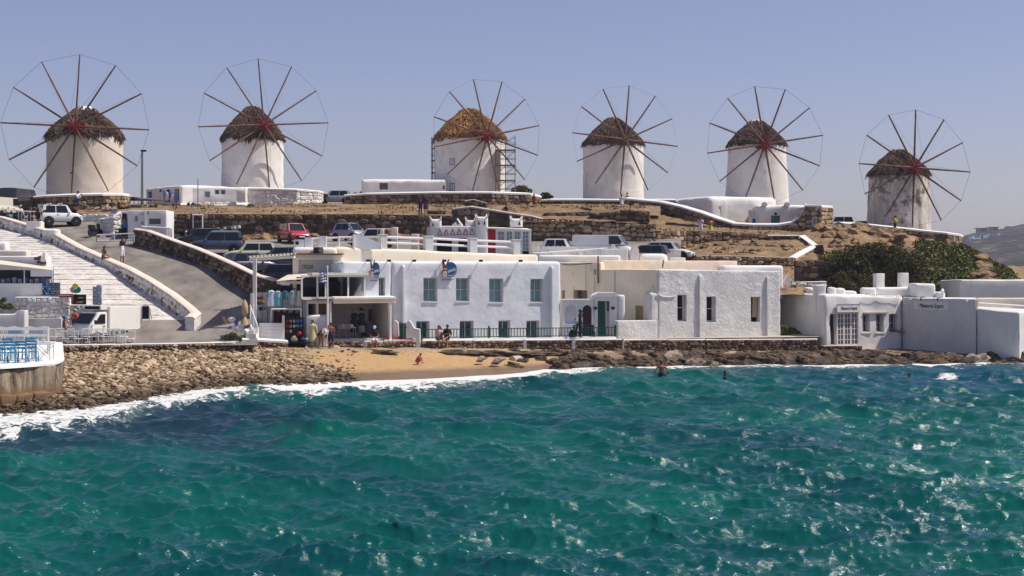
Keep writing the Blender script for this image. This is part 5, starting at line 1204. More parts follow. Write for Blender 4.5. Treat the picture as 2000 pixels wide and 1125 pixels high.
for a, b in (((488, 596), (503, 637)), ((487, 628), (496, 650))): MB().tube(P(*a, 90.8), P(*b, 90.2), .045, .045, 6).build('rail', W['white_paint'], sr2)
for (u, v0, v1) in ((489, 597, 645), (503.5, 637, 650)): MB().tube(P(u, v0, 90.5), P(u, v1, 90.5), .045, .045, 6).build('post', W['white_paint'], sr2)
for i in range(3): MB().box2((X(480, 90), 90 + i * .35, 1.4), (X(500, 90), 90.34 + i * .35, Z(652 - i * 5, 90))).build('step', W['white'], sr2)
pr = T('parasol', 'closed beige parasol standing by the white stair rails', 'parasol', P(478, 650, 89.6))
c = P(478, 0, 89.6); zz = lambda v: Z(v, 89.6)
MB().tube((c.x, c.y, zz(652)), (c.x, c.y, zz(584)), .03, .03, 8).build('pole', W['wood'], pr)
MB().lathe([(.06, zz(617)), (.2, zz(612)), (.22, zz(600)), (.17, zz(591)), (.03, zz(584))], (c.x, c.y, 0), 12, jit=.06).build('canopy', W['beige'], pr, smooth=True)
MB().lathe([(.24, zz(634)), (.2, zz(627)), (.1, zz(619)), (.05, zz(616))], (c.x, c.y, 0), 12, jit=.1).build('canopy_skirt', W['beige'], pr, smooth=True)
for L, u, v, d, c_ in [('grey plastic crate with an orange board leaning out', 446, 638, (.55, .4, .38), C(.35, .37, .42)), ('small dark grey crate left of the parasol', 436, 637, (.25, .3, .34), C(.2, .2, .22))]:
    o = T('crate', L, 'crate', P(u, 645, 89.8)); p = P(u, v, 89.8); p.z = 1.62 + d[2] / 2
    m = MB(); hx, hy, hz_ = d[0] / 2, d[1] / 2, d[2] / 2
    for q in ((-hx, 0, .03, d[1]), (hx, 0, .03, d[1]), (0, -hy, d[0], .03), (0, hy, d[0], .03)): m.box(p + Vector((q[0], q[1], 0)), (q[2], q[3], d[2]))
    m.box(p - Vector((0, 0, hz_ - .02)), (d[0], d[1], .03)); m.build('body', c_, o)
MB().box(P(439, 626, 89.85), (.14, .04, .5), M=Matrix.Rotation(R(-28), 3, 'Y')).build('board', W['orange_wood'], label='orange-brown board leaning in the grey crate', cat='board')
for L, u, v, r in [('crumpled white cloth lying on the grey crate', 453, 624, (.22, .2, .14)), ('white sack lying on the ground left of the parasol', 465, 641, (.38, .28, .2)), ('smaller white sack against the low white wall', 477, 646, (.25, .2, .15)), ('blue plastic bag on the crate beside the parasol', 462, 631, (.14, .12, .14))]:
    m = MB(); m.ell(P(u, v, 89.7), r, 14, 10); m.v = [tuple(Vector(p) * (1) + Vector((noise.noise(Vector(p) * 5), noise.noise(Vector(p) * 5 + Vector((9, 0, 0))), noise.noise(Vector(p) * 5 + Vector((0, 9, 0))))) * .08) for p in m.v]
    m.build('sack', C(.08, .15, .35) if 'blue' in L else W['netw'], smooth=True, label=L, cat='sack')

# ================================================================ PINKISH HOUSE WITH HORNS, GLASSHOUSE
fH = Fr(840, 111, 6)
o = T('horned_house', 'pinkish white house with horned corner turrets and triangle cut-outs', 'house', fH.pt(2, -1, 6.5))
s0, s1 = 0, fH.su(931)
d1 = (fH.su(853), fH.su(883), fH.zv(860, 495), fH.zv(860, 466)); d2 = (fH.su(895), fH.su(925), fH.zv(910, 495), fH.zv(910, 465))
block('wall', fH.foot(s0, s1, 5), 6.0, fH.zv(880, 441.5), W['pink'], o, [(0, d1[0], d1[1], 6.3, d1[3], .5), (0, d2[0], d2[1], 6.3, d2[3], .5)], rc=.06, rt=.06, amp=.01)
for d in (d1, d2): fpanel('door', W['dark'], fH, d[0], d[1], 6.3, d[3], -.45, o)
for i in range(6):
    u = 859 + i * 12.6; s = fH.su(u); z0_, z1_ = fH.zv(u, 459.5 - i * .3), fH.zv(u, 448 - i * .4); w_ = .17
    m = MB()
    for a, b in (((-w_, z0_), (w_, z0_)), ((w_, z0_), (0, z1_)), ((0, z1_), (-w_, z0_))): m.tube(fH.pt(s + a[0], .005, a[1]), fH.pt(s + b[0], .005, b[1]), .028, .028, 4)
    m.build('triangle_ornament', C(.1, .03, .03), o)
def turret(fr, ua, ub, vt, vb, out, par, tris=(), rot=0, dep=None):
    s0, s1 = fr.su(ua, out), fr.su(ub, out); w_ = s1 - s0; d = dep or w_; zt = fr.zv((ua + ub) / 2, vt + 3, out); zb = fr.zv((ua + ub) / 2, vb, out)
    c = fr.pt((s0 + s1) / 2, out - d / 2); prof = []
    t = block('turret', [fr.pt(s0, out), fr.pt(s1, out), fr.pt(s1, out - d), fr.pt(s0, out - d)], zb, zt, W['white'], par, rc=.16, rt=.16, amp=.008, cell=.2)
    for a, b in ((s0 + .08, out - .08), (s1 - .08, out - .08), (s0 + .08, out - d + .08), (s1 - .08, out - d + .08)):
        p = fr.pt(a, b, zt - .05); dr = (p - c); dr.z = 0; dr.normalize(); MB().tube(p, p + dr * .14 + Vector((0, 0, .3)), .075, .01, 6).build('horn', W['white'], t)
    for (u, w2, v0, v1) in tris:
        s = fr.su(u, out); q = [fr.pt(s - w2, out + .012, fr.zv(u, v1, out)), fr.pt(s + w2, out + .012, fr.zv(u, v1, out)), fr.pt(s, out + .012, fr.zv(u, v0, out))]
        MB().prism(q, -fr.n * .03).build('triangle_opening', W['dark'], t)
turret(fH, 840.5, 862.5, 425, 445, 0.02, o, [(845.5, .07, 434, 441.5)]); turret(fH, 910, 929.5, 427, 443, -.5, o)
turret(fH, 930, 953.5, 420, 497, .2, o, [(935.3, .08, 431, 438.5), (946.5, .08, 430.5, 438.5)], dep=1.2)
turret(fH, 998, 1021, 424, 443, -.3, o, [(1014.5, .09, 430.5, 439.5)])
for a, b in (((893, 427), (903, 442)), ((887, 437), (884, 443)), ((889, 434), (892, 441)), ((898, 437), (895, 442))): MB().tube(P(*a, 113), P(*b, 113), .07, .09, 6).build('chimney_horn', W['white'], o)
g = T('glasshouse', 'white framed glasshouse with one crimson wall panel beside the horned turret', 'glasshouse', fH.pt(fH.su(990), 0, 6.4))
z0_, z1_ = 6.4, fH.zv(990, 447)
fpanel('red_panel', C(.42, .012, .035, .7), fH, fH.su(952), fH.su(968), z0_, z1_ - .06, .0, g, .1)
for ua, ub in ((968, 971.5), (985.5, 988.5), (1001, 1004), (1016.5, 1020), (1033, 1036)): fpanel('post', W['white_paint'], fH, fH.su(ua), fH.su(ub), z0_, z1_ - .2, .05, g, .15)
fpanel('head_beam', W['white_paint'], fH, fH.su(968), fH.su(1036), z1_ - .2, z1_ - .02, .06, g, .18)
MB().hexa([fH.pt(fH.su(950), .2, z1_), fH.pt(fH.su(1038), .2, z1_ - .15), fH.pt(fH.su(1038), -3, z1_), fH.pt(fH.su(950), -3, z1_ + .1), fH.pt(fH.su(950), .2, z1_ + .1), fH.pt(fH.su(1038), .2, z1_ - .04), fH.pt(fH.su(1038), -3, z1_ + .12), fH.pt(fH.su(950), -3, z1_ + .22)]).build('roof', W['white'], g)
fpanel('lower_wall', W['white_paint'], fH, fH.su(971.5), fH.su(1001), z0_, fH.zv(990, 471), .03, g, .1)
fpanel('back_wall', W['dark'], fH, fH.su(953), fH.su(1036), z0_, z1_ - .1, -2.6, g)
for ua, ub, va, vb, ny in ((972, 985, 450, 470, 2), (989, 1001, 451, 470, 2), (1004.5, 1016, 451, 470, 2), (1020.5, 1032.5, 451, 490, 5)):
    win(g, fH, fH.su(ua), fH.su(ub), fH.zv(ua, vb), fH.zv(ua, va), 0, W['white_paint'], W['tealglass'], 2, ny, fw=.04)
fpanel('side_wall', W['white'], fH, fH.su(1036), fH.su(1037.5), z0_ - 1, z1_ - .15, .05, g, 2.6)
# ================================================================ PICKET FENCE, CREAM HOUSE
o = T('picket_fence', 'white picket fence in front of the silver car and white van', 'fence', P(1110, 497, 107.5))
f, L = line_fr((1038, 107), (1192, 107.8)); n = 60
for i in range(n):
    s = (i + .5) * L / n; u = 1038 + 154 * i / n; m = MB(); f.bx(m, s - .03, s + .03, -.02, .01, Z(499, 107), Z(481, 107) + .04 * sin(i * 1.7)); m.build('picket', W['white_paint'], o)
for v in (493.5, 485): m = MB(); f.bx(m, 0, L, -.06, -.022, Z(v, 107), Z(v - 1.5, 107)); m.build('fence_rail', W['white_paint'], o)
MB().tube(P(1042, 495, 106.8), P(1186, 485, 107.5), .06, .06, 6).build('hand_rail', W['white_paint'], label='white diagonal handrail in front of the picket fence', cat='railing')
block('roof_slab', Fr(1052, 105.6, 0).foot(0, X(1212, 105.6) - X(1052, 105.6), 5), Z(515, 105.6), Z(498.5, 105.6), W['white'], rc=.15, rt=.15, label='flat white roof slab between the picket fence and the cream house', cat='roof')
fC, LC = line_fr((1088, 104.6), (1285, 98.6))
o = T('cream_house', 'cream plastered house with rusty pipes between the blue-grey and the rough white house', 'house', fC.pt(3, -1, 1.3))
sm = fC.su(1172)
hA = [(1120, 1147, 566.5, 585.5, .5), (1097, 1103, 567, 583.5, .3)]
block('wall', [fC.pt(0, 0), fC.pt(sm, 0), fC.pt(sm, -3), fC.pt(0, -3)], 1.2, 6.28, W['cream'], o, [(0, fC.su(a), fC.su(b), fC.zv(a, d), fC.zv(a, c), dp) for a, b, c, d, dp in hA], rc=.1, rt=.1)
win(o, fC, fC.su(1124), fC.su(1147) - .01, fC.zv(1135, 585), fC.zv(1135, 567), -.42, W['wood'], W['glass'], 3, 1); fpanel('door', W['wood'], fC, fC.su(1097), fC.su(1103), fC.zv(1100, 583.5), fC.zv(1100, 567), -.25, o)
hB = (fC.su(1243), fC.su(1258), 2.2, fC.zv(1250, 597))
block('wall', [fC.pt(sm + .01, .12), fC.pt(LC, .12), fC.pt(LC, -3.2), fC.pt(sm + .01, -3.2)], 1.2, 5.78, W['cream'], o, [(0, hB[0] - sm, hB[1] - sm, 1.3, hB[3], .15)], rc=.08, rt=.06)
fpanel('door', C(.38, .27, .13), fC, hB[0], hB[1], 1.3, hB[3], .02, o)
fX = Fr(1285, 98.5, 22)
cp_ = W['cream']; f2 = Fr(1174, 100.9, 14)
f2b, L2 = line_fr((1174, 102.2), (1440, 105.6)); block('roof_parapet', [f2b.pt(0, 0), f2b.pt(L2, 0), f2b.pt(L2, -4), f2b.pt(0, -4)], 5.3, Z(509, 102.5), mat('warm_cream', (.8, .68, .55), (.7, .57, .44), 2, bump=.3), o, rc=.05, rt=.05)
for u0_, v0_, v1_ in ((1172, 500, 553), ): 
    MB().tube(fC.pt(fC.su(u0_), .2, fC.zv(u0_, v0_)), fC.pt(fC.su(u0_), .2, fC.zv(u0_, v1_)), .05, .05, 6).build('rusty_post', W['rust'], o)
for u0_, v0_, v1_ in ((1147, 514, 585), (1203.5, 530, 580), (1164, 540, 575), (1157, 516, 530)): MB().tube(fC.pt(fC.su(u0_), .14, fC.zv(u0_, v0_)), fC.pt(fC.su(u0_), .14, fC.zv(u0_, v1_)), .014, .014, 5).build('cable', W['rust'], o)
MB().path([tuple(fC.pt(fC.su(u), .1 if u > 1172 else .05, fC.zv(u, v))) for u, v in ((1098, 516), (1115, 517.5), (1135, 516), (1157, 514))], .02).build('cable', W['dark'], o)
m = MB(); s = fC.su(1162); fC.bx(m, s - .1, s + .1, 0, .1, fC.zv(1162, 537), fC.zv(1162, 526)); m.build('meter_box', C(.45, .42, .36), o)
for u, v0_, v1_ in ((1119, 533, 542), (1121, 556, 565), (1278, 556, 562)): 
    s = fC.su(u); m = MB(); fC.bx(m, s - .02, s + .02, .12 if u > 1172 else 0, .126 if u > 1172 else .006, fC.zv(u, v1_), fC.zv(u, v0_)); m.build('rust_streak', W['rust'], o)
MB().tube(P(1296, 508, 103), P(1294, 523, 103), .04, .05, 6).build('iron_stub', W['rust'], label='rusty iron stub standing on the cream roof parapet', cat='post')
MB().tube(P(1387, 498, 105), P(1388, 514, 105), .05, .05, 6).build('iron_stub', W['rust'], label='rusty iron post in front of the pale rubble wall', cat='post')
# rough cast house
o = T('rough_house', 'rough-cast white house with two buttresses and three narrow windows', 'house', fX.pt(3, -2, .9)); sX = fX.su(1525); ROUGH = o
hx = [(1323, 1341, 575, 627.5), (1380, 1398.5, 578, 628.5), (1466.5, 1485, 578, 628)]
hl = [(fX.su(a), fX.su(b), fX.zv((a + b) / 2, d), fX.zv((a + b) / 2, c)) for a, b, c, d in hx]
bo = block('wall', fX.foot(0, sX, 4.5), .7, 5.79, W['coarse'], o, [(0, h[0], h[1], h[2], h[3], .5) for h in hl], rc=.12, rt=.07, cell=.12, amp=.012, ztop=lambda p: -.12 * (p - fX.o).dot(fX.t) / sX)
win(o, fX, hl[0][0] + .004, hl[0][1] - .01, hl[0][2], hl[0][3], -.42, W['white_paint'], W['dark'], 1, 2, fw=.07); win(o, fX, hl[1][0] + .004, hl[1][1] - .01, hl[1][2], hl[1][3], -.42, W['white_paint'], W['dark'], 1, 2, fw=.07)
wn = win(o, fX, hl[2][0] + .004, hl[2][1] - .004, hl[2][2] + .3, hl[2][3], -.38, C(.35, .26, .16), W['glass'], 2, 3, fw=.05)
fpanel('shutter', C(.42, .33, .2), fX, hl[2][0] + .3, hl[2][1] - .06, hl[2][2] + .28, hl[2][3] - .06, -.28, wn, .05)
fin(fX, 1364, 536.5, .24, .12, .15, o, W['coarse'], .7); fin(fX, 1496, 540, .24, .12, .15, o, W['coarse'], .7)
block('courtyard_wall', [fX.pt(fX.su(1206), .0), fX.pt(-.02, 0), fX.pt(-.02, -.5), fX.pt(fX.su(1206), -.5)], .7, Z(626, 98), W['coarse'], o, rc=.05, rt=.05, cell=.15)
block('pillar', [fX.pt(fX.su(1269), -.02), fX.pt(.12, -.02), fX.pt(.12, -.9), fX.pt(fX.su(1269), -.9)], 2.3, Z(571, 98.3), W['coarse'], o, rc=.2, rt=.2, cell=.15)
MB().path([tuple(fX.pt(fX.su(u), .03, fX.zv(u, v))) for u, v in ((1284, 573), (1292, 579), (1305, 580.5), (1318, 578.5))], .035, 6).build('drain_ledge', W['white'], o)
block('upper_roof', Fr(1412, 104.2, 10).foot(0, Fr(1412, 104.2, 10).su(1531), 3.5), 3.8, Z(518.5, 104.2), W['white'], o, rc=.2, rt=.2)
# portal with green door and arched wall
fP = Fr(1097, 98.25, 6)
o = T('portal', 'white doorway portal with dark green door and stepped top', 'portal', fP.pt(3, 0, 1.3))
sa, sb2 = fP.su(1160), fP.su(1207); dd = (fP.su(1167.5), fP.su(1191), 1.5, fP.zv(1180, 588))
block('wall', fP.foot(sa, sb2, .9), 1.2, fP.zv(1180, 578), W['white'], o, [(0, dd[0] - sa, dd[1] - sa, dd[2], dd[3], .3)], rc=.05, rt=.05, cell=.25)
m = MB(); m.prism([tuple(fP.pt(fP.su(u), .05, fP.zv(u, v))) for u, v in ((1155, 581), (1207, 581), (1207, 576), (1202, 571), (1168, 571), (1157, 577))], -fP.n * 1.0); m.build('stepped_top', W['white'], o, bevel=.04)
fpanel('door', W['green_paint'], fP, dd[0], fP.su(1183), dd[2], dd[3], -.2, o); fpanel('curtain', C(.6, .52, .42), fP, fP.su(1183) + .01, fP.su(1186), dd[2], dd[3], -.24, o); fpanel('side_light', W['glass'], fP, fP.su(1186), dd[1], 3.1, dd[3], -.24, o); fpanel('side_panel', C(.55, .5, .42), fP, fP.su(1186), dd[1], dd[2], 3.1, -.22, o)
for u in (1162.5, 1196.5): MB().lathe([(.02, fP.zv(u, 605)), (.11, fP.zv(u, 603)), (.12, fP.zv(u, 600)), (.02, fP.zv(u, 598.5))], fP.pt(fP.su(u), .13), 10).build('wall_lantern', W['dark'], o)
fQ = Fr(1206, 97.45, 50); block('return_wall', [fP.pt(sb2 + .01, .1), fP.pt(sb2 + .45, .1), fP.pt(sb2 + .45, -.8), fP.pt(sb2 + .01, -.8)], 1.2, fP.zv(1210, 576), W['white'], o, rc=.12, rt=.12, cell=.25)
oa = T('arch_wall', 'low white wall with two arched niches left of the portal', 'wall', fP.pt(1, 0, 1.3))
sl2 = fP.su(1098)
def arch_wall():
    """front face with two arched openings cut as a polygon grid"""
    z1 = fP.zv(1125, 588); zb = 1.2; s0, s1 = sl2, sa - .01; A = [(fP.su(1103.5), fP.su(1126.5), fP.zv(1115, 633), fP.zv(1115, 596)), (fP.su(1138), fP.su(1156), 1.5, fP.zv(1147, 596))]
    front = []; m = MB()
    cuts = [s0]; 
    def col_(a, b, zt_, zb_):
        m.add([fP.pt(a, 0, zb_), fP.pt(b, 0, zb_), fP.pt(b, 0, zt_), fP.pt(a, 0, zt_)], [(0, 1, 2, 3)])
    cur = s0
    for a0_, a1_, za_, zt_ in A:
        col_(cur, a0_, z1, zb); r = (a1_ - a0_) / 2; cx_ = (a0_ + a1_) / 2; N = 12
        if za_ > zb: col_(a0_, a1_, za_, zb)
        pr_ = None; zs_ = zt_ - r
        arc = [(a0_, za_)] + [(cx_ - r * cos(pi * i / N), zs_ + r * sin(pi * i / N)) for i in range(N + 1)] + [(a1_, za_)]
        for (p, zp), (q, zq) in zip(arc[1:-2], arc[2:-1]): m.add([fP.pt(p, 0, zp), fP.pt(q, 0, zq), fP.pt(q, 0, z1), fP.pt(p, 0, z1)], [(0, 1, 2, 3)])
        for (p, zp), (q, zq) in zip(arc[:-1], arc[1:]): m.add([fP.pt(p, 0, zp), fP.pt(q, 0, zq), fP.pt(q, -.3, zq), fP.pt(p, -.3, zp)], [(0, 3, 2, 1)])
        m.add([fP.pt(a0_, 0, za_), fP.pt(a1_, 0, za_), fP.pt(a1_, -.3, za_), fP.pt(a0_, -.3, za_)], [(0, 1, 2, 3)])
        cur = a1_
    col_(cur, s1, z1, zb); m.build('wall', W['blue'], oa)
    fpanel('niche_back', W['blue'], fP, A[0][0] - .02, A[0][1] + .02, A[0][2] - .05, A[0][3] + .05, -.28, oa); fpanel('arched_door', C(.06, .03, .03), fP, A[1][0] - .02, A[1][1] + .02, 1.4, A[1][3] + .05, -.28, oa)
    mm = MB(); fP.bx(mm, s0 - .05, s1, -.5, .05, z1, z1 + .13); mm.build('coping', W['white'], oa, bevel=.05)
    mm = MB(); fP.bx(mm, A[0][0] - .05, A[0][1] + .05, -.02, .08, A[0][2] - .08, A[0][2] - .002); mm.build('sill', W['white'], oa)
arch_wall()
# ================================================================ SIGN HOUSE ON THE RIGHT
fG = Fr(1610, 100.5, 26); sG = fG.su(1762)
fS, LS = line_fr((1762, fG.D(1762)), (1907, 97.6)); fS2, LS2 = line_fr((1907.5, 97.6), (1990, 95.3))
o = T('sign_house', 'low white beach house with lattice doors and name sign, sunny front', 'house', fG.pt(2, -2, .5))
e4 = P(1518, 0, 106.5); ft = [fG.pt(0, 0), fG.pt(sG, 0), Vector((X(1762, 110), 110, 0)), Vector((X(1518, 110), 110, 0)), Vector((e4.x, e4.y, 0))]
hs_ = [(1621.5, 1634.5, 616.5, 674), (1635.5, 1676, 610.5, 674), (1684, 1700, 613.5, 649), (1711, 1727.5, 613, 649), (1737, 1753.5, 613, 649)]
hg = [(fG.su(a), fG.su(b), fG.zv((a + b) / 2, d), fG.zv((a + b) / 2, c)) for a, b, c, d in hs_]
block('wall', ft, .3, fG.zv(1680, 579), W['white'], o, [(0, h[0], h[1], h[2], h[3], (.5, .12, .35, .35, .35)[i]) for i, h in enumerate(hg)], rc=.22, rt=.22, cell=.3, amp=.04, ztop=lambda p: .18 * (1 - min(1, max(0, (p.x - fG.o.x) / 5))))
fpanel('doorway', W['dark'], fG, hg[0][0], hg[0][1], hg[0][2], hg[0][3], -.4, o); fpanel('half_door', C(.08, .06, .08), fG, hg[0][0] + .02, hg[0][1] - .02, hg[0][2], hg[0][2] + .95, -.3, o)
for i in range(3):
    w_ = (hg[1][1] - hg[1][0]) / 3; a = hg[1][0] + w_ * i
    win(o, fG, a + .01, a + w_ - .01, hg[1][2], hg[1][3] - .01, -.03, W['white_paint'], C(.14, .09, .1, .2), 2, 6, fw=.07, name='lattice_door')
for h in hg[2:]: win(o, fG, h[0] + .004, h[1] - .1, h[2] + .01, h[3] - .01, -.28, C(.6, .62, .62), W['carglass'], 2, 2, fw=.05)
for h in hg[2:]: m = MB(); fG.bx(m, h[0] - .06, h[1] + .05, -.2, .06, h[2] - .08, h[2] - .002); m.build('sill', W['white'], o)
m = MB(); fG.bx(m, fG.su(1686), fG.su(1733), -.02, .12, fG.zv(1710, 612), fG.zv(1710, 609.5)); m.build('lintel_lamp', C(.5, .48, .45), o)
sg = T('name_sign', 'small white name board over the lattice doors', 'sign', fG.pt(fG.su(1655), .1, fG.zv(1655, 602)))
fpanel('board', W['white_paint'], fG, fG.su(1632), fG.su(1677), fG.zv(1655, 609), fG.zv(1655, 594.5), .2, sg, .12)
for a, b, c, d in ((1632, 1677, 610, 609), (1632, 1677, 594.5, 593.5)): fpanel('board_edge', C(.4, .38, .36), fG, fG.su(a), fG.su(b), fG.zv(1655, c), fG.zv(1655, d), .22, sg, .16)
text('Mykonos by Gryparis', .25, C(.03, .03, .03), sg, fG.pt(fG.su(1654.5), .205, fG.zv(1655, 602)), fG.ang, shear=.2).scale = (.62, 1.25, 1)
stone_wall('low dark stone terrace wall below the lattice doors', [(X(1610, 99), 99, .2, .84), (X(1684, 99.5), 99.5, .2, .84)], 'stoned', 'mortar', .2, 90, .9, cap='y', capm='concrete', caph=.03, name='beach_wall')
block('pillar', Fr(1591, 101.4, 0).foot(0, .75, .7), 3.1, Z(556, 101.4), W['white'], o, rc=.1, rt=.08); MB().tube(P(1603, 582, 101.2), P(1603, 600, 101.2), .05, .05, 6).build('drain_spout', W['white'], o)
for i, (a, b, vt, vb, D) in enumerate([(1575, 1590, 561, 577, 103.5), (1620, 1634, 561, 580, 103), (1634, 1652, 563, 580, 103.4), (1650, 1674, 568, 582, 104), (1685, 1712, 561.5, 582, 104.5), (1712, 1790, 561.5, 585, 104.9), (1788, 1828, 554.5, 586, 103.5), (1830, 1846, 571, 590, 103)]):
    block('roof_block', Fr(a, D, 0).foot(0, X(b, D) - X(a, D), 1.0 if i < 5 else 2), Z(vb, D) - .3, Z(vt, D), W['white'], o, rc=.16, rt=.16, amp=.03)
for L, a, b, vt in (('left white square chimney on the sign house roof', 1712, 1732.5, 534), ('right white square chimney on the sign house roof', 1760, 1779, 533)):
    D = 106.5; c = T('chimney', L, 'chimney', P((a + b) / 2, 562, D), 'square roof chimneys'); block('shaft', Fr(a, D, 12).foot(0, (b - a) * D / F * .85, .6), Z(566, D), Z(vt, D), W['white'], c, rc=.03, rt=.03)
MB().lathe([(.12, Z(583, 102.5)), (.1, Z(570, 102.5)), (.14, Z(568, 102.5)), (.03, Z(563, 102.5))], (X(1840.5, 102.5), 102.5, 0), 8).build('finial', W['white'], o, smooth=True)
lt = T('string_lights', 'string of small dark bulbs along the sign house roof edge', 'string lights', fG.pt(2, .1, 3.9)); pts = []
for i in range(33):
    u = 1690 + i * 3.6; D = (fG.D(u) if u < 1762 else fS.D(u)) - .2; sag = 1.6 * sin(pi * ((i % 8) / 8)); pts.append(P(u, 573 + (i / 33) * 6 + sag, D))
MB().path([tuple(p) for p in pts], .012, 4).build('cable', W['dark'], lt)
for p in pts[::1]: MB().ell(p - Vector((0, 0, .06)), .035, 6, 4).build('bulb', C(.15, .1, .05), lt)
o = T('shaded_sign_house', 'tall plain shaded wall house with the painted name, by the surf', 'house', fS.pt(2, -2, .5))
ft = [fS.pt(.02, 0), fS.pt(LS, 0), Vector((X(1907, 103), 103, 0)), Vector((X(1770, 106), 106, 0))]
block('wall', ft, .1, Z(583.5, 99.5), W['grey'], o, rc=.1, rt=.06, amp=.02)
pt_ = Vector((X(1990, 95.3), 95.3, 0)); ft = [fS2.pt(.01, 0), fS2.pt(LS2, 0), pt_ + Vector((2.2, 3.3, 0)), pt_ + Vector((-1, 6, 0)), Vector((X(1909, 101), 101, 0))]
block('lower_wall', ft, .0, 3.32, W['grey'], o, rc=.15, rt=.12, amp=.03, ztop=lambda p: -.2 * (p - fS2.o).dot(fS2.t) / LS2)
block('back_parapet', Fr(1909, 99.6, 2).foot(0, 6, .6), 2.6, Z(582, 99.6), W['cream'], o, rc=.08, rt=.08); MB().path([tuple(P(u, v, 99.3)) for u, v in ((1912, 592), (1940, 594), (1975, 596), (2004, 598))], .06, 6).build('pipe', W['white_paint'], o)
s = fS.su(1819.5); text('Mykonos by Gryparis', .4, C(.02, .02, .02), o, fS.pt(s, .03, fS.zv(1819, 597.5)), fS.ang, shear=.2).scale = (.62, 1, 1)
fpanel('painted_sign_field', W['white_paint'], fS, fS.su(1786), fS.su(1852), fS.zv(1819, 605), fS.zv(1819, 589), .018, o, .03)
for u in (1804, 1836.5): s = fS.su(u); m = MB(); m.tube(fS.pt(s, 0, 3.95), fS.pt(s, .25, 3.9), .02, .02, 5); m.tube(fS.pt(s, .25, 3.92), fS.pt(s, .25, 3.72), .035, .035, 6); m.build('sign_lamp', W['dark'], o)
for u in (1779, 1890): s = fS.su(u); m = MB(); fS.bx(m, s - .08, s + .08, -.05, .2, Z(588, 99.5), Z(583, 99.5)); m.build('roof_spout', W['white'], o)
o = block('white_building', Fr(1877, 107, 1).foot(0, 14, 5), 2, Z(547, 107), W['white'], rc=.12, rt=.1, label='long plain white building behind the shaded sign house at the right edge', cat='building', ztop=lambda p: .08 * noise.noise(p * .2))
tbl = [(1524, 567), (1533, 566.5), (1541, 568), (1549, 568.5), (1556, 568)]
for i, (u, v) in enumerate(tbl):
    p = P(u, v, 104.6); MB().box(p, (.26, .3, .2)).build('blue_crate', C(.15, .3, .6), label=['leftmost', 'second', 'middle', 'fourth', 'rightmost'][i] + ' of the pale blue crates on the low roof by the rough house', cat='crate', group='pale blue crates on the low roof')
MB().prism([tuple(P(u, v, 106)) for u, v in ((1531, 548), (1542, 533), (1545, 560), (1538, 566))], (0, .5, 0)).build('leaning_slab', W['white'], label='white slab leaning behind the rough house roof corner', cat='slab')
stone_wall('short stack of grey stones under the leaning white slab', WP([(1540, 106, 570, 557), (1556, 106, 570, 557)]), 'stone', 'mortar', .2, 30, .5)
stone_wall('brown stone steps wall in the gap left of the sign house', [(X(1545, 104), 104, .4, Z(640, 104)), (X(1575, 103), 103, .4, Z(655, 103))], 'stoned', 'mortar', .25, 60, .8)
MB().box2((X(1522, 101.9), 101.2, .3), (X(1597, 101.5), 104, .75)).build('gap_terrace', W['concrete'], kind='structure')

# odds and ends on the flat roofs and the terrace
MB().prism([tuple(P(u, v, 106.5)) for u, v in ((1231, 512), (1248, 512), (1248, 487), (1243, 481), (1236, 481), (1231, 492))], (0, .7, 0)).build('chimney', W['white'], label='white pointed chimney stub on the flat roof right of the white van', cat='chimney', bevel=.03)
block('roof_block', Fr(1251, 106.8, 0).foot(0, 1.9, 1.5), 5, Z(495.5, 106.8), W['white'], rc=.3, rt=.3, label='rounded white roof block right of the pointed chimney', cat='roof')
block('roof_block', Fr(1311, 107.4, 0).foot(0, 1.0, 1.0), 5, Z(503, 107.4), W['white'], rc=.05, rt=.05, label='small low white box on the roof below the white sedan', cat='roof')
block('roof_block', Fr(1173, 106.4, 0).foot(0, 1.9, 1.0), 5, Z(486, 106.4), W['grey'], rc=.05, rt=.05, label='grey box wall between picket fence and pointed chimney', cat='wall')
MB().prism([tuple(P(u, v, 106.9)) for u, v in ((1191, 498), (1210, 498), (1210, 487), (1203, 484), (1200, 477), (1195, 477), (1194, 486), (1191, 487))], (0, .6, 0)).build('chimney', W['white'], label='white stepped chimney in front of the white van', cat='chimney', bevel=.03)
for a, b, c, d, mm, L in ((742, 750, 447, 490, 'cream', 'cream post left of the slatted screen on the terrace'), (765, 776.5, 444, 490, 'cream', 'tall cream post right of the slatted screen on the terrace'), (803, 818, 457, 490, 'cream', 'square cream post behind the second balustrade bay')):
    block('terrace_post', Fr(a, 108, 0).foot(0, X(b, 108) - X(a, 108), .4), Z(d + 8, 108), Z(c, 108), W[mm], rc=.02, rt=.02, label=L, cat='post')
for a, b, c, d, L in ((750.5, 764.5, 448, 478, 'wooden slatted screen between the two cream terrace posts'), (818.5, 839, 459, 486, 'wooden slatted screen left of the horned house')):
    o = T('slat_screen', L, 'screen', P((a + b) / 2, d, 108.1)); n = 10
    for i in range(n): v0 = c + (d - c) * i / n; MB().box2((X(a, 108.1), 108.1, Z(v0 + (d - c) / n * .8, 108.1)), (X(b, 108.1), 108.15, Z(v0, 108.1))).build('slat', W['wood'], o)
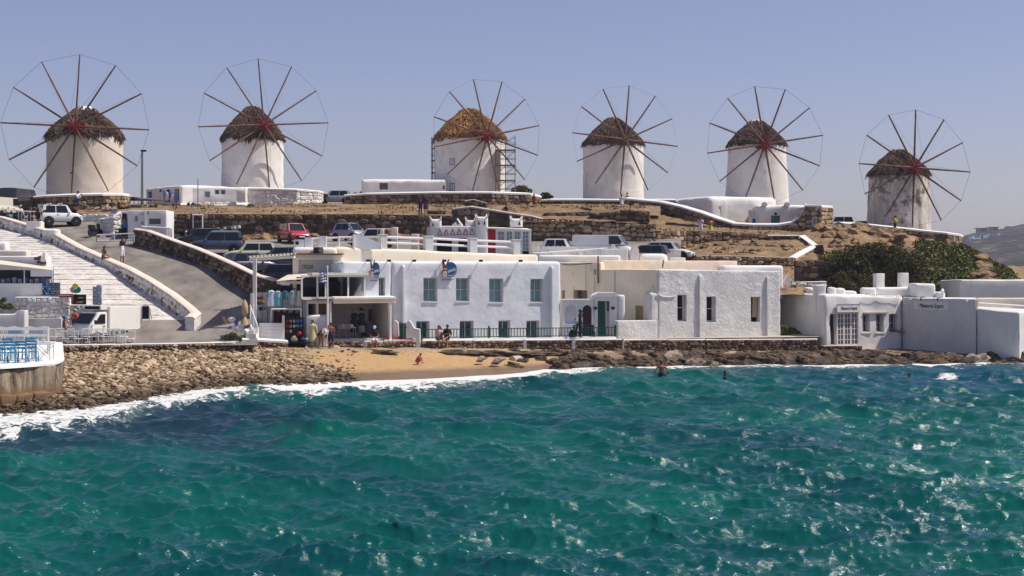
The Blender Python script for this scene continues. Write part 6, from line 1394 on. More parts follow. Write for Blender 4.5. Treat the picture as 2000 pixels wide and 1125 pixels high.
# ================================================================ VEHICLES
TYRE = W['black']; RIM = W['chrome']
def wheel(o, x, y, r, w_=.2):
    s = 1 if y > 0 else -1; M_ = Matrix.Rotation(R(90), 3, 'X')
    wv = MB().lathe([(r * .62, -w_ / 2), (r * .93, -w_ / 2), (r, -w_ * .3), (r, w_ * .3), (r * .93, w_ / 2), (r * .62, w_ / 2)], (x, y, r), 18, M_).build('wheel', TYRE, o, local=True, smooth=True)
    m = MB(); m.lathe([(r * .64, -w_ * .4), (r * .64, w_ * .4)], (x, y, r), 18, M_)
    m.build('rim', C(.12, .12, .13, .4, .6), wv, local=True)
    m = MB()
    for i in range(5):
        a = 2 * pi * i / 5; m.box((x + cos(a) * r * .32, y + s * w_ * .42, r + sin(a) * r * .32), (r * .6, .02, r * .16), M=Matrix.Rotation(-a, 3, 'Y'))
    m.lathe([(r * .16, -.02), (r * .16, .02)], (x, y + s * w_ * .43, r), 8, M_); m.build('spokes', RIM, wv, local=True)
def car(label, u, v, D, ang, paint, L=3.9, Wd=1.68, Hh=1.5, kind='hatch', roof_rails=False, spare=False, cat='car', z=None, name='car', rack=False, group='parked cars'):
    """front along +X before rotation"""
    o = T(name, label, cat, (0, 0, 0), group)
    h = L / 2; wr = .31 if kind != 'suv' else .35; zb = .22 if kind != 'suv' else .34; belt = Hh * .58
    P_ = {'hatch': dict(hood=.26, ws=.42, rf=.40, rr=.90, rb=.985, noseh=.44, hoodh=.58),
          'suv': dict(hood=.25, ws=.36, rf=.38, rr=.93, rb=.985, noseh=.5, hoodh=.6),
          'van': dict(hood=.12, ws=.2, rf=.24, rr=.985, rb=.995, noseh=.42, hoodh=.52),
          'smart': dict(hood=.16, ws=.3, rf=.36, rr=.88, rb=.98, noseh=.46, hoodh=.58)}[kind]
    # body sections from nose to tail: (x, half width, top)
    fx = lambda t: h - t * L
    secs = [(0, .72, P_['noseh'] * .8), (.015, .84, P_['noseh'] * .92), (.05, .94, P_['noseh']), (P_['hood'] * .6, .99, P_['hoodh'] - .03), (P_['hood'], 1, P_['hoodh']), (.5, 1, .6), (.8, 1, .6), (.95, .97, .6), (.985, .92, .57), (1, .84, .5)]
    rows = []
    for t, wf, tp in secs:
        w2 = Wd / 2 * wf; zt = Hh * tp; x = fx(t); zl = zb + (.1 if t in (0, 1) else 0)
        rows.append([(x, -w2 * .9, zl), (x, -w2, zl + .12), (x, -w2 * 1.0, zt * .72), (x, -w2 * .96, zt * .93), (x, -w2 * .84, zt), (x, 0, zt + .03 * (1 if t < .4 else 0)), (x, w2 * .84, zt), (x, w2 * .96, zt * .93), (x, w2, zt * .72), (x, w2, zl + .12), (x, w2 * .9, zl)])
    m = MB(); m.sheet(rows); n = len(rows); 
    for k in (0, n - 1): b = k * 11; m.f.append(tuple(b + i for i in range(11))); m.mi.append(0)
    m.build('body', paint, o, smooth=True, angle=55, local=True)
    m = MB(); m.box((0, 0, zb + .05), (L * .94, Wd * .86, .14)); m.build('underbody', W['black'], o, local=True)
    # cabin
    x0, x1, x2, x3 = fx(P_['hood'] + .01), fx(P_['rf']), fx(P_['rr']), fx(P_['rb']); wb = Wd / 2 * .92; wt = Wd / 2 * .76; z0_ = Hh * .57; z1_ = Hh * .955
    def ring(x, w2, z, cr): return [(x, -w2, z), (x, -w2 * .5, z + cr), (x, 0, z + cr * 1.2), (x, w2 * .5, z + cr), (x, w2, z)]
    m = MB()
    if kind == 'van': wt = Wd / 2 * .88
    xm = (x1 + x2) / 2
    lower = [(x0, wb * .92), (x1, wb), (xm, wb), (x2, wb), (x3, wb * .95)]
    upper = [(x1, wt * .92), (x1 - .12, wt), (xm, wt), (x2 + .12, wt), (x2, wt * .9)]
    for i in range(4):
        for s in (-1, 1):
            a, b, c_, d = (lower[i][0], s * lower[i][1], z0_), (lower[i + 1][0], s * lower[i + 1][1], z0_), (upper[i + 1][0], s * upper[i + 1][1], z1_), (upper[i][0], s * upper[i][1], z1_)
            m.add([a, b, c_, d], [(0, 1, 2, 3) if s < 0 else (3, 2, 1, 0)])
        r0 = ring(upper[i][0], upper[i][1], z1_, .04 if 0 < i < 4 else .02); r1 = ring(upper[i + 1][0], upper[i + 1][1], z1_, .04 if i < 3 else .02)
        m.sheet([r0, r1])
    m.add([(lower[0][0], -lower[0][1], z0_), (lower[0][0], lower[0][1], z0_), (upper[0][0], upper[0][1], z1_), (upper[0][0], 0, z1_ + .024), (upper[0][0], -upper[0][1], z1_)], [(0, 1, 2, 3, 4)])
    m.add([(lower[4][0], -lower[4][1], z0_), (lower[4][0], lower[4][1], z0_), (upper[4][0], upper[4][1], z1_), (upper[4][0], 0, z1_ + .024), (upper[4][0], -upper[4][1], z1_)], [(4, 3, 2, 1, 0)])
    m.build('cabin', paint, o, smooth=True, angle=35, local=True)
    def quad_panel(name, a, b, c_, d, inset, off, mt):
        a, b, c_, d = map(Vector, (a, b, c_, d)); ce = (a + b + c_ + d) / 4; nn = (b - a).cross(d - a).normalized(); 
        if nn.dot(ce - Vector((ce.x * .6, 0, Hh * .5))) < 0: nn = -nn
        q = [p + (ce - p) * inset + nn * off for p in (a, b, c_, d)]
        MB().prism(q, nn * .008).build(name, mt, o, local=True)
    for s in (-1, 1):
        lw = lambda x: (x, s * wb * .99, z0_ + .03); up = lambda x: (x, s * wt * 1.0, z1_ - .03)
        if kind == 'van':
            quad_panel('side_window', lw(x0 - .1), lw(x1 - .75), up(x1 - .75), up(x1 - .02), .08, .006, W['carglass'])
        else:
            quad_panel('side_window', lw(x0 - .28), lw(xm), up(xm), up(x1 - .08), .09, .012, W['carglass'])
            quad_panel('side_window', lw(xm), lw(x3 + .25), up(x2 + .15), up(xm), .09, .012, W['carglass'])
            if kind == 'suv': MB().box((x3 + .2, s * (wb * .97), z0_ + .14), (.2, .02, .2)).build('quarter_window', W['carglass'], o, local=True)
        MB().box((xm + .15, s * (Wd / 2 + .002), Hh * .52), (.16, .03, .03)).build('door_handle', W['chrome'] if kind == 'suv' else paint, o, local=True)
        MB().ell((x0 - .25, s * (Wd / 2 + .04), Hh * .62), (.09, .1, .07), 8, 6).build('mirror', paint, o, local=True, smooth=True)
        MB().box((fx(.06), s * Wd * .36, Hh * P_['noseh'] * .86), (.26, .34, .13), rz=s * -.35).build('headlight', C(.6, .62, .62, .15), o, local=True, bevel=.02)
        MB().box((fx(.985), s * Wd * .41, Hh * .54), (.1, .16, .26)).build('tail_light', C(.4, .01, .01, .25), o, local=True, bevel=.02)
    quad_panel('windscreen', (x0 + .01, -wb * .9, z0_), (x0 + .01, wb * .9, z0_), (x1 + .01, wt * .9, z1_), (x1 + .01, -wt * .9, z1_), .09, .01, W['carglass'])
    if kind != 'van': quad_panel('rear_window', (x3, -wb * .88, z0_), (x3, wb * .88, z0_), (x2, wt * .86, z1_), (x2, -wt * .86, z1_), .12, .01, W['carglass'])
    for xx in (fx(.18), fx(.82)):
        for s in (-1, 1):
            MB().lathe([(wr * 1.16, -.05), (wr * 1.16, .05)], (xx, s * (Wd / 2 - .05), wr), 18, Matrix.Rotation(R(90), 3, 'X')).build('wheel_arch', W['black'], o, local=True)
            wheel(o, xx, s * (Wd / 2 - .07), wr)
    MB().box((h - .02, 0, zb + .2), (.1, Wd * .6, .16)).build('grille', W['black'], o, local=True)
    MB().box((h + .03, 0, zb + .2), (.02, .46, .1)).build('number_plate', W['white_paint'], o, local=True); MB().box((-h - .012, 0, Hh * .42), (.02, .46, .1)).build('number_plate', W['white_paint'], o, local=True)
    if roof_rails:
        for s in (-1, 1): MB().tube((x1 - .2, s * wt * .92, z1_ + .07), (x2 + .2, s * wt * .92, z1_ + .07), .025, .025, 6).build('roof_rail', C(.45, .45, .46, .4), o, local=True)
    if rack:
        for xx in (x1 - .45, x2 + .5): MB().box((xx, 0, z1_ + .11), (.1, Wd * .85, .07)).build('roof_bar', W['white_paint'], o, local=True)
    if spare:
        MB().lathe([(.3, -.1), (.33, -.06), (.33, .06), (.25, .1)], (-h - .1, -.05, Hh * .48), 18, Matrix.Rotation(R(90), 3, 'Y')).build('spare_wheel', W['black'], o, local=True, smooth=True)
    D_ = D; p = P(u, v, D); o.location = (p.x, p.y, p.z if z is None else z); o.rotation_euler = (0, 0, R(ang))
    return o
cw = carpaint('white_car_paint', (.7, .7, .7)); cb = carpaint('navy_car_paint', (.05, .065, .12), .3); cr = carpaint('red_car_paint', (.5, .02, .03)); cg = carpaint('pale_green_car_paint', (.48, .55, .36)); ck = carpaint('black_car_paint', (.012, .01, .014)); cs_ = carpaint('silver_car_paint', (.4, .42, .43), .5); cdk = carpaint('slate_car_paint', (.06, .06, .08), .3); ccr = carpaint('cream_car_paint', (.65, .6, .5))
def pk(u, D, dv=0): return 520 + (H - pz(D)) * F / D
car('small white three-door offroader with spare wheel and roof bars on the street', 118, 0, 121.6, 30, cw, 3.3, 1.55, 1.7, 'suv', spare=True, rack=True, z=fz(121.6) + .02, group='vehicles on the street')
car('dark blue offroader parked behind the street wall, facing left', 423, 0, 112.2, 187, cb, 4.05, 1.72, 1.66, 'suv', roof_rails=True, z=pz(112.2) + .02)
car('black hatchback parked behind the dark blue offroader', 392, 0, 116.5, 180, ck, 3.9, 1.66, 1.45, z=pz(116.5) + .0)
car('red hatchback facing the sea in front of the long dark wall', 574, 0, 120.5, -62, cr, 3.7, 1.66, 1.55, z=pz(120.5) + .02)
car('pale green hatchback parked just behind the dark blue offroader tail', 490, 0, 109.6, 190, cg, 3.9, 1.68, 1.42, z=pz(109.6) - .1)
car('slate hatchback with red tail light at the end of the street wall', 491, 0, 105.2, 30, cdk, 3.7, 1.66, 1.45, z=pz(105.2) + .0)
car('near-black car under the pergola with its rear lamp showing', 545, 0, 101.5, 165, ck, 4.2, 1.75, 1.45, z=pz(101.5) + .2)
car('blue car roof showing above the pergola slats', 548, 0, 108, 185, cb, 4.0, 1.7, 1.4, z=pz(108) - .1)
car('tiny silver and black two-seater facing right by the long dark wall', 683, 0, 122, -35, cs_, 2.6, 1.55, 1.5, 'smart', z=pz(122) + .02)
car('cream hatchback half hidden by the white stair side wall', 727, 0, 114, 175, ccr, 3.6, 1.62, 1.4, z=pz(114) + .3)
car('silver-grey hatchback left of the white van behind the pickets', 1098, 0, 111.5, -8, cw, 3.0, 1.66, 1.5, z=Z(506, 111.5))
car('long white panel van behind the picket fence', 1180, 0, 112.6, -14, cw, 4.6, 1.75, 1.85, 'van', cat='van', name='van', z=Z(507, 112.6))
car('dark hatchback with red tail light right of the white van', 1262, 0, 113.4, 160, cdk, 3.5, 1.65, 1.4, z=Z(515, 113.4))
car('white sedan nose-down right of the dark hatchback', 1308, 0, 115, -20, cw, 3.7, 1.65, 1.4, z=Z(508, 115))
car('silver car parked on the hill between second and third windmill', 654, 0, 158, 180, cs_, 3.6, 1.65, 1.4, z=Z(398, 158), group='cars on the hilltop')
car('black van parked at the far left behind the motorbikes', 39, 0, 130, 80, ck, 4.4, 1.75, 2.1, 'van', cat='van', name='van', z=Z(416, 130), group='vehicles on the street')
car('cream van at the far left edge of the street', 4, 0, 127, 75, ccr, 4.2, 1.75, 1.8, 'van', cat='van', name='van', z=Z(427, 127), group='vehicles on the street')
car('white car seen beyond the stone building at the right', 1637, 0, 150, 170, cw, 3.6, 1.65, 1.4, z=Z(450, 150), group='cars on the hilltop')
car('white car roof showing above the last windmill terrace wall', 1684, 0, 148, 185, cw, 3.9, 1.65, 1.35, z=Z(458, 148), group='cars on the hilltop')
def truck():
    o = T('delivery_truck', 'small white refrigerated box truck on the quay', 'truck', (0, 0, 0)); cw2 = carpaint('cream_truck_paint', (.84, .82, .74))
    ins = 1.0
    MB().box((-.75, 0, 1.22), (2.35, 1.62, 1.36)).build('cargo_box', cw2, o, local=True, bevel=.03)
    for x in (.4, -1.9):
        for z in (.58, 1.88): MB().box((x, 0, z), (.06, 1.66, .06)).build('box_trim', W['white_paint'], o, local=True)
    for y in (-.8, .8): MB().box((-.75, y, .56), (2.35, .05, .07)).build('side_rail', W['chrome'], o, local=True)
    prof = [(.48, .42), (1.75, .42), (1.78, .72), (1.66, .92), (1.12, 1.56), (1.0, 1.63), (.48, 1.63)]
    MB().prism([(x, -.74, z) for x, z in prof], (0, 1.48, 0)).build('cab', cw2, o, local=True, bevel=.05)
    q = [(1.655, -.66, .98), (1.655, .66, .98), (1.17, .62, 1.54), (1.17, -.62, 1.54)]
    n_ = Vector((.76, 0, .65)); MB().prism([Vector(p) + n_ * .03 for p in q], n_ * .012).build('windscreen', W['carglass'], o, local=True)
    for y in (-1, 1):
        MB().prism([(x, y * .755, z) for x, z in ((.68, .98), (1.42, .98), (1.02, 1.5), (.68, 1.5))], (0, y * .01, 0)).build('side_window', W['carglass'], o, local=True)
        MB().box((.75, y * .76, .84), (.14, .02, .04)).build('door_handle', W['dark'], o, local=True); MB().box((1.5, y * .9, 1.1), (.05, .12, .2)).build('mirror', W['dark'], o, local=True)
        MB().box((1.77, y * .52, .62), (.04, .24, .16)).build('headlight', C(.6, .6, .58, .2), o, local=True)
        for x in (1.2, -1.2): wheel(o, x, y * .66, .29, .18)
    u_ = MB(); u_.box((.66, 0, 1.86), (.55, 1.35, .26)); uu = u_.build('cooling_unit', W['white_paint'], o, local=True, bevel=.03); MB().box((.94, 0, 1.85), (.02, 1.2, .16)).build('vent_grille', W['dark'], uu, local=True)
    MB().box((0, 0, .42), (3.3, .9, .12)).build('chassis', W['black'], o, local=True)
    MB().box((1.8, 0, .45), (.06, 1.4, .14)).build('bumper', W['white_paint'], o, local=True)
    o.location = (X(206, 91), 91, 1.6); o.rotation_euler = (0, 0, R(236)); o.scale = (1.06, 1.06, 1.06)
truck()
def scooter(label, u, D, z, ang, c_, helmet=False):
    o = T('motorbike', label, 'motorbike', (0, 0, 0), 'parked motorbikes'); cc = C(*c_, .3)
    for x in (-.62, .62):
        wv = MB().lathe([(.2, -.05), (.28, -.045), (.29, 0), (.28, .045), (.2, .05)], (x, 0, .29), 16, Matrix.Rotation(R(90), 3, 'X')).build('wheel', TYRE, o, local=True, smooth=True)
    MB().prism([(x, -.13, z_) for x, z_ in ((-.75, .55), (-.2, .35), (.3, .3), (.42, .42), (.1, .45), (-.1, .72), (-.8, .78))], (0, .26, 0)).build('body', cc, o, local=True, bevel=.04)
    MB().prism([(x, -.15, z_) for x, z_ in ((.38, .35), (.5, .38), (.42, .98), (.3, 1.0))], (0, .3, 0)).build('leg_shield', cc, o, local=True, bevel=.03)
    MB().box((-.42, 0, .8), (.72, .27, .1)).build('seat', W['black'], o, local=True, bevel=.03)
    MB().tube((.62, .08, .3), (.36, .05, 1.0), .03, .03, 6).build('fork', W['chrome'], o, local=True)
    MB().tube((.33, -.33, 1.05), (.33, .33, 1.05), .022, .022, 6).build('handlebar', W['black'], o, local=True)
    MB().ell((.44, 0, .9), (.09, .1, .09), 8, 6).build('headlight', C(.7, .72, .7, .2), o, local=True)
    for s in (-1, 1): MB().ell((.33, s * .3, 1.2), (.02, .06, .05), 6, 5).build('mirror', W['dark'], o, local=True)
    if helmet: MB().box((-.85, 0, .98), (.34, .36, .28)).build('top_box', C(.5, .5, .5, .3), o, local=True, bevel=.05)
    o.location = (X(u, D), D, z); o.rotation_euler = (0, 0, R(ang)); return o
for a in [('black scooter parked before the white retaining wall of the street', 186, 116.5, fz(116.5), 70, (.02, .02, .02)), ('red motorbike at the far left of the parked row', 4, 124, fz(124), 60, (.3, .03, .03)), ('black motorbike second from the left edge', 14, 123.2, fz(123.2), 50, (.03, .03, .03)), ('grey-blue motorbike with top box in the row by the street', 28, 123.4, fz(123.4), 65, (.2, .25, .3), True), ('dark motorbike at the right end of the row by the street', 46, 123.6, fz(123.6), 40, (.04, .04, .05)), ('scooter behind the white gate beside the black hatchback', 352, 120, pz(120), 20, (.1, .1, .1)), ('grey motorbike with pale top box against the long dark wall', 436, 122.5, pz(122.5) + .1, 170, (.25, .25, .25), True), ('silver motorbike beside the top-box one under the dark wall', 447, 123.5, pz(123.5) + .1, 160, (.45, .45, .45), True), ('dark motorbike standing below the arch wall behind the railing', 1137, 96.6, 1.45, 200, (.03, .03, .03))]: scooter(*a)
for i, (u, L) in enumerate([(65, 'left traffic cone beside the white offroader'), (72.5, 'right traffic cone beside the white offroader')]):
    D = 121.5; MB().lathe([(.17, 0), (.17, .04), (.11, .05), (.03, .55), (.02, .55)], (X(u, D), D, fz(D)), 12).build('traffic_cone', C(.6, .09, .02), smooth=True, label=L, cat='traffic cone')

# ================================================================ LEFT: KIOSK, GATES, STALL, QUAY FURNITURE
o = T('kiosk', 'white parking kiosk with open doorway and dark counter window', 'kiosk', P(285, 467, 115))
fk = Fr(250, 115, 0); kw = fk.su(325)
block('wall', fk.foot(0, kw, 2.6), 7.4, Z(410.5, 115), W['white'], o, [(0, fk.su(291), fk.su(314), Z(438, 115), Z(427, 115), .2)], rc=.04, rt=.04)
fpanel('counter_window', W['glass'], fk, fk.su(291), fk.su(314), Z(438, 115), Z(427, 115), -.15, o)
block('side_wing', Fr(236, 117, 0).foot(0, .8, 1.5), 7.6, Z(412, 117), W['white'], o, rc=.03, rt=.03); m = MB(); m.box2((X(238.5, 116.9), 116.88, 8.1), (X(247, 116.9), 116.99, Z(417, 117))); m.build('doorway', W['dark'], o)
m = MB(); m.box2((X(281.5, 114.9), 114.88, 7.4), (X(284.5, 114.9), 114.99, Z(411, 115))); m.build('pipe', W['white_paint'], o)
for i, (a, b, c, d, cc) in enumerate([(263, 267.5, 422, 432, (.2, .2, .25)), (273, 280, 415, 420, (.5, .5, .55)), (285, 291, 412, 419, (.45, .42, .45)), (274, 282, 433, 438, (.3, .4, .5)), (216, 227, 411, 417, (.3, .35, .45))]):
    MB().box2((X(a, 114.8), 114.93, Z(d, 114.9)), (X(b, 114.8), 114.97, Z(c, 114.9))).build('notice', C(*cc), o)
stone_wall('curved low whitewashed wall left of the kiosk', [(X(u, D), D, fz(D) - .3, Z(v, D)) for u, D, v in ((196, 118.5, 429), (205, 117, 429), (222, 116, 424), (236, 116.6, 416))], 'washst', 'mortarw', .4, 60, .4, cap='y', caph=.12)
def lamp(name, label, u, v0, v1, D, r, head=None):
    o = T(name, label, 'pole', P(u, v1, D)); MB().tube(P(u, v1, D), P(u, v0, D), r, r * .7, 8).build('pole', W['metal'], o)
    if head: MB().box(P(u + head, v0 + 1.5, D), (.45, .3, .16)).build('lamp_head', W['dark'], o)
    return o
lamp('lamp_post', 'tall grey lamp post right of the leftmost windmill', 277.5, 293, 400, 138, .13, 3)
lamp('lamp_post', 'thin pole with small head in front of the hill shop', 386.5, 349, 418, 132, .05, 0)
lamp('sign_pole', 'short thin pole beside the hill shop tables', 254, 378, 410, 131, .04)
o = T('gantry_frame', 'white rectangular height frame in front of the long dark wall', 'frame', P(386, 450, 123))
for a, b in (((377, 446), (377, 419)), ((395.5, 448), (395.5, 419)), ((376, 419.5), (397, 419.5))): MB().tube(P(*a, 123), P(*b, 123), .06, .06, 6).build('bar', W['white_paint'], o)
o = T('white_gate', 'white slatted sliding gate beside the kiosk', 'gate', P(305, 458, 113))
for i in range(19): u = 280 + i * 3; MB().box2((X(u, 113.2), 113.2, Z(463 + (u - 280) * .06, 113.2)), (X(u + 1.9, 113.2), 113.25, Z(442 + (u - 280) * .1, 113.2))).build('slat', W['white_paint'], o)
MB().tube(P(277, 442.5, 113.1), P(334, 446, 113.1), .06, .06, 6).build('top_rail', W['white_paint'], o)
o = T('road_barrier', 'low grey swing barrier across the side of the street', 'barrier', P(228, 472, 111))
for a, b in (((190, 459), (262, 456)), ((190, 471), (262, 469))): MB().tube(P(*a, 111), P(*b, 112), .05, .05, 6).build('bar', C(.5, .48, .47), o)
for u in (189, 223, 262): MB().tube(P(u, 458, 111.3), P(u, 473, 111.3), .045, .045, 6).build('post', C(.3, .14, .09) if u == 189 else C(.5, .48, .47), o)
MB().box2((X(195, 110.9), 110.88, Z(466, 111)), (X(206, 110.9), 110.92, Z(459, 111))).build('sign_plate', W['white_paint'], o)
MB().box2((X(74, 122.5), 122.5, Z(407, 122.5)), (X(83, 122.5), 122.55, Z(399, 122.5))).build('street_sign', W['white_paint'], label='small white sign behind the offroader', cat='sign')
o = T('barrier_fence', 'white metal crowd barrier beside the motorbikes', 'barrier', P(45, 432, 122.5))
for i in range(6): MB().tube(P(36 + i * 6, 412, 122.6), P(36 + i * 6, 431, 122.6), .03, .03, 5).build('bar', W['white_paint'], o)
MB().tube(P(34, 412, 122.6), P(70, 413, 122.6), .04, .04, 5).build('rail', W['white_paint'], o)
# terrace tables and umbrellas of the hill bar
for i, (u, D) in enumerate([(262, 139), (270, 138), (278, 138.5), (288, 138), (298, 138.5)]):
    o = T('cafe_table', ['dark low table outside the hill bar, leftmost', 'white cafe table second from left by the hill shop', 'round white cafe table in the middle by the hill shop', 'small white cafe table near the blue door', 'white cafe table under the blue door of the hill shop'][i], 'table', P(u, 402, D), 'tables outside the hill shop'); z = dirt_z(D, 0) + .05
    MB().lathe([(.38, z + .72), (.4, z + .76), (.02, z + .77)], (X(u, D), D, 0), 12).build('table_top', W['white_paint'] if i else W['wood'], o); MB().tube((X(u, D), D, z), (X(u, D), D, z + .73), .04, .04, 6).build('leg', W['white_paint'], o)
    MB().box((X(u, D), D, z + .02), (.35, .35, .03)).build('foot', W['white_paint'], o)
# stall at the left edge of the steps
o = T('snack_stall', 'snack stall with cream canopy and white counter at the left edge', 'stall', P(50, 580, 93.2)); sD = 93.4
MB().box2((X(-120, sD), sD, 2.3), (X(83, sD), sD + .8, Z(553.5, sD))).build('counter', W['white'], o, bevel=.02)
MB().box2((X(-120, sD + 2), sD + 2, 2.3), (X(104, sD + 2), sD + 2.1, Z(522, sD + 2))).build('back_wall', C(.06, .07, .1), o)
MB().sheet([[tuple(P(u, v, sD + d)) for u, v in ((-120, 505), (0, 516), (50, 521.5), (104, 527.5))] for d in (-.1,)] + [[tuple(P(u, v - 3, sD + 2.2)) for u, v in ((-120, 500), (0, 511), (50, 518), (104, 525))]]).build('canopy', W['canvas'], o)
MB().sheet([[tuple(P(u, v, sD - .11)) for u, v in ((-120, 505), (0, 516), (50, 521.5), (104, 527.5))], [tuple(P(u, v, sD - .12)) for u, v in ((-120, 525), (0, 527), (50, 527.5), (104, 529))]]).build('canopy_valance', W['canvas'], o)
for u in (-40, 47.5, 102): MB().tube(P(u, 528, sD), P(u, 556, sD), .035, .035, 6).build('post', W['white_paint'], o)
sgn = MB().box2((X(60, sD - .2), sD - .22, Z(540, sD)), (X(103, sD - .2), sD - .16, Z(528, sD))).build('sign_board', W['white_paint'], o)
MB().box2((X(-20, sD + .8), sD + .85, Z(553, sD)), (X(100, sD + .8), sD + 1.2, Z(543, sD))).build('shelf_goods', C(.08, .1, .16), o)
for i in range(9): u = 2 + i * 11; MB().box2((X(u, sD + .4), sD + .4, Z(553, sD)), (X(u + 7, sD + .4), sD + .7, Z(546 - (i * 7) % 5, sD))).build('goods_tin', C(*[(.3, .33, .4), (.1, .15, .3), (.35, .3, .3)][i % 3]), o)
def rack_grid(name, label, a, b, vt, vb, D, cols, base, nx, ny, cat='rack', depth=.25):
    o = T(name, label, cat, P((a + b) / 2, vb, D)); MB().box2((X(a, D), D, Z(vb, D)), (X(b, D), D + depth, Z(vt, D))).build('rack_body', C(*base), o)
    for i in range(nx):
        for j in range(ny):
            u0 = a + (b - a) * (i + .12) / nx; u1 = a + (b - a) * (i + .88) / nx; v0 = vt + (vb - vt) * (j + .14) / ny; v1 = vt + (vb - vt) * (j + .86) / ny
            MB().box2((X(u0, D), D - .02, Z(v1, D)), (X(u1, D), D - .004, Z(v0, D))).build('postcard', C(*cols[(i * 3 + j * 5 + i * j) % len(cols)]), o)
    return o
rack_grid('souvenir_rack', 'blue rack of small souvenirs at the end of the stall counter', 83, 99, 553, 580, 93.2, [(.02, .1, .3), (.1, .3, .5), (.3, .45, .55), (.02, .04, .12)], (.02, .03, .06), 5, 6)
rack_grid('souvenir_rack', 'grey-blue mixed souvenir rack next to the blue one', 99.5, 115.5, 552, 580, 93.3, [(.12, .18, .25), (.2, .16, .2), (.05, .12, .25), (.3, .3, .3)], (.05, .06, .09), 5, 6)
rack_grid('postcard_stand', 'tall narrow postcard stand in front of the white steps', 181, 187.5, 560, 602, 92.9, [(.3, .1, .12), (.5, .5, .55), (.08, .2, .45), (.35, .3, .25)], (.5, .5, .5), 2, 10)
rack_grid('postcard_stand', 'tall wide postcard stand in front of the white steps', 188.5, 198.5, 557, 602, 92.8, [(.08, .25, .5), (.55, .55, .6), (.4, .12, .15), (.1, .15, .35), (.45, .4, .3)], (.55, .55, .56), 3, 11)
stone_wall('whitewashed rough stone wall below the stall', [(X(30, 92.6), 92.6, 1.6, Z(582, 92.6)), (X(136, 92.6), 92.6, 1.9, Z(582, 92.6))], 'washst', 'mortarw', .24, 200, .7, cap='y', caph=.06, name='stall_wall')
stone_wall('lower whitewashed wall stub under the menu board', [(X(137, 92.7), 92.7, 1.7, Z(597, 92.7)), (X(182, 92.7), 92.7, 2.0, Z(597, 92.7))], 'washst', 'mortarw', .26, 60, .6, cap='y', caph=.06, name='stall_wall')
MB().box2((X(49, 92.3), 92.1, 1.5), (X(122, 92.3), 92.58, Z(622, 92.3))).build('wall_foot', W['white'], label='white painted footing under the stall wall', cat='kerb')
block('planter_wall', Fr(-60, 90.6, 0).foot(0, X(48, 90.6) - X(-60, 90.6), .8), 1.5, Z(614, 90.6), W['grey'], rc=.04, rt=.03, label='grey rendered wall in front of the green bush at the left edge', cat='wall')
block('planter_pillar', Fr(33, 90.55, 0).foot(0, .46, .7), 1.5, Z(606.5, 90.5), W['grey'], rc=.03, rt=.03, label='grey square pillar at the end of the rendered wall', cat='pillar')
block('upper_block', Fr(-80, 96, 0).foot(0, X(90, 96) - X(-80, 96), 1.2), 3.2, Z(500, 96), W['white'], rc=.06, rt=.06, label='white plastered block above the stall canopy', cat='building')
block('upper_block', Fr(-80, 99, 0).foot(0, X(52, 99) - X(-80, 99), 1.0), 4, Z(489, 99), W['mill'], rc=.1, rt=.1, label='flat stone roof edge above the white block at the left', cat='building')
block('upper_block', Fr(-80, 100.5, 0).foot(0, X(11, 100.5) - X(-80, 100.5), 1.0), 4.5, Z(473, 100.5), W['white'], rc=.15, rt=.15, label='small white rounded roof block at the left edge of the steps', cat='building')
o = T('broken_corner', 'broken corner of masonry with a white box beside the stall block', 'rubble', P(80, 510, 95.8))
for i, (u, v, c_) in enumerate([(72, 505, 0), (79, 503, 0), (77, 512, 0), (85, 514, 0), (84, 505, 1), (89, 500, 1)]): MB().box(P(u, v, 95.7), (.3, .2, .18) if not c_ else (.28, .25, .4), .2 * i).build('masonry_lump', W['mortar'] if not c_ else W['white'], o)
o = T('ice_cream_sign', 'round cut-out ice cream sign with yellow, pink and green scoops', 'sign', P(147, 575, 92.2)); D = 92.2
for nm, u, v, ru, rv, c_, dy in (('pink_scoop', 144, 566, 7.5, 6.6, (.55, .28, .3), .0), ('green_scoop', 151, 566, 7.3, 6.6, (.0, .28, .14), -.03), ('yellow_scoop', 147.5, 558.5, 5.6, 5, (.75, .5, .02), -.06)):
    MB().prism([tuple(P(u + ru * cos(2 * pi * i / 24), v + rv * sin(2 * pi * i / 24), D) + Vector((0, dy, 0))) for i in range(24)], (0, .03, 0)).build(nm, C(*c_), o)
MB().prism([tuple(P(147.5 + 3.6 * cos(2 * pi * i / 20), 563.8 + 1.5 * sin(2 * pi * i / 20), D) + Vector((0, -.09, 0))) for i in range(20)], (0, .03, 0)).build('pale_label', C(.6, .6, .45), o)
MB().tube(P(147.5, 573, D), P(147.5, 582, D), .03, .03, 6).build('stem', W['dark'], o)
o = T('banner', 'red and white striped banner right of the souvenir racks', 'banner', P(130, 583, 92.6))
for v0, v1, c_ in ((574, 576, (.05, .05, .15)), (576, 577.5, (.7, .7, .7)), (577.5, 581, (.5, .02, .03))): MB().box2((X(115.5, 92.5), 92.5, Z(v1, 92.5)), (X(143, 92.5), 92.54, Z(v0, 92.5))).build('stripe', C(*c_), o)
o = T('menu_board', 'black framed menu board picturing food on the low white wall', 'sign', P(156, 597, 92.2)); D = 92.3
MB().box2((X(143, D), D, Z(595, D)), (X(168, D), D + .06, Z(575, D))).build('frame', C(.07, .03, .02), o); MB().box2((X(145, D), D - .012, Z(593.5, D)), (X(166, D), D - .002, Z(576.5, D))).build('board', C(.015, .012, .02), o)
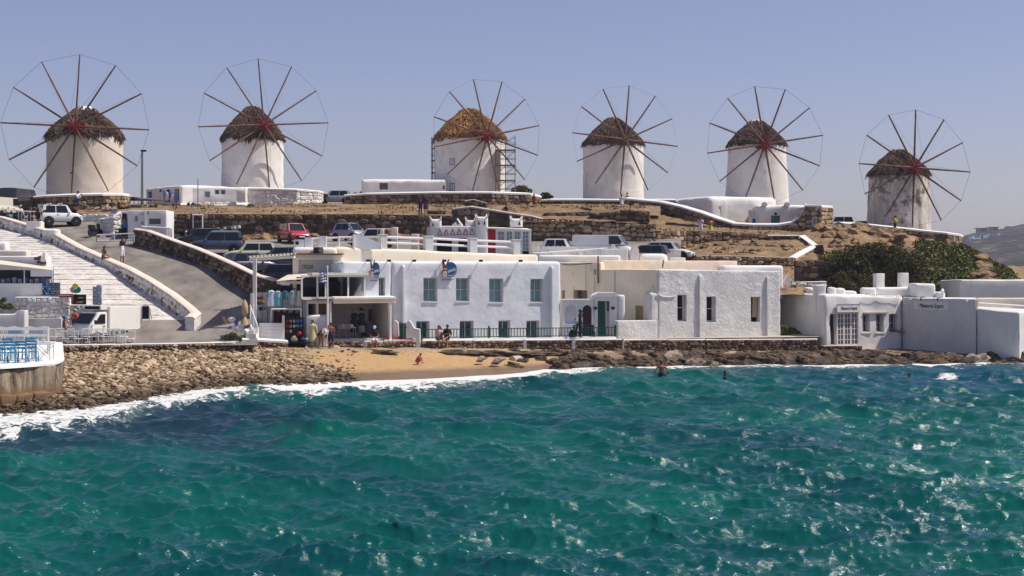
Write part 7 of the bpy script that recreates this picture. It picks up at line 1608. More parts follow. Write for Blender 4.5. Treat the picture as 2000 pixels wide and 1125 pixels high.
for u, v, ru, rv, c_ in ((158, 590, 6, 2.2, (.5, .3, .1)), (151, 591, 3, 1.6, (.55, .2, .05)), (163, 589, 2, 1.8, (.4, .12, .03)), (158, 581.5, 5.5, 1.3, (.35, .35, .5))):
    MB().prism([tuple(P(u + ru * cos(2 * pi * i / 14), v + rv * sin(2 * pi * i / 14), D) + Vector((0, -.02, 0))) for i in range(14)], (0, .006, 0)).build('printed_spot', C(*c_), o)
MB().box2((X(138, D), D + .1, Z(595, D)), (X(142, D), D + .13, Z(577, D))).build('side_card', C(.3, .16, .08), o)
o = T('chalkboard', 'A-frame blackboard with arched top at the foot of the steps', 'sign', P(284, 626, 92)); D = 92.2; zf = fz(D)
MB().prism([tuple(P(u, v, D)) for u, v in ((276, 624), (293, 624), (293, 600), (289, 595.5), (284.5, 594), (280, 595.5), (276, 600))][::1], (0, -.04, 0)).build('frame', W['white_paint'], o)
MB().box2((X(278, D), D - .056, Z(622.5, D)), (X(291, D), D - .044, Z(598.5, D))).build('board', W['dark'], o)
for u in (277, 292): MB().tube(P(u, 622, D - .02), (X(u, D), D - .1, Z(627, D)), .025, .025, 5).build('leg', W['wood'], o); MB().tube(P(u, 600, D + .02), (X(u, D), D + .5, Z(624, D)), .025, .025, 5).build('leg', W['wood'], o)
# pier with restaurant furniture
def pier():
    o = T('pier', 'concrete restaurant pier with white painted edge and stained side wall', 'pier', (-25, 66, 0))
    k = NT('stained_concrete'); b = k.b; b.inputs['Roughness'].default_value = .9
    n = k.noise(1., 6, .7, k.mapv((2.6, 2.6, .22))); n2 = k.noise(1.2, 5, .65); z = k.sep(k.pos(), 2)
    c = k.mix(k.fr(n, .4, .6), (.05, .035, .02), (.34, .27, .185)); c = k.mix(k.fr(k.math('ADD', z, k.math('MULTIPLY', n2, .5)), .75, 1.15, 1, 0), c, (.17, .1, .045)); k.l(c, b.inputs['Base Color'])
    k.l(k.bump(n, .7, .06, k.bump(n2, .7, .1)), b.inputs['Normal'])
    ft = [Vector((-48, 61, 0)), Vector((X(0, 65.4), 65.4, 0)), Vector((X(104, 67.8), 67.8, 0)), Vector((X(123, 70.6), 70.6, 0)), Vector((X(121, 86), 86, 0)), Vector((-45, 86, 0))]
    block('pier_wall', ft, -1.2, 1.62, k.m, o, rc=.15, rt=.05, amp=.08, cell=.3)
    ft2 = [p + (p - Vector((-30, 72, 0))).normalized() * .05 for p in ft]; block('pier_slab', ft2, 1.622, 1.75, W['white'], o, rc=.15, rt=.05, amp=.02, cell=.5)
    for i, (a, b_) in enumerate([((-2, 65.2), (28, 65.8)), ((30, 65.9), (62, 66.6)), ((64, 66.7), (98, 67.5))]):
        f, L = line_fr((a[0], a[1] - .15), (b_[0], b_[1] - .15)); block('footing_block', f.foot(0, L, .8, .15), -.8, .55, k.m, o, rc=.08, rt=.08, amp=.05, cell=.25)
pier()
def slat_chair_white(u, D, ang, z, lab, group, kind='slat'):
    o = T('chair', lab, 'chair', (0, 0, 0), group); w_ = W['white_paint']
    if kind == 'blank':
        s = None
    MB().box((0, 0, .45), (.42, .42, .035)).build('seat', w_, o, local=True)
    for x, y in ((-.19, -.19), (.19, -.19)): MB().box((x, y, .22), (.04, .04, .44)).build('leg', W['orange_wood'] if kind == 'wood' else w_, o, local=True)
    for x in (-.2, .2): MB().tube((x, .19, 0), (x, .25, .92), .022, .022, 6).build('leg', w_, o, local=True)
    MB().tube((-.2, .245, .9), (.2, .245, .9), .025, .025, 6).build('top_rail', w_, o, local=True); MB().tube((-.2, .22, .56), (.2, .22, .56), .018, .018, 6).build('lower_rail', w_, o, local=True)
    for i in range(6): x = -.15 + i * .06; MB().tube((x, .22, .56), (x, .245, .9), .012, .012, 4).build('back_slat', w_, o, local=True)
    o.location = (X(u, D), D, z); o.rotation_euler = (0, 0, R(ang)); return o
cu = [105, 116, 127, 141, 149, 162, 170, 186, 196, 206, 219, 230, 241, 254]
cl = ['leftmost white slat chair on the quay edge', 'second white chair from the left on the quay edge', 'white chair with orange legs below the maroon-shirted person', 'white slat chair in front of the truck bonnet', 'white slat chair below the truck windscreen, left of two', 'white slat chair below the truck windscreen, right of two', 'white chair with orange legs before the truck headlight', 'white slat chair in front of the truck cab door, left', 'white slat chair in front of the truck cab door, right', 'white chair with orange legs under the cab window', 'white slat chair at the joint of cab and box', 'white slat chair in front of the left half of the truck box', 'white slat chair in front of the middle of the truck box', 'low white chair with orange legs at the right end of the row']
c0 = None
for i, (u, L) in enumerate(zip(cu, cl)):
    kd = 'wood' if 'orange' in L else 'slat'
    slat_chair_white(u, 88.4 + (i % 3) * .25, 180 + (-6 + (i * 37) % 13) + (180 if i % 4 == 1 else 0), 1.5 if 'low' not in L else 1.36, L, 'white chairs along the quay edge', kd)
_n0 = set(o_.name for o_ in col.objects)
def blue_chair(u, D, ang, L):
    o = T('chair', L, 'chair', (0, 0, 0), 'blue chairs on the pier'); c_ = W['cyan_paint']; w_ = W['white_paint']
    m = MB(); m.box((0, 0, .46), (.46, .4, .04)); m.build('seat', c_, o, local=True)
    for z in (.66, .8, .92): MB().box((0, .2, z), (.44, .03, .09)).build('back_slat', c_, o, local=True)
    for x in (-.22, .22):
        MB().box((x, .19, .47), (.045, .045, .96)).build('leg', c_, o, local=True); MB().box((x, -.19, .23), (.045, .045, .45)).build('leg', c_, o, local=True)
        MB().box((x, 0, .2), (.03, .34, .03)).build('stretcher', c_, o, local=True)
    for s in (-1, 1):     # white curved side hoops
        pts = [(s * .255, -.24 + .5 * (t / 8) , .02 + .7 * sin(pi * (t / 8) * .5)) for t in range(9)]; MB().path(pts, .014, 5).build('side_hoop', w_, o, local=True)
    o.location = (X(u, D), D, 2.02); o.rotation_euler = (0, 0, R(ang))
for i, (u, D, a, L) in enumerate([(3, 63.1, 175, 'leftmost blue chair at the edge of the pier'), (22, 63.3, 182, 'second blue chair at the edge of the pier'), (43, 63.6, 178, 'third blue chair at the edge of the pier'), (63, 64.0, 183, 'rightmost blue chair at the edge of the pier'), (-18, 63, 178, 'blue chair cut off by the left picture edge'), (12, 65.6, 5, 'blue chair behind the first white table'), (56, 66.3, -5, 'blue chair behind the second white table')]): blue_chair(u, D, a, L)
def dtable(u, D, L):
    o = T('table', L, 'table', (X(u, D), D, 2.02), 'white tables on the pier'); x, y = X(u, D), D
    MB().box((x, y, 2.79), (.95, .75, .04)).build('table_top', W['white_paint'], o); MB().box((x, y, 2.73), (.85, .65, .07)).build('apron', W['white_paint'], o)
    for a in (-.4, .4):
        for b in (-.3, .3): MB().box((x + a, y + b, 2.37), (.05, .05, .68)).build('leg', W['white_paint'], o)
    for k, a in enumerate((-.25, 0.05)): MB().box((x + a, y - .1, 2.875), (.16, .06, .12)).build('napkin_holder', W['white_paint'], label='white napkin holder %s on the %s' % ('left' if k == 0 else 'right', L.split(' of the')[0]), cat='napkin holder')
dtable(14, 64.6, 'left white table of the pier'); dtable(44, 65.0, 'middle white table of the pier'); dtable(84, 66.0, 'right white table of the pier')
o = T('x_leg_table', 'white folding table with crossed legs at the pier corner', 'table', P(85, 700, 65.2)); x, y = X(87, 64.9), 64.9
MB().box((x, y, 2.76), (.85, .6, .03)).build('table_top', W['white_paint'], o)
for s in (-.26, .26):
    for a, b in ((-.36, .36), (.36, -.36)): MB().tube((x + a, y + s, 2.02), (x + b, y + s, 2.74), .02, .02, 5).build('leg', W['white_paint'], o)
def wavy_rail():
    o = T('wavy_railing', 'white board railing with wavy top and rows of turned balusters on the pier', 'railing', P(48, 655, 70)); D = 70.5
    top = [(u, 634 + 1.4 * sin(u * .2)) for u in range(-90, 98, 4)]
    MB().prism([tuple(P(u, v, D)) for u, v in top] + [tuple(P(96, 641, D)), tuple(P(-90, 641, D))], (0, .06, 0)).build('wavy_board', W['white_paint'], o)
    MB().box2((X(-90, D), D, Z(654, D)), (X(96, D), D + .06, Z(648.5, D))).build('middle_board', W['white_paint'], o)
    MB().box2((X(94.5, D), D - .02, 2.02), (X(98, D), D + .08, Z(634, D))).build('post', W['white_paint'], o)
    for i in range(46):
        u = -88 + i * 4; c_ = W['cyan_paint'] if i % 11 > 3 else W['white_paint']
        MB().tube(P(u, 641, D + .03), P(u, 648.5, D + .03), .022, .022, 5).build('baluster', c_, o)
        if i % 2 == 0: MB().tube(P(u, 654, D + .03), P(u, 660, D + .03), .025, .025, 5).build('baluster', c_, o)
wavy_rail()
for o_ in list(col.objects):      # the terrace furniture stands on the pier floor
    if o_.name not in _n0 and o_.parent is None: o_.location = (o_.location.x * (o_.location.y + 4.2) / o_.location.y, o_.location.y + 4.2, o_.location.z - .27)
MB().box2((X(-60, 87.2), 86.9, 1.2), (X(95, 87.2), 87.4, 1.62)).build('quay_kerb', W['white'], label='white kerb behind the pier furniture', cat='kerb')
# flag
o = T('flag', 'blue and white striped Greek flag on a leaning white pole', 'flag', P(640, 640, 91.9)); D = 91.9
MB().tube(P(640.5, 672, D), P(639.5, 522, D), .055, .035, 8).build('pole', W['white_paint'], o); MB().ell(P(639.5, 521, D), .06, 8, 6).build('finial', W['white_paint'], o)
def flag():
    N = 9
    def pt(a, b): # a along fly 0..1 (left), b down 0..1
        return P(638.7 - 17.5 * a + .8 * sin(b * 5), 526.5 + 26 * b + 6 * a * (1 - b * .2) - 3.0 * a * b - (1 - a) * 0, D) + Vector((0, .12 * sin(a * 7 + b * 2), 0))
    for k in range(N):
        for (a0_, a1_) in ((0, .42), (.42, 1)):
            b0, b1 = k / N, (k + 1) / N; rows = [[tuple(pt(a0_ + (a1_ - a0_) * i / 5, b)) for i in range(6)] for b in (b0, b1)]
            blue = (k % 2 == 0)
            if a1_ == .42 and k < 5: blue = k != 2
            MB().sheet(rows).build('stripe' if not (a1_ == .42 and k < 5) else 'canton', C(.01, .06, .28) if blue else C(.75, .75, .75), o)
    rows = [[tuple(pt(a, b) + Vector((0, -.02, 0))) for a in (.17, .25)] for b in (0, .55)]; MB().sheet(rows).build('canton_cross', C(.75, .75, .75), o)
flag()
MB().tube(P(646, 590, 91.8), P(646, 632, 91.8), .04, .04, 6).build('thin_pole', W['white_paint'], label='thin white pole right of the flag pole', cat='pole')
# red seat cushions on the low wall
for u0, u1, L in ((748, 781, 'left red seat cushion on the low beach wall'), (784, 806, 'right red seat cushion on the low beach wall')):
    MB().box2((X(u0, 93.1), 93.1, 1.52), (X(u1, 93.1), 93.5, 1.62)).build('cushion', C(.5, .02, .03), label=L, cat='cushion', bevel=.02)
# things in the open shop
o = T('display_table', 'small metal table with straw hats inside the open shop', 'table', fB.pt(-2.9, -.6, 1.6)); s0, s1 = fB.su(657, -.7), fB.su(693, -.7)
fpanel('table_top', W['metal'], fB, s0, s1, 2.22, 2.26, -.4, o, .5)
for s in (s0 + .04, (s0 + s1) / 2, s1 - .04):
    for q in (-.42, -.86): m = MB(); m.tube(fB.pt(s, q, 1.6), fB.pt(s, q, 2.22), .02, .02, 6); m.build('leg', W['metal'], o)
for i, (u, r, c_, L) in enumerate([(662, .15, (.3, .3, .35), 'grey hat leftmost on the shop table'), (670, .17, (.55, .45, .25), 'straw hat second on the shop table'), (677, .19, (.35, .26, .2), 'brown hat in the middle of the shop table'), (686, .18, (.6, .6, .62), 'white hat at the right of the shop table')]):
    p = fB.pt(fB.su(u, -.6), -.62, 2.27); MB().lathe([(r * 1.5, 0), (r * 1.5, .02), (r * .8, .03), (r * .75, .16), (r * .4, .21), (.01, .21)], p, 14).build('hat', C(*c_), smooth=True, label=L, cat='hat')
def mannequin(u, h, L, c1, c2, hat):
    p = fB.pt(fB.su(u, -1.2), -1.2, 1.6); o = T('mannequin', L, 'mannequin', p)
    MB().lathe([(.2, .75), (.24, 1.0), (.17, 1.2), (.24, 1.42), (.08, 1.52)], p, 12, Matrix.Diagonal((1, .6, 1))).build('shirt', C(*c1), o, smooth=True)
    MB().lathe([(.24, .35), (.22, .6), (.2, .76)], p, 12, Matrix.Diagonal((1, .6, 1))).build('skirt', C(*c2), o, smooth=True); MB().tube(p, p + Vector((0, 0, .6)), .03, .03, 6).build('stand', W['dark'], o); MB().ell(p + Vector((0, 0, 1.64)), (.1, .1, .12), 10, 8).build('head', C(.3, .22, .17), o, smooth=True)
    if hat: MB().lathe([(.3, 1.69), (.3, 1.71), (.13, 1.72), (.11, 1.84), (.01, 1.85)], p, 14).build('hat', C(*hat), o, smooth=True)
mannequin(692, 0, 'mannequin in a black top at the left inside the shop', (.015, .015, .02), (.02, .02, .03), (.35, .2, .15)); mannequin(706, 0, 'mannequin with wide black hat inside the shop', (.02, .02, .025), (.25, .25, .25), (.02, .02, .02))
p = fB.pt(fB.su(724, -2), -3.5, 2.9); m = MB(); fB.bx(m, fB.su(720, -3.5), fB.su(728, -3.5), -3.52, -3.46, 2.5, 3.3); m.build('poster', C(.12, .12, .14), label='dark poster on the back wall of the open shop', cat='poster')
m = MB(); fB.bx(m, fB.su(716, -2.5), fB.su(732, -2.5), -3.4, -2.4, 1.6, 2.4); m.build('counter', C(.2, .2, .24), label='grey counter at the back of the open shop', cat='counter')
fpanel('display_case', C(.04, .03, .05), fB, fB.su(745, -1.5), fB.su(755, -1.5), 1.62, 2.9, -1.5, None, .3, label='tall dark display case inside the right of the open shop', cat='cabinet')

# ================================================================ THE FAR HOUSES
o = T('villa', 'white two-storey villa with many blue windows on the far headland', 'house', P(1930, 474, 800)); D = 800.
def fbx(a, b, vt, vb, d0, dep, name, m, par): return MB().box2((X(a, D), D + d0, Z(vb, D)), (X(b, D), D + d0 + dep, Z(vt, D))).build(name, m, par)
wv = C(.72, .72, .74)
fbx(1895, 1918, 466.5, 474, 0, 8, 'wing', wv, o); fbx(1902, 1918, 460, 466.4, 2, 8, 'upper_storey', wv, o); fbx(1917.5, 1930, 467, 474, 1, 8, 'middle_wing', wv, o); fbx(1930, 1953, 458.5, 466.4, -1, 9, 'upper_storey', wv, o); fbx(1930, 1959, 466.5, 474, -2, 10, 'wing', wv, o); fbx(1885, 1966, 473.8, 475.5, -5, 4, 'terrace', wv, o)
for u in [1899, 1903, 1907.5, 1912, 1921, 1925, 1936, 1940.5, 1945.5, 1950]: fbx(u, u + 2.2, 468, 472, -2.2 if u > 1929 else -.2 if u < 1916 else .8, .15, 'window', C(.06, .1, .2), o)
for u in [1907, 1912, 1933, 1937.5, 1942, 1946.5]: fbx(u, u + 2.2, 461.5, 465, -1.2 if u > 1929 else 1.8, .15, 'window', C(.06, .1, .2), o)
for u in (1916.5, 1930.5, 1951): fbx(u, u + 2, 456, 459, 0, 1.5, 'chimney', wv, o)
for a, b, vt, vb, L in ((1909, 1930, 445, 452, 'left flat-roofed pavilion above the far villa'), (1932, 1952, 443, 450, 'right flat-roofed pavilion above the far villa')):
    o = T('pavilion', L, 'building', P((a + b) / 2, vb, 880)); D = 880.; fbx(a, b, vt, vt + 1, 0, 8, 'roof', C(.55, .53, .5), o); fbx(a + 5, b, vt + 1, vb + 2, 2, 6, 'wall', C(.4, .38, .37), o)
    for u in (a, a + 3, a + 6): fbx(u, u + .8, vt + 1, vb + 1, 0, .5, 'column', wv, o)
for a, b, vt, vb, L, d in ((1968, 1988, 442, 448, 'low pale house near the top of the far headland', 900), (1972, 1994, 465, 471, 'low grey-white house with openings beside the far villa', 780), (1996, 2004, 454, 458, 'small white house at the right edge of the far headland', 850)):
    D = float(d); o = T('far_house', L, 'house', P((a + b) / 2, vb, D)); fbx(a, b, vt, vb, 0, 6, 'wall', C(.5, .5, .5), o)
    for k in range(4): u = a + (b - a) * (k + .3) / 4; fbx(u, u + 1.8, vt + 1.6, vb - .5, -.15, .12, 'window', C(.08, .1, .14), o)
stone_wall('long pale field wall rising across the far headland', [(X(1945, 740), 740, Z(489, 740), Z(484, 740)), (X(1975, 770), 770, Z(478, 770), Z(474, 770)), (X(2010, 800), 800, Z(468, 800), Z(464, 800))], 'stonel', 'mortarw', 1.4, 20, 1)
# ================================================================ VEGETATION
def leafmat(name, stops, tr=.25):
    k = NT(name); b = k.b; b.inputs['Roughness'].default_value = .65; b.inputs['Specular IOR Level'].default_value = .25
    g = k.n('NewGeometry'); c = k.ramp(k.math('ADD', k.math('MULTIPLY', g.outputs['Random Per Island'], .6), k.math('MULTIPLY', k.noise(.7, 3, .6), .5)), stops)
    k.l(c, b.inputs['Base Color']); return k.m
LM = dict(bush=leafmat('dark_bush_leaf', [(.2, (.012, .014, .004)), (.5, (.045, .045, .009)), (.8, (.16, .13, .03))]), cover=leafmat('creeper_leaf', [(.2, (.022, .036, .004)), (.5, (.09, .105, .012)), (.85, (.2, .19, .03))]), shrub=leafmat('grey_green_leaf', [(.2, (.02, .035, .01)), (.5, (.06, .09, .02)), (.85, (.16, .19, .05))]), dry=leafmat('dry_grass', [(.2, (.12, .08, .03)), (.6, (.25, .18, .07)), (.9, (.4, .3, .14))]))
def leaves(pos, nrm, size, m, name, parent=None, kind=None, loc=(0, 0, 0), **kw):
    """pos (N,3), size (N,), two crossed leaf quads each"""
    N = len(pos); rs = nrg; ax = rs.normal(0, 1, (N, 3)); ax /= np.linalg.norm(ax, axis=1)[:, None]; t = rs.normal(0, 1, (N, 3)); t = np.cross(ax, t); t /= np.linalg.norm(t, axis=1)[:, None]
    s = size[:, None]; a = pos - ax * s; b = pos + ax * s; c1 = pos + t * s * .45; c2 = pos - t * s * .45
    V = np.stack([a, c1, b, c2], 1).reshape(-1, 3); Fc = np.arange(N * 4).reshape(-1, 4)
    return raw(name, V, Fc, m, parent, loc, kind=kind, **kw)
def crown(o, blobs, n, m, sz, seed):
    rs = np.random.RandomState(seed); P_ = []
    for (c, r) in blobs:
        k = int(n * (r[0] * r[2]) / sum(b[1][0] * b[1][2] for b in blobs)); d = rs.normal(0, 1, (k, 3)); d /= np.linalg.norm(d, axis=1)[:, None]
        rad = rs.uniform(.55, 1.05, k) ** .7; q = np.array(c) + d * np.array(r) * rad[:, None]
        w_ = np.array([noise.noise(Vector(p) * 1.6) for p in q]); keep = w_ > -.22 + .2 * (rad > .95); P_.append(q[keep])
    P_ = np.concatenate(P_); w3 = woff(o); off = np.array([w3.x, w3.y, w3.z])
    leaves(P_ - off, None, rs.uniform(.6, 1.3, len(P_)) * sz, m, 'crown', o)
def bush(label, u, D, vb, vt, wpx, n, sz, m, nb, seed, cat='bush', name='bush', dep=.8, trunk=True, base=None):
    s = D / F; w_ = wpx * s / 2; z0 = Z(vb, D) if base is None else base; z1 = Z(vt, D); o = T(name, label, cat, (X(u, D), D, z0)); rs = random.Random(seed); bl = []
    hgt = z1 - z0
    for i in range(nb):
        a = (i + .5) / nb * 2 - 1; r = hgt * rs.uniform(.24, .36); x = X(u, D) + a * (w_ - r * .6); top = z1 - hgt * .35 * abs(a) ** 2 * rs.uniform(.5, 1.3)
        bl.append(((x, D + rs.uniform(-.5, .5) * w_ * dep * .6, top - r * .8), (r * 1.2, r * 1.0, r * .85)))
        bl.append(((x + rs.uniform(-.3, .3) * r, D + rs.uniform(-.7, .1) * w_ * dep * .6, z0 + hgt * rs.uniform(.3, .5)), (r * 1.2, r, r * .9)))
    crown(o, bl, n, m, sz, seed)
    if trunk:
        for i in range(max(2, nb // 2)):
            x = X(u, D) + rs.uniform(-.5, .5) * w_; MB().path([(x, D, z0 - .3), (x + rs.uniform(-.2, .2), D, z0 + hgt * .35), (x + rs.uniform(-.4, .4), D + .1, z0 + hgt * .7)], .05 * max(.4, hgt / 2), 6).build('stem', W['wood'], o)
    return o
bush('large dark green bush on the slope below the last windmill', 1706, 110.5, 566, 474, 196, 46000, .085, LM['bush'], 8, 3, cat='bush', dep=.5)
bush('dark bush filling the gap between the big bush and the chimneys', 1665, 108.5, 580, 528, 105, 15000, .08, LM['bush'], 5, 9)
bush('green bush in the planter at the left edge', 8, 91.6, 607, 581, 50, 5200, .05, LM['shrub'], 3, 5)
bush('grey-green bush at the top of the beach rubble', 455, 88.4, 672, 649, 38, 2800, .05, LM['shrub'], 3, 6)
bush('dark bushes behind the stone terrace right of the gold-thatched windmill', 1018, 168, 392, 362, 40, 2600, .13, LM['bush'], 4, 7)
bush('low bush on the skyline right of the third windmill terrace', 1066, 166, 396, 376, 26, 1500, .13, LM['bush'], 4, 8)
bush('small shrub on the skyline left of the flat house', 700, 172, 392, 373, 22, 900, .12, LM['bush'], 3, 10)
bush('green creeper plant in the gap beside the rough house', 1534, 102.4, 668, 633, 28, 2600, .07, LM['cover'], 3, 11)
for i, (u, v, D, w_, L) in enumerate([(489, 404, 143, 16, 'small ringed shrub on the earth below the second windmill'), (373, 404, 140, 22, 'green shrub in front of the white shop forecourt'), (342, 404, 139, 14, 'small shrub left of the thin pole by the hill shop'), (300, 408, 136, 22, 'low shrubs at the edge of the terrace left of the hill shop'), (396, 410, 133, 10, 'tiny shrub ringed with stones beside the thin pole'), (64, 412, 126, 24, 'dry reddish shrub behind the white offroader'), (180, 406, 128.7, 14, 'green tuft under the leftmost windmill platform'), (225, 406, 129, 30, 'wide green tuft under the leftmost windmill platform')]):
    bush(L, u, D, v, v - w_ * .38, w_, int(w_ * 26), .08, LM['shrub'] if i != 5 else LM['dry'], 2, 20 + i, name='shrub', cat='shrub', trunk=False, base=None)
def ring_stones():
    i = 0
    for (u, v, D, n, ru) in ((489, 407, 142.3, 12, 13), (395, 412, 132.5, 10, 12), (190, 407, 128.4, 10, 18), (215, 408, 128.4, 8, 10), (395, 401, 141, 8, 10)):
        for k in range(n):
            uu = u + ru * cos(k * 2.4); o = bpy.data.objects.new('white_stone', BP[k % 3]); col.objects.link(o); x = X(uu, D); o.location = (x, D + .5 * sin(k * 2.4), Z(v, D)); o.scale = (.22, .16, .12)
            tag(o, 'whitewashed stone edging a planting bed on the windmill hill', 'stone', 'white edging stones on the windmill hill')
ring_stones()
def hill_cover():
    rs = np.random.RandomState(5); pts = []; 
    N = 70000
    U = rs.uniform(1600, 2010, N); D = 104 + 46 * rs.uniform(0, 1, N) ** 1.5
    for u, d in zip(U, D):
        top = np.interp(u, [1600, 1700, 1760, 1870, 1890, 1950, 1985], [118, 124, 130.5, 134, 150, 146, 124])
        if d > top or u > 1985: continue
        
        if abs(u - (1905 + (130 - d) * 1.2)) < 9 and d < 128 and d > 114: continue   # bare rock rib
        if u < 1790 and d > 119 and noise.noise(Vector((u * .03, d * .3, 3))) > -.05: continue
        x = X(u, d); z = hr_z(u, d); z += (.35 * noise.noise(Vector((x * .35, d * .35, 7))) + .22 * noise.noise(Vector((x * 1.1, d * 1.1, 2))) + .08 * noise.noise(Vector((x * 3, d * 3, 9))))
        if u > 1700 and d < 140: z += .5 * noise.noise(Vector((x * .2, d * .2, 3)))
        pts.append((x, d, z + rs.uniform(0, .22) * (1 + noise.noise(Vector((x * .9, d * .9, 0))))))
    pts = np.array(pts); pts = np.concatenate([pts, pts + rs.normal(0, .12, pts.shape) * [1, 1, .5]])
    leaves(pts, None, rs.uniform(.09, .2, len(pts)), LM['cover'], 'hillside_ground_cover', kind='stuff')
    # dry tufts over the earth
    q = []
    for k in range(14000):
        u = rs.uniform(-100, 2000); 
        if u < 1262:
            d = rs.uniform(127.5, 150); x = X(u, d); 
            if noise.noise(Vector((x * .25, d * .25, 6))) < .12 or u < 330: continue
            z = dirt_z(d, x) + .08
        else:
            d = rs.uniform(104, 150); x = X(u, d)
            if noise.noise(Vector((x * .25, d * .25, 6))) < .0: continue
            z = hr_z(u, d) + .1 + (.35 * noise.noise(Vector((x * .35, d * .35, 7))) if u > 1570 else 0)
        q.append((x, d, z))
    leaves(np.array(q), None, rs.uniform(.06, .16, len(q)), LM['dry'], 'dry_grass_tufts', kind='stuff')
hill_cover()
def hill_rocks():
    rs = random.Random(8); mesh = boulder_meshes(W['dirt'], 5, 2, 'hill_rock'); spots = []
    regs = [(1600, 1760, 128, 136, 60, .3, .8, 'weathered earth-brown rock on the slope below the last windmill', 'hill rocks below the last windmill'), (1628, 1700, 117, 127, 22, .25, .6, 'weathered rock above the large dark bush', 'rocks above the large bush'), (1400, 1550, 116.5, 125.5, 26, .15, .35, 'loose stone lying in the walled dirt plot', 'loose stones in the walled dirt plot'), (1300, 1480, 124, 127, 24, .2, .45, 'rubble stone heaped under the dark lower retaining wall', 'rubble under the lower retaining wall'), (440, 880, 124.5, 126.8, 44, .25, .6, 'rough rock heaped at the foot of the long dark wall', 'rocks at the foot of the long dark wall'), (700, 1250, 130, 142, 40, .12, .35, 'loose stone on the dry earth terrace', 'loose stones on the earth terrace'), (1896, 1925, 113, 128, 16, .4, .9, 'pale bare rock in the green slope at the right', 'bare rock rib in the green slope'), (1965, 2040, 104, 118, 26, .25, .6, 'tan rock outcrop on the slope at the right edge', 'rock outcrops at the right edge')]
    for a, b, d0, d1, n, r0, r1, L, G in regs:
        for k in range(n):
            u, D = rs.uniform(a, b), rs.uniform(d0, d1); r = rs.uniform(r0, r1); z = (pz(D) if d1 < 127 and a == 440 else hr_z(u, D) if u > 1262 else dirt_z(D, X(u, D)))
            if a == 1896: u = 1905 + (130 - D) * 1.2 + rs.uniform(-6, 6)
            o = bpy.data.objects.new('hill_rock', rs.choice(mesh)); col.objects.link(o); o.location = (X(u, D), D, z + r * .1); o.scale = (r * rs.uniform(1, 1.7), r, r * rs.uniform(.5, .8)); o.rotation_euler = (rs.uniform(-.2, .2), rs.uniform(-.2, .2), rs.uniform(0, 6)); tag(o, L, 'rock', G)
hill_rocks()
# leaning dark slab, stumps on the terrace
MB().prism([tuple(P(u, v, 143)) for u, v in ((1022, 414), (1040, 402), (1052, 405), (1036, 416))], (0, .5, 0)).build('leaning_slab', W['stoned'], label='dark slab leaning on the terrace below the third windmill', cat='slab')

# ================================================================ AIR
def haze():
    k = bpy.data.materials.new('sea_air'); k.use_nodes = True; t = k.node_tree; t.nodes.clear(); v = t.nodes.new('ShaderNodeVolumePrincipled'); o = t.nodes.new('ShaderNodeOutputMaterial')
    v.inputs['Color'].default_value = (.74, .82, 1, 1); v.inputs['Density'].default_value = .00022; v.inputs['Anisotropy'].default_value = .3; t.links.new(v.outputs[0], o.inputs['Volume'])
    MB().box2((-1300, -300, -12), (1300, 1500, 48)).build('haze', k, kind='stuff')
haze()
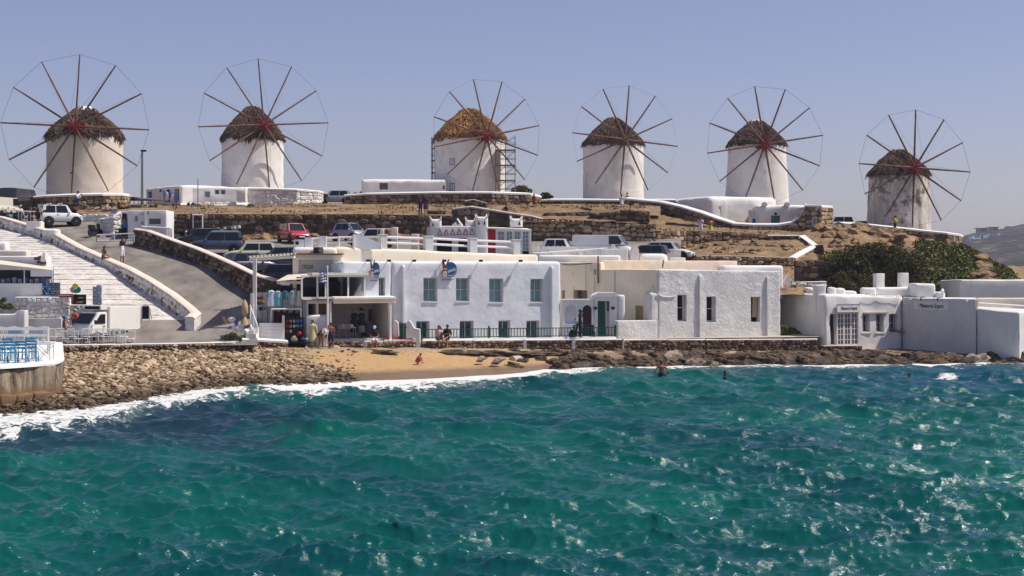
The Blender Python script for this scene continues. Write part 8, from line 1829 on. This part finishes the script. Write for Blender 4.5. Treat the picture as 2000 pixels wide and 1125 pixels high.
# ================================================================ PEOPLE
PEND = []
POSES = {
 'stand': dict(pel=(0, 0, .93), che=(0, 0, 1.32), nek=(0, 0, 1.47), hd=(0, -.02, 1.6), elL=(-.25, .02, 1.12), elR=(.25, .02, 1.12), wrL=(-.27, -.06, .88), wrR=(.27, -.06, .88), knL=(-.1, -.02, .5), knR=(.1, -.02, .5), anL=(-.11, .02, .08), anR=(.11, .02, .08)),
 'photo': dict(pel=(0, 0, .93), che=(0, 0, 1.32), nek=(0, 0, 1.47), hd=(0, -.04, 1.6), elL=(-.22, -.14, 1.16), elR=(.22, -.14, 1.16), wrL=(-.1, -.3, 1.38), wrR=(.1, -.3, 1.38), knL=(-.1, -.04, .5), knR=(.12, .02, .5), anL=(-.12, .0, .08), anR=(.15, .04, .08)),
 'phone': dict(pel=(0, 0, .93), che=(0, 0, 1.32), nek=(0, 0, 1.47), hd=(0, -.04, 1.6), elL=(-.25, .02, 1.12), elR=(.26, -.08, 1.14), wrL=(-.27, -.06, .88), wrR=(.14, -.16, 1.42), knL=(-.13, -.02, .5), knR=(.13, -.02, .5), anL=(-.18, .02, .08), anR=(.18, .02, .08)),
 'walk': dict(pel=(0, 0, .92), che=(0, -.02, 1.31), nek=(0, -.03, 1.46), hd=(0, -.06, 1.59), elL=(-.24, .1, 1.1), elR=(.24, -.1, 1.12), wrL=(-.26, .08, .87), wrR=(.24, -.24, .95), knL=(-.1, -.18, .52), knR=(.1, .05, .5), anL=(-.1, -.2, .1), anR=(.1, .3, .14)),
 'sit': dict(pel=(0, 0, .1), che=(0, -.03, .5), nek=(0, -.05, .65), hd=(0, -.1, .78), elL=(-.24, -.1, .3), elR=(.24, -.1, .3), wrL=(-.14, -.32, .22), wrR=(.14, -.32, .22), knL=(-.11, -.42, .1), knR=(.11, -.42, .1), anL=(-.12, -.46, -.34), anR=(.12, -.46, -.34)),
 'sitcross': dict(pel=(0, 0, .1), che=(0, -.04, .5), nek=(0, -.07, .65), hd=(0, -.13, .78), elL=(-.25, -.08, .3), elR=(.25, -.08, .3), wrL=(-.08, -.3, .36), wrR=(.08, -.3, .36), knL=(-.1, -.42, .1), knR=(.0, -.42, .22), anL=(-.1, -.46, -.34), anR=(-.32, -.62, .05)),
 'bend': dict(pel=(0, .12, .9), che=(0, -.22, 1.08), nek=(0, -.34, 1.12), hd=(0, -.46, 1.1), elL=(-.22, -.36, .82), elR=(.22, -.36, .82), wrL=(-.08, -.45, .6), wrR=(.08, -.45, .6), knL=(-.1, -.04, .5), knR=(.12, .0, .5), anL=(-.13, .06, .08), anR=(.16, .1, .08)),
 'akimbo': dict(pel=(0, 0, .93), che=(0, 0, 1.32), nek=(0, 0, 1.47), hd=(0, -.02, 1.6), elL=(-.38, .08, 1.14), elR=(.38, .08, 1.14), wrL=(-.19, 0, .98), wrR=(.19, 0, .98), knL=(-.1, -.02, .5), knR=(.1, -.02, .5), anL=(-.13, .02, .08), anR=(.13, .02, .08)),
 'crouch': dict(pel=(0, .1, .28), che=(0, -.14, .6), nek=(0, -.22, .72), hd=(0, -.3, .82), elL=(-.22, -.34, .42), elR=(.22, -.34, .42), wrL=(-.16, -.46, .16), wrR=(.16, -.46, .16), knL=(-.16, -.3, .4), knR=(.16, -.3, .4), anL=(-.12, .0, .07), anR=(.12, .0, .07)),
}
BONES = []
def person(label, pos, face, pose='stand', h=1.7, skin='skin', hair=(.025, .015, .01), shirt=None, sleeves='uarm', pants=None, long=False, skirt=None, robe=None, hat=None, longhair=False, group=None, slim=1.0, bag=None, helmet=None):
    """face: heading in degrees, 0 faces the sea (towards -Y), 90 faces +X"""
    J = {k: Vector(v) for k, v in POSES[pose].items()}; k = h / 1.72
    up = (J['nek'] - J['pel']).normalized(); 
    sh = J['che'] + up * .09; J['shL'] = sh + Vector((-.175 * slim, 0, 0)); J['shR'] = sh + Vector((.175 * slim, 0, 0)); J['hpL'] = J['pel'] + Vector((-.09, 0, -.02)); J['hpR'] = J['pel'] + Vector((.09, 0, -.02))
    J['mid'] = J['pel'].lerp(J['che'], .45)
    for s in 'LR':
        f = (J['an' + s] - J['kn' + s]).normalized(); fw = Vector((0, -1, 0)) if abs(f.z) > .3 else Vector((0, -.3, .95)); J['ft' + s] = J['an' + s] + fw * .15 + Vector((0, 0, -.045 if abs(f.z) > .3 else 0)); J['he' + s] = J['an' + s] - fw * .05 + Vector((0, 0, -.04))
    V = []; E = []; Rr = []; idx = {}
    def nd(n, p, r, par=None):
        idx[n] = len(V); V.append(Vector(p) * k); Rr.append((r * k, r * k)) if not isinstance(r, tuple) else Rr.append((r[0] * k, r[1] * k))
        if par is not None: E.append((idx[par], idx[n]))
    nd('pel', J['pel'], (.135 * slim, .1)); nd('mid', J['mid'], (.115 * slim, .085), 'pel'); nd('che', J['che'], (.15 * slim, .1), 'mid'); nd('nek', J['nek'], .052, 'che')
    hd = J['hd']; nd('hd0', J['nek'].lerp(hd, .45), .062, 'nek'); nd('hd', hd, (.078, .09), 'hd0'); nd('hdt', hd + (hd - J['nek']).normalized() * .09, (.062, .07), 'hd')
    for s in 'LR':
        nd('sh' + s, J['sh' + s], .062, 'che'); nd('el' + s, J['el' + s], .042, 'sh' + s); nd('wr' + s, J['wr' + s], .027, 'el' + s)
        d = (J['wr' + s] - J['el' + s]).normalized(); side = d.orthogonal().normalized(); q = d.cross(side)
        nd('pa' + s, J['wr' + s] + d * .05, (.036, .016), 'wr' + s)
        for fi, (o_, ln) in enumerate(((-.03, .07), (-.01, .082), (.01, .078), (.03, .062))):
            nd('f%d%s' % (fi, s), J['wr' + s] + d * (.06 + ln * .5) + side * o_, .0095, 'pa' + s); nd('g%d%s' % (fi, s), J['wr' + s] + d * (.05 + ln) + side * o_ * 1.1 - q * .018, .008, 'f%d%s' % (fi, s))
        nd('th' + s, J['wr' + s] + d * .055 - side * .055 - q * .01, .011, 'wr' + s)
        nd('hp' + s, J['hp' + s], .095, 'pel'); nd('kn' + s, J['kn' + s], .058, 'hp' + s); nd('cf' + s, J['kn' + s].lerp(J['an' + s], .35), .056, 'kn' + s); nd('an' + s, J['an' + s], .038, 'cf' + s); nd('ft' + s, J['ft' + s], (.04, .022), 'an' + s); nd('he' + s, J['he' + s], .03, 'an' + s)
    o = T('person', label, 'person', (0, 0, 0), group)
    me = bpy.data.meshes.new('body'); me.from_pydata([tuple(v) for v in V], E, []); so_ = bpy.data.objects.new('body_skeleton', me); col.objects.link(so_)
    md = so_.modifiers.new('s', 'SKIN'); md.use_smooth_shade = True; sv = me.skin_vertices[0].data
    for i, r in enumerate(Rr): sv[i].radius = r
    sv[0].use_root = True; ss = so_.modifiers.new('d', 'SUBSURF'); ss.levels = 1; ss.render_levels = 1
    JJ = {n: V[i] for n, i in idx.items()}
    PEND.append((o, so_, dict(label=label, pos=Vector(pos), face=face, k=k, skin=skin, hair=hair, shirt=shirt, sleeves=sleeves, pants=pants, long=long, skirt=skirt, robe=robe, hat=hat, longhair=longhair, J=JJ, bag=bag, helmet=helmet, pose=pose)))
    return o
SEG = [('head', 'nek', 'hd'), ('head', 'hd', 'hdt'), ('neck', 'nek', 'hd0'), ('torso', 'mid', 'che'), ('torso', 'che', 'nek'), ('torso', 'che', 'shL'), ('torso', 'che', 'shR'), ('hip', 'pel', 'mid'), ('hip', 'pel', 'hpL'), ('hip', 'pel', 'hpR')] + [(a, b + s, c + s) for s in 'LR' for a, b, c in (('uarm', 'sh', 'el'), ('farm', 'el', 'wr'), ('hand', 'wr', 'pa'), ('hand', 'pa', 'g1'), ('thigh', 'hp', 'kn'), ('shin', 'kn', 'an'), ('foot', 'an', 'ft'), ('foot', 'an', 'he'))]
def finish_people():
    bpy.context.view_layer.update(); dg = bpy.context.evaluated_depsgraph_get()
    for o, so_, q in PEND:
        me = bpy.data.meshes.new_from_object(so_.evaluated_get(dg)); me.name = 'body'; me.materials.clear(); me.materials.append(W[q['skin']])
        b = bpy.data.objects.new('body', me); col.objects.link(b); b.parent = o; J = q['J']; k = q['k']
        segs = [(n, J[a], J[c]) for n, a, c in SEG]; vco = np.array([v.co[:] for v in me.vertices]); vn = np.array([v.normal[:] for v in me.vertices]); cen = np.array([p.center[:] for p in me.polygons])
        best = np.full(len(cen), 9.); lab = np.zeros(len(cen), int)
        for i, (n, a, c) in enumerate(segs):
            a = np.array(a); d = np.array(c) - a; L = max(1e-6, (d @ d)); t = np.clip(((cen - a) @ d) / L, 0, 1); dist = np.linalg.norm(cen - a - t[:, None] * d, axis=1) - {'torso': .1, 'hip': .1, 'thigh': .05, 'head': .07}.get(n, .03) * k
            mk = dist < best; best[mk] = dist[mk]; lab[mk] = i
        names = np.array([s[0] for s in segs])[lab]
        def cloth(nm, parts, c_, off=.014):
            sel = [i for i in range(len(cen)) if names[i] in parts]
            if not sel: return
            vs = {}; fs = []; co = []
            for i in sel:
                f = []
                for v in me.polygons[i].vertices:
                    if v not in vs: vs[v] = len(co); co.append(tuple(vco[v] + vn[v] * off * k))
                    f.append(vs[v])
                fs.append(tuple(f))
            m = MB(); m.add(co, fs); m.build(nm, C(*c_), o, local=True, smooth=True, angle=180)
        if q['shirt']:
            parts = {'torso', 'hip'} | ({'uarm'} if q['sleeves'] in ('uarm', 'farm') else set()) | ({'farm'} if q['sleeves'] == 'farm' else set())
            cloth('shirt' if q['sleeves'] != 'bikini' else 'top', parts if q['sleeves'] != 'bikini' else {'torso'}, q['shirt'], .016)
        if q['pants']: cloth('trousers' if q['long'] else 'shorts', {'hip'} | ({'thigh'} if q['sleeves'] != 'bikini' or q['pants'][0] > .5 else set()) | ({'shin'} if q['long'] else set()), q['pants'], .022)
        if q['skirt'] or q['robe']:
            c_ = q['skirt'] or q['robe']; pz_ = J['pel'].z; lo = pz_ - (.42 if q['skirt'] else .5) * k
            MB().lathe([(.26 * k, lo), (.22 * k, (lo + pz_) / 2), (.165 * k, pz_ + .02), (.14 * k, pz_ + .12 * k)], (J['pel'].x, J['pel'].y, 0), 16, Matrix.Diagonal((1, .8, 1)), cap=False, jit=.05).build('skirt' if q['skirt'] else 'robe', C(*c_), o, local=True, smooth=True)
        hd = J['hd']; hv = (J['hdt'] - J['nek']).normalized(); hh = hd + hv * .045 * k
        if q['hair'] and not q['helmet']:
            m = MB(); m.ell(hh + Vector((0, .018 * k, .012 * k)), (.092 * k, .1 * k, .1 * k), 14, 9); m.v = [(p[0], p[1] + (.03 * k if p[2] < hd.z + .05 * k and p[1] < hd.y - .02 * k else 0), p[2]) for p in m.v]
            # keep the face free: cut the lower front
            m.f = [f for f in m.f if not (sum(m.v[i][1] for i in f) / 4 < hd.y - .02 * k and sum(m.v[i][2] for i in f) / 4 < hd.z + .075 * k)]; m.mi = [0] * len(m.f)
            m.build('hair', C(*q['hair']), o, local=True, smooth=True)
            if q['longhair']: MB().ell(hd + Vector((0, .08 * k, -.09 * k)), (.08 * k, .045 * k, .16 * k), 10, 8).build('hair_back', C(*q['hair']), o, local=True, smooth=True)
        for s in (-1, 1):
            MB().ell(hd + Vector((s * .031 * k, -.083 * k, .035 * k)), .011 * k, 6, 5).build('eye', W['dark'], o, local=True); MB().ell(hd + Vector((s * .078 * k, .0, .025 * k)), (.012 * k, .02 * k, .03 * k), 6, 5).build('ear', W[q['skin']], o, local=True)
        MB().ell(hd + Vector((0, -.093 * k, .01 * k)), (.012 * k, .018 * k, .022 * k), 6, 5).build('nose', W[q['skin']], o, local=True); MB().box(hd + Vector((0, -.086 * k, -.03 * k)), (.04 * k, .01, .008)).build('mouth', C(.25, .05, .04), o, local=True)
        if q['hat']:
            kind, c_ = q['hat']; z = .075 * k
            prof = [(.22 * k, z), (.22 * k, z + .015), (.1 * k, z + .02), (.095 * k, z + .1 * k), (.05 * k, z + .13 * k), (.005, z + .132 * k)] if kind == 'brim' else [(.105 * k, z - .02), (.1 * k, z + .04), (.06 * k, z + .08 * k), (.005, z + .085 * k)]
            mm = Vector((0, 0, 1)).rotation_difference(hv).to_matrix(); MB().lathe(prof, hd, 16, mm).build('hat', C(*c_), o, local=True, smooth=True)
            if kind == 'cap': MB().box(hd + mm @ Vector((0, -.13 * k, z)), (.13 * k, .12 * k, .012), M=mm).build('visor', C(*c_), o, local=True)
            if kind == 'brim': MB().lathe([(.106 * k, z + .022), (.103 * k, z + .055)], hd, 16, mm).build('hat_band', C(.1, .1, .1), o, local=True)
        if q['helmet']: MB().ell(hd + Vector((0, .01, .04 * k)), (.13 * k, .14 * k, .13 * k), 14, 10).build('helmet', C(*q['helmet'], .2), o, local=True, smooth=True)
        if q['bag']: MB().box(J['pel'] + Vector((.2, 0, .1)), (.1, .2, .24)).build('bag', C(*q['bag']), o, local=True, bevel=.03)
        if q['pose'] in ('photo', 'phone'): MB().box((J['paR'] + (J['paL'] if q['pose'] == 'photo' else J['paR'])) / 2 + Vector((0, -.04, .02)), (.08, .015, .14)).build('phone', W['black'], o, local=True)
        bpy.data.objects.remove(so_)
        o.location = q['pos']; o.rotation_euler = (0, 0, R(q['face']))
wh = (.72, .72, .74); bk = (.015, .015, .02)
gp = lambda u, D, z: (X(u, D), D, z)
person('person in black shirt and white shorts standing on the street with phone', gp(238.5, 105.3, fz(105.3)), 75, 'phone', 1.78, shirt=bk, pants=wh)
person('seated person in dark swimwear on the parapet of the steps', gp(202, 104.6, 6.5), 70, 'sit', 1.68, shirt=(.04, .03, .05), sleeves='bikini', pants=(.25, .12, .08) if False else (.04, .03, .05), longhair=True)
person('person in white shirt and dark shorts taking a photo below the leftmost windmill', gp(152, 127.2, Z(413, 127.2)), 70, 'photo', 1.68, shirt=(.65, .67, .8), sleeves='farm', pants=(.03, .03, .06), longhair=True)
person('kiosk attendant in blue shirt seated in the doorway', gp(243.5, 116.2, fz(116.2) + .45), -30, 'sit', 1.75, shirt=(.05, .2, .45), pants=bk, long=True)
person('shorter dark-clothed person of the pair on the earth terrace', gp(821, 128.2, Z(419.5, 128.2)), 10, 'stand', 1.45, 'skin2', shirt=(.1, .03, .05), pants=(.03, .03, .05), long=True, longhair=True)
person('person in dark purple dress of the pair on the earth terrace', gp(832, 128.2, Z(419.5, 128.2)), -10, 'stand', 1.6, 'skin2', shirt=(.05, .03, .12), skirt=(.05, .03, .12), longhair=True)
person('dark figure crouching on the terrace left of the leaning slab', gp(988, 128.2, Z(418, 128.2)), 20, 'sit', 1.6, 'skin2', shirt=(.02, .02, .02), sleeves='bikini', pants=bk)
person('small person in red standing by the leaning dark slab', gp(1043, 144, Z(409, 144)), 0, 'photo', 1.45, 'skin2', shirt=(.25, .06, .05), pants=(.2, .05, .04), longhair=True)
person('person in short white dress standing before the low wall of the fourth windmill', gp(1214, 146, Z(413, 146)), 170, 'photo', 1.62, shirt=wh, sleeves='', skirt=(.7, .68, .62), longhair=True)
person('person in purple shorts sitting on the white rim by the fourth windmill', gp(1226, 148.4, Z(394, 148.4)), -40, 'sit', 1.7, shirt=(.6, .5, .5), pants=(.12, .1, .25))
person('person dressed all in white standing at the sinking wall', gp(1368, 133.5, Z(462, 133.5)), 0, 'photo', 1.75, shirt=(.62, .68, .8), pants=wh, long=True)
person('person with yellow-green skirt next to the one dressed in white', gp(1388.5, 133.5, Z(463, 133.5)), 50, 'photo', 1.66, shirt=(.5, .2, .08), sleeves='bikini', skirt=(.5, .48, .14), longhair=True)
person('person in yellow top and black trousers by the last windmill terrace', gp(1748, 134.6, Z(459, 134.6)), 80, 'photo', 1.68, shirt=(.65, .5, .05), sleeves='farm', pants=bk, long=True, bag=bk)
person('person in maroon shirt and blue hat bending behind the truck', gp(125, 89.6, 1.62), 120, 'stand', 1.42, shirt=(.2, .015, .05), sleeves='farm', pants=(.05, .05, .08), hat=('brim', (.05, .1, .25)))
person('person in orange-red shirt and white cap beside the truck windscreen', gp(146, 92, 1.95), 160, 'stand', 1.45, shirt=(.65, .1, .03), pants=(.1, .1, .12), hat=('cap', (.6, .62, .68)))
person('person in pale yellow robe standing on the beach seen from behind', gp(610.5, 91.4, 1.13), 185, 'phone', 1.66, shirt=(.55, .55, .28), sleeves='farm', robe=(.52, .5, .26), hair=(.06, .05, .05))
person('person in wide white hat bending forward beside the yellow robe', gp(627, 91.5, 1.13), 35, 'bend', 1.6, 'skin2', shirt=(.12, .01, .03), sleeves='bikini', pants=(.1, .01, .02), hat=('brim', (.75, .74, .7)))
person('bare-chested boy in dark shorts raising one hand', gp(646, 91.3, 1.13), -165, 'phone', 1.5, 'skin2', pants=(.02, .025, .06))
person('person with blue and white cap and white shorts sitting on the low wall', gp(731.5, 92.2, 1.5), 5, 'sit', 1.72, 'skin2', shirt=(.03, .01, .01), sleeves='bikini', pants=wh, hat=('cap', (.3, .5, .7)))
person('sitting person in pale top and dark red skirt of the couple on the low wall', gp(856, 93.3, 1.52), 25, 'sit', 1.66, shirt=(.55, .4, .36), sleeves='', pants=(.1, .03, .06), longhair=True)
person('sitting person in black with crossed legs of the couple on the low wall', gp(873, 93.35, 1.52), 15, 'sitcross', 1.75, shirt=bk, pants=bk)
person('motorcyclist in black with glossy helmet behind the green railing', gp(1133, 96.2, 1.5), 100, 'phone', 1.78, shirt=bk, sleeves='farm', pants=bk, long=True, helmet=(.03, .04, .05))
person('small child in pink crouching at the wet edge of the sand', gp(815, 87.2, coast_z(815, 87.2)), 75, 'crouch', 1.15, 'skin2', shirt=(.4, .1, .12), pants=(.4, .1, .12), hair=(.04, .02, .01))
person('bare-backed bather standing hip-deep with hands on hips', gp(1292, 82.2, -.84), 185, 'akimbo', 1.8, 'skin2', pants=bk, hair=None if False else (.1, .06, .04))
person('bather with hair tied up, chest-deep in the water', gp(1416, 80.2, -1.1), 75, 'stand', 1.62, 'skin2', shirt=bk, sleeves='bikini')
person('swimmer with only the dark head showing, far right', gp(1776, 81.6, -1.4), 0, 'stand', 1.7, 'skin2')
finish_people()
for u, v, r, c_, L in ((575, 660, .25, (.5, .43, .33), 'beige canvas bag on the black bench'), (585, 650, .16, (.45, .02, .03), 'red towel heaped on the black bench'), (592, 661, .17, (.08, .08, .14), 'dark patterned bag beside the beige bag'), (599, 662, .13, (.6, .6, .62), 'small white bag right of the dark patterned bag')):
    r *= .75; v += r * 8; m = MB(); m.ell(P(u, v, 91.3), (r, r * .7, r * .85), 14, 10); m.v = [tuple(Vector(p) + Vector((noise.noise(Vector(p) * 6), 0, noise.noise(Vector(p) * 6 + Vector((7, 0, 0))))) * r * .5) for p in m.v]
    m.tube(P(u, v, 91.3) + Vector((-r * .4, -.1, r * .7)), P(u, v, 91.3) + Vector((r * .3, -.1, r * 1.05)), .02, .02, 5)
    m.build('bag', C(*c_), smooth=True, label=L, cat='bag')
o = T('bench', 'black bench under the bags by the sandal rack', 'bench', P(582, 677, 91.4)); MB().box2((X(560, 91.2), 91.1, 1.42), (X(603, 91.2), 91.6, 1.48)).build('seat', W['black'], o)
MB().box2((X(560.5, 91.2), 91.4, 1.1), (X(583, 91.2), 91.5, 1.42)).build('side_panel', W['black'], o)
for u in (562, 601):
    for d in (91.15, 91.52): MB().box2((X(u, d), d, 1.1), (X(u + 1.5, d), d + .05, 1.42)).build('leg', W['black'], o)
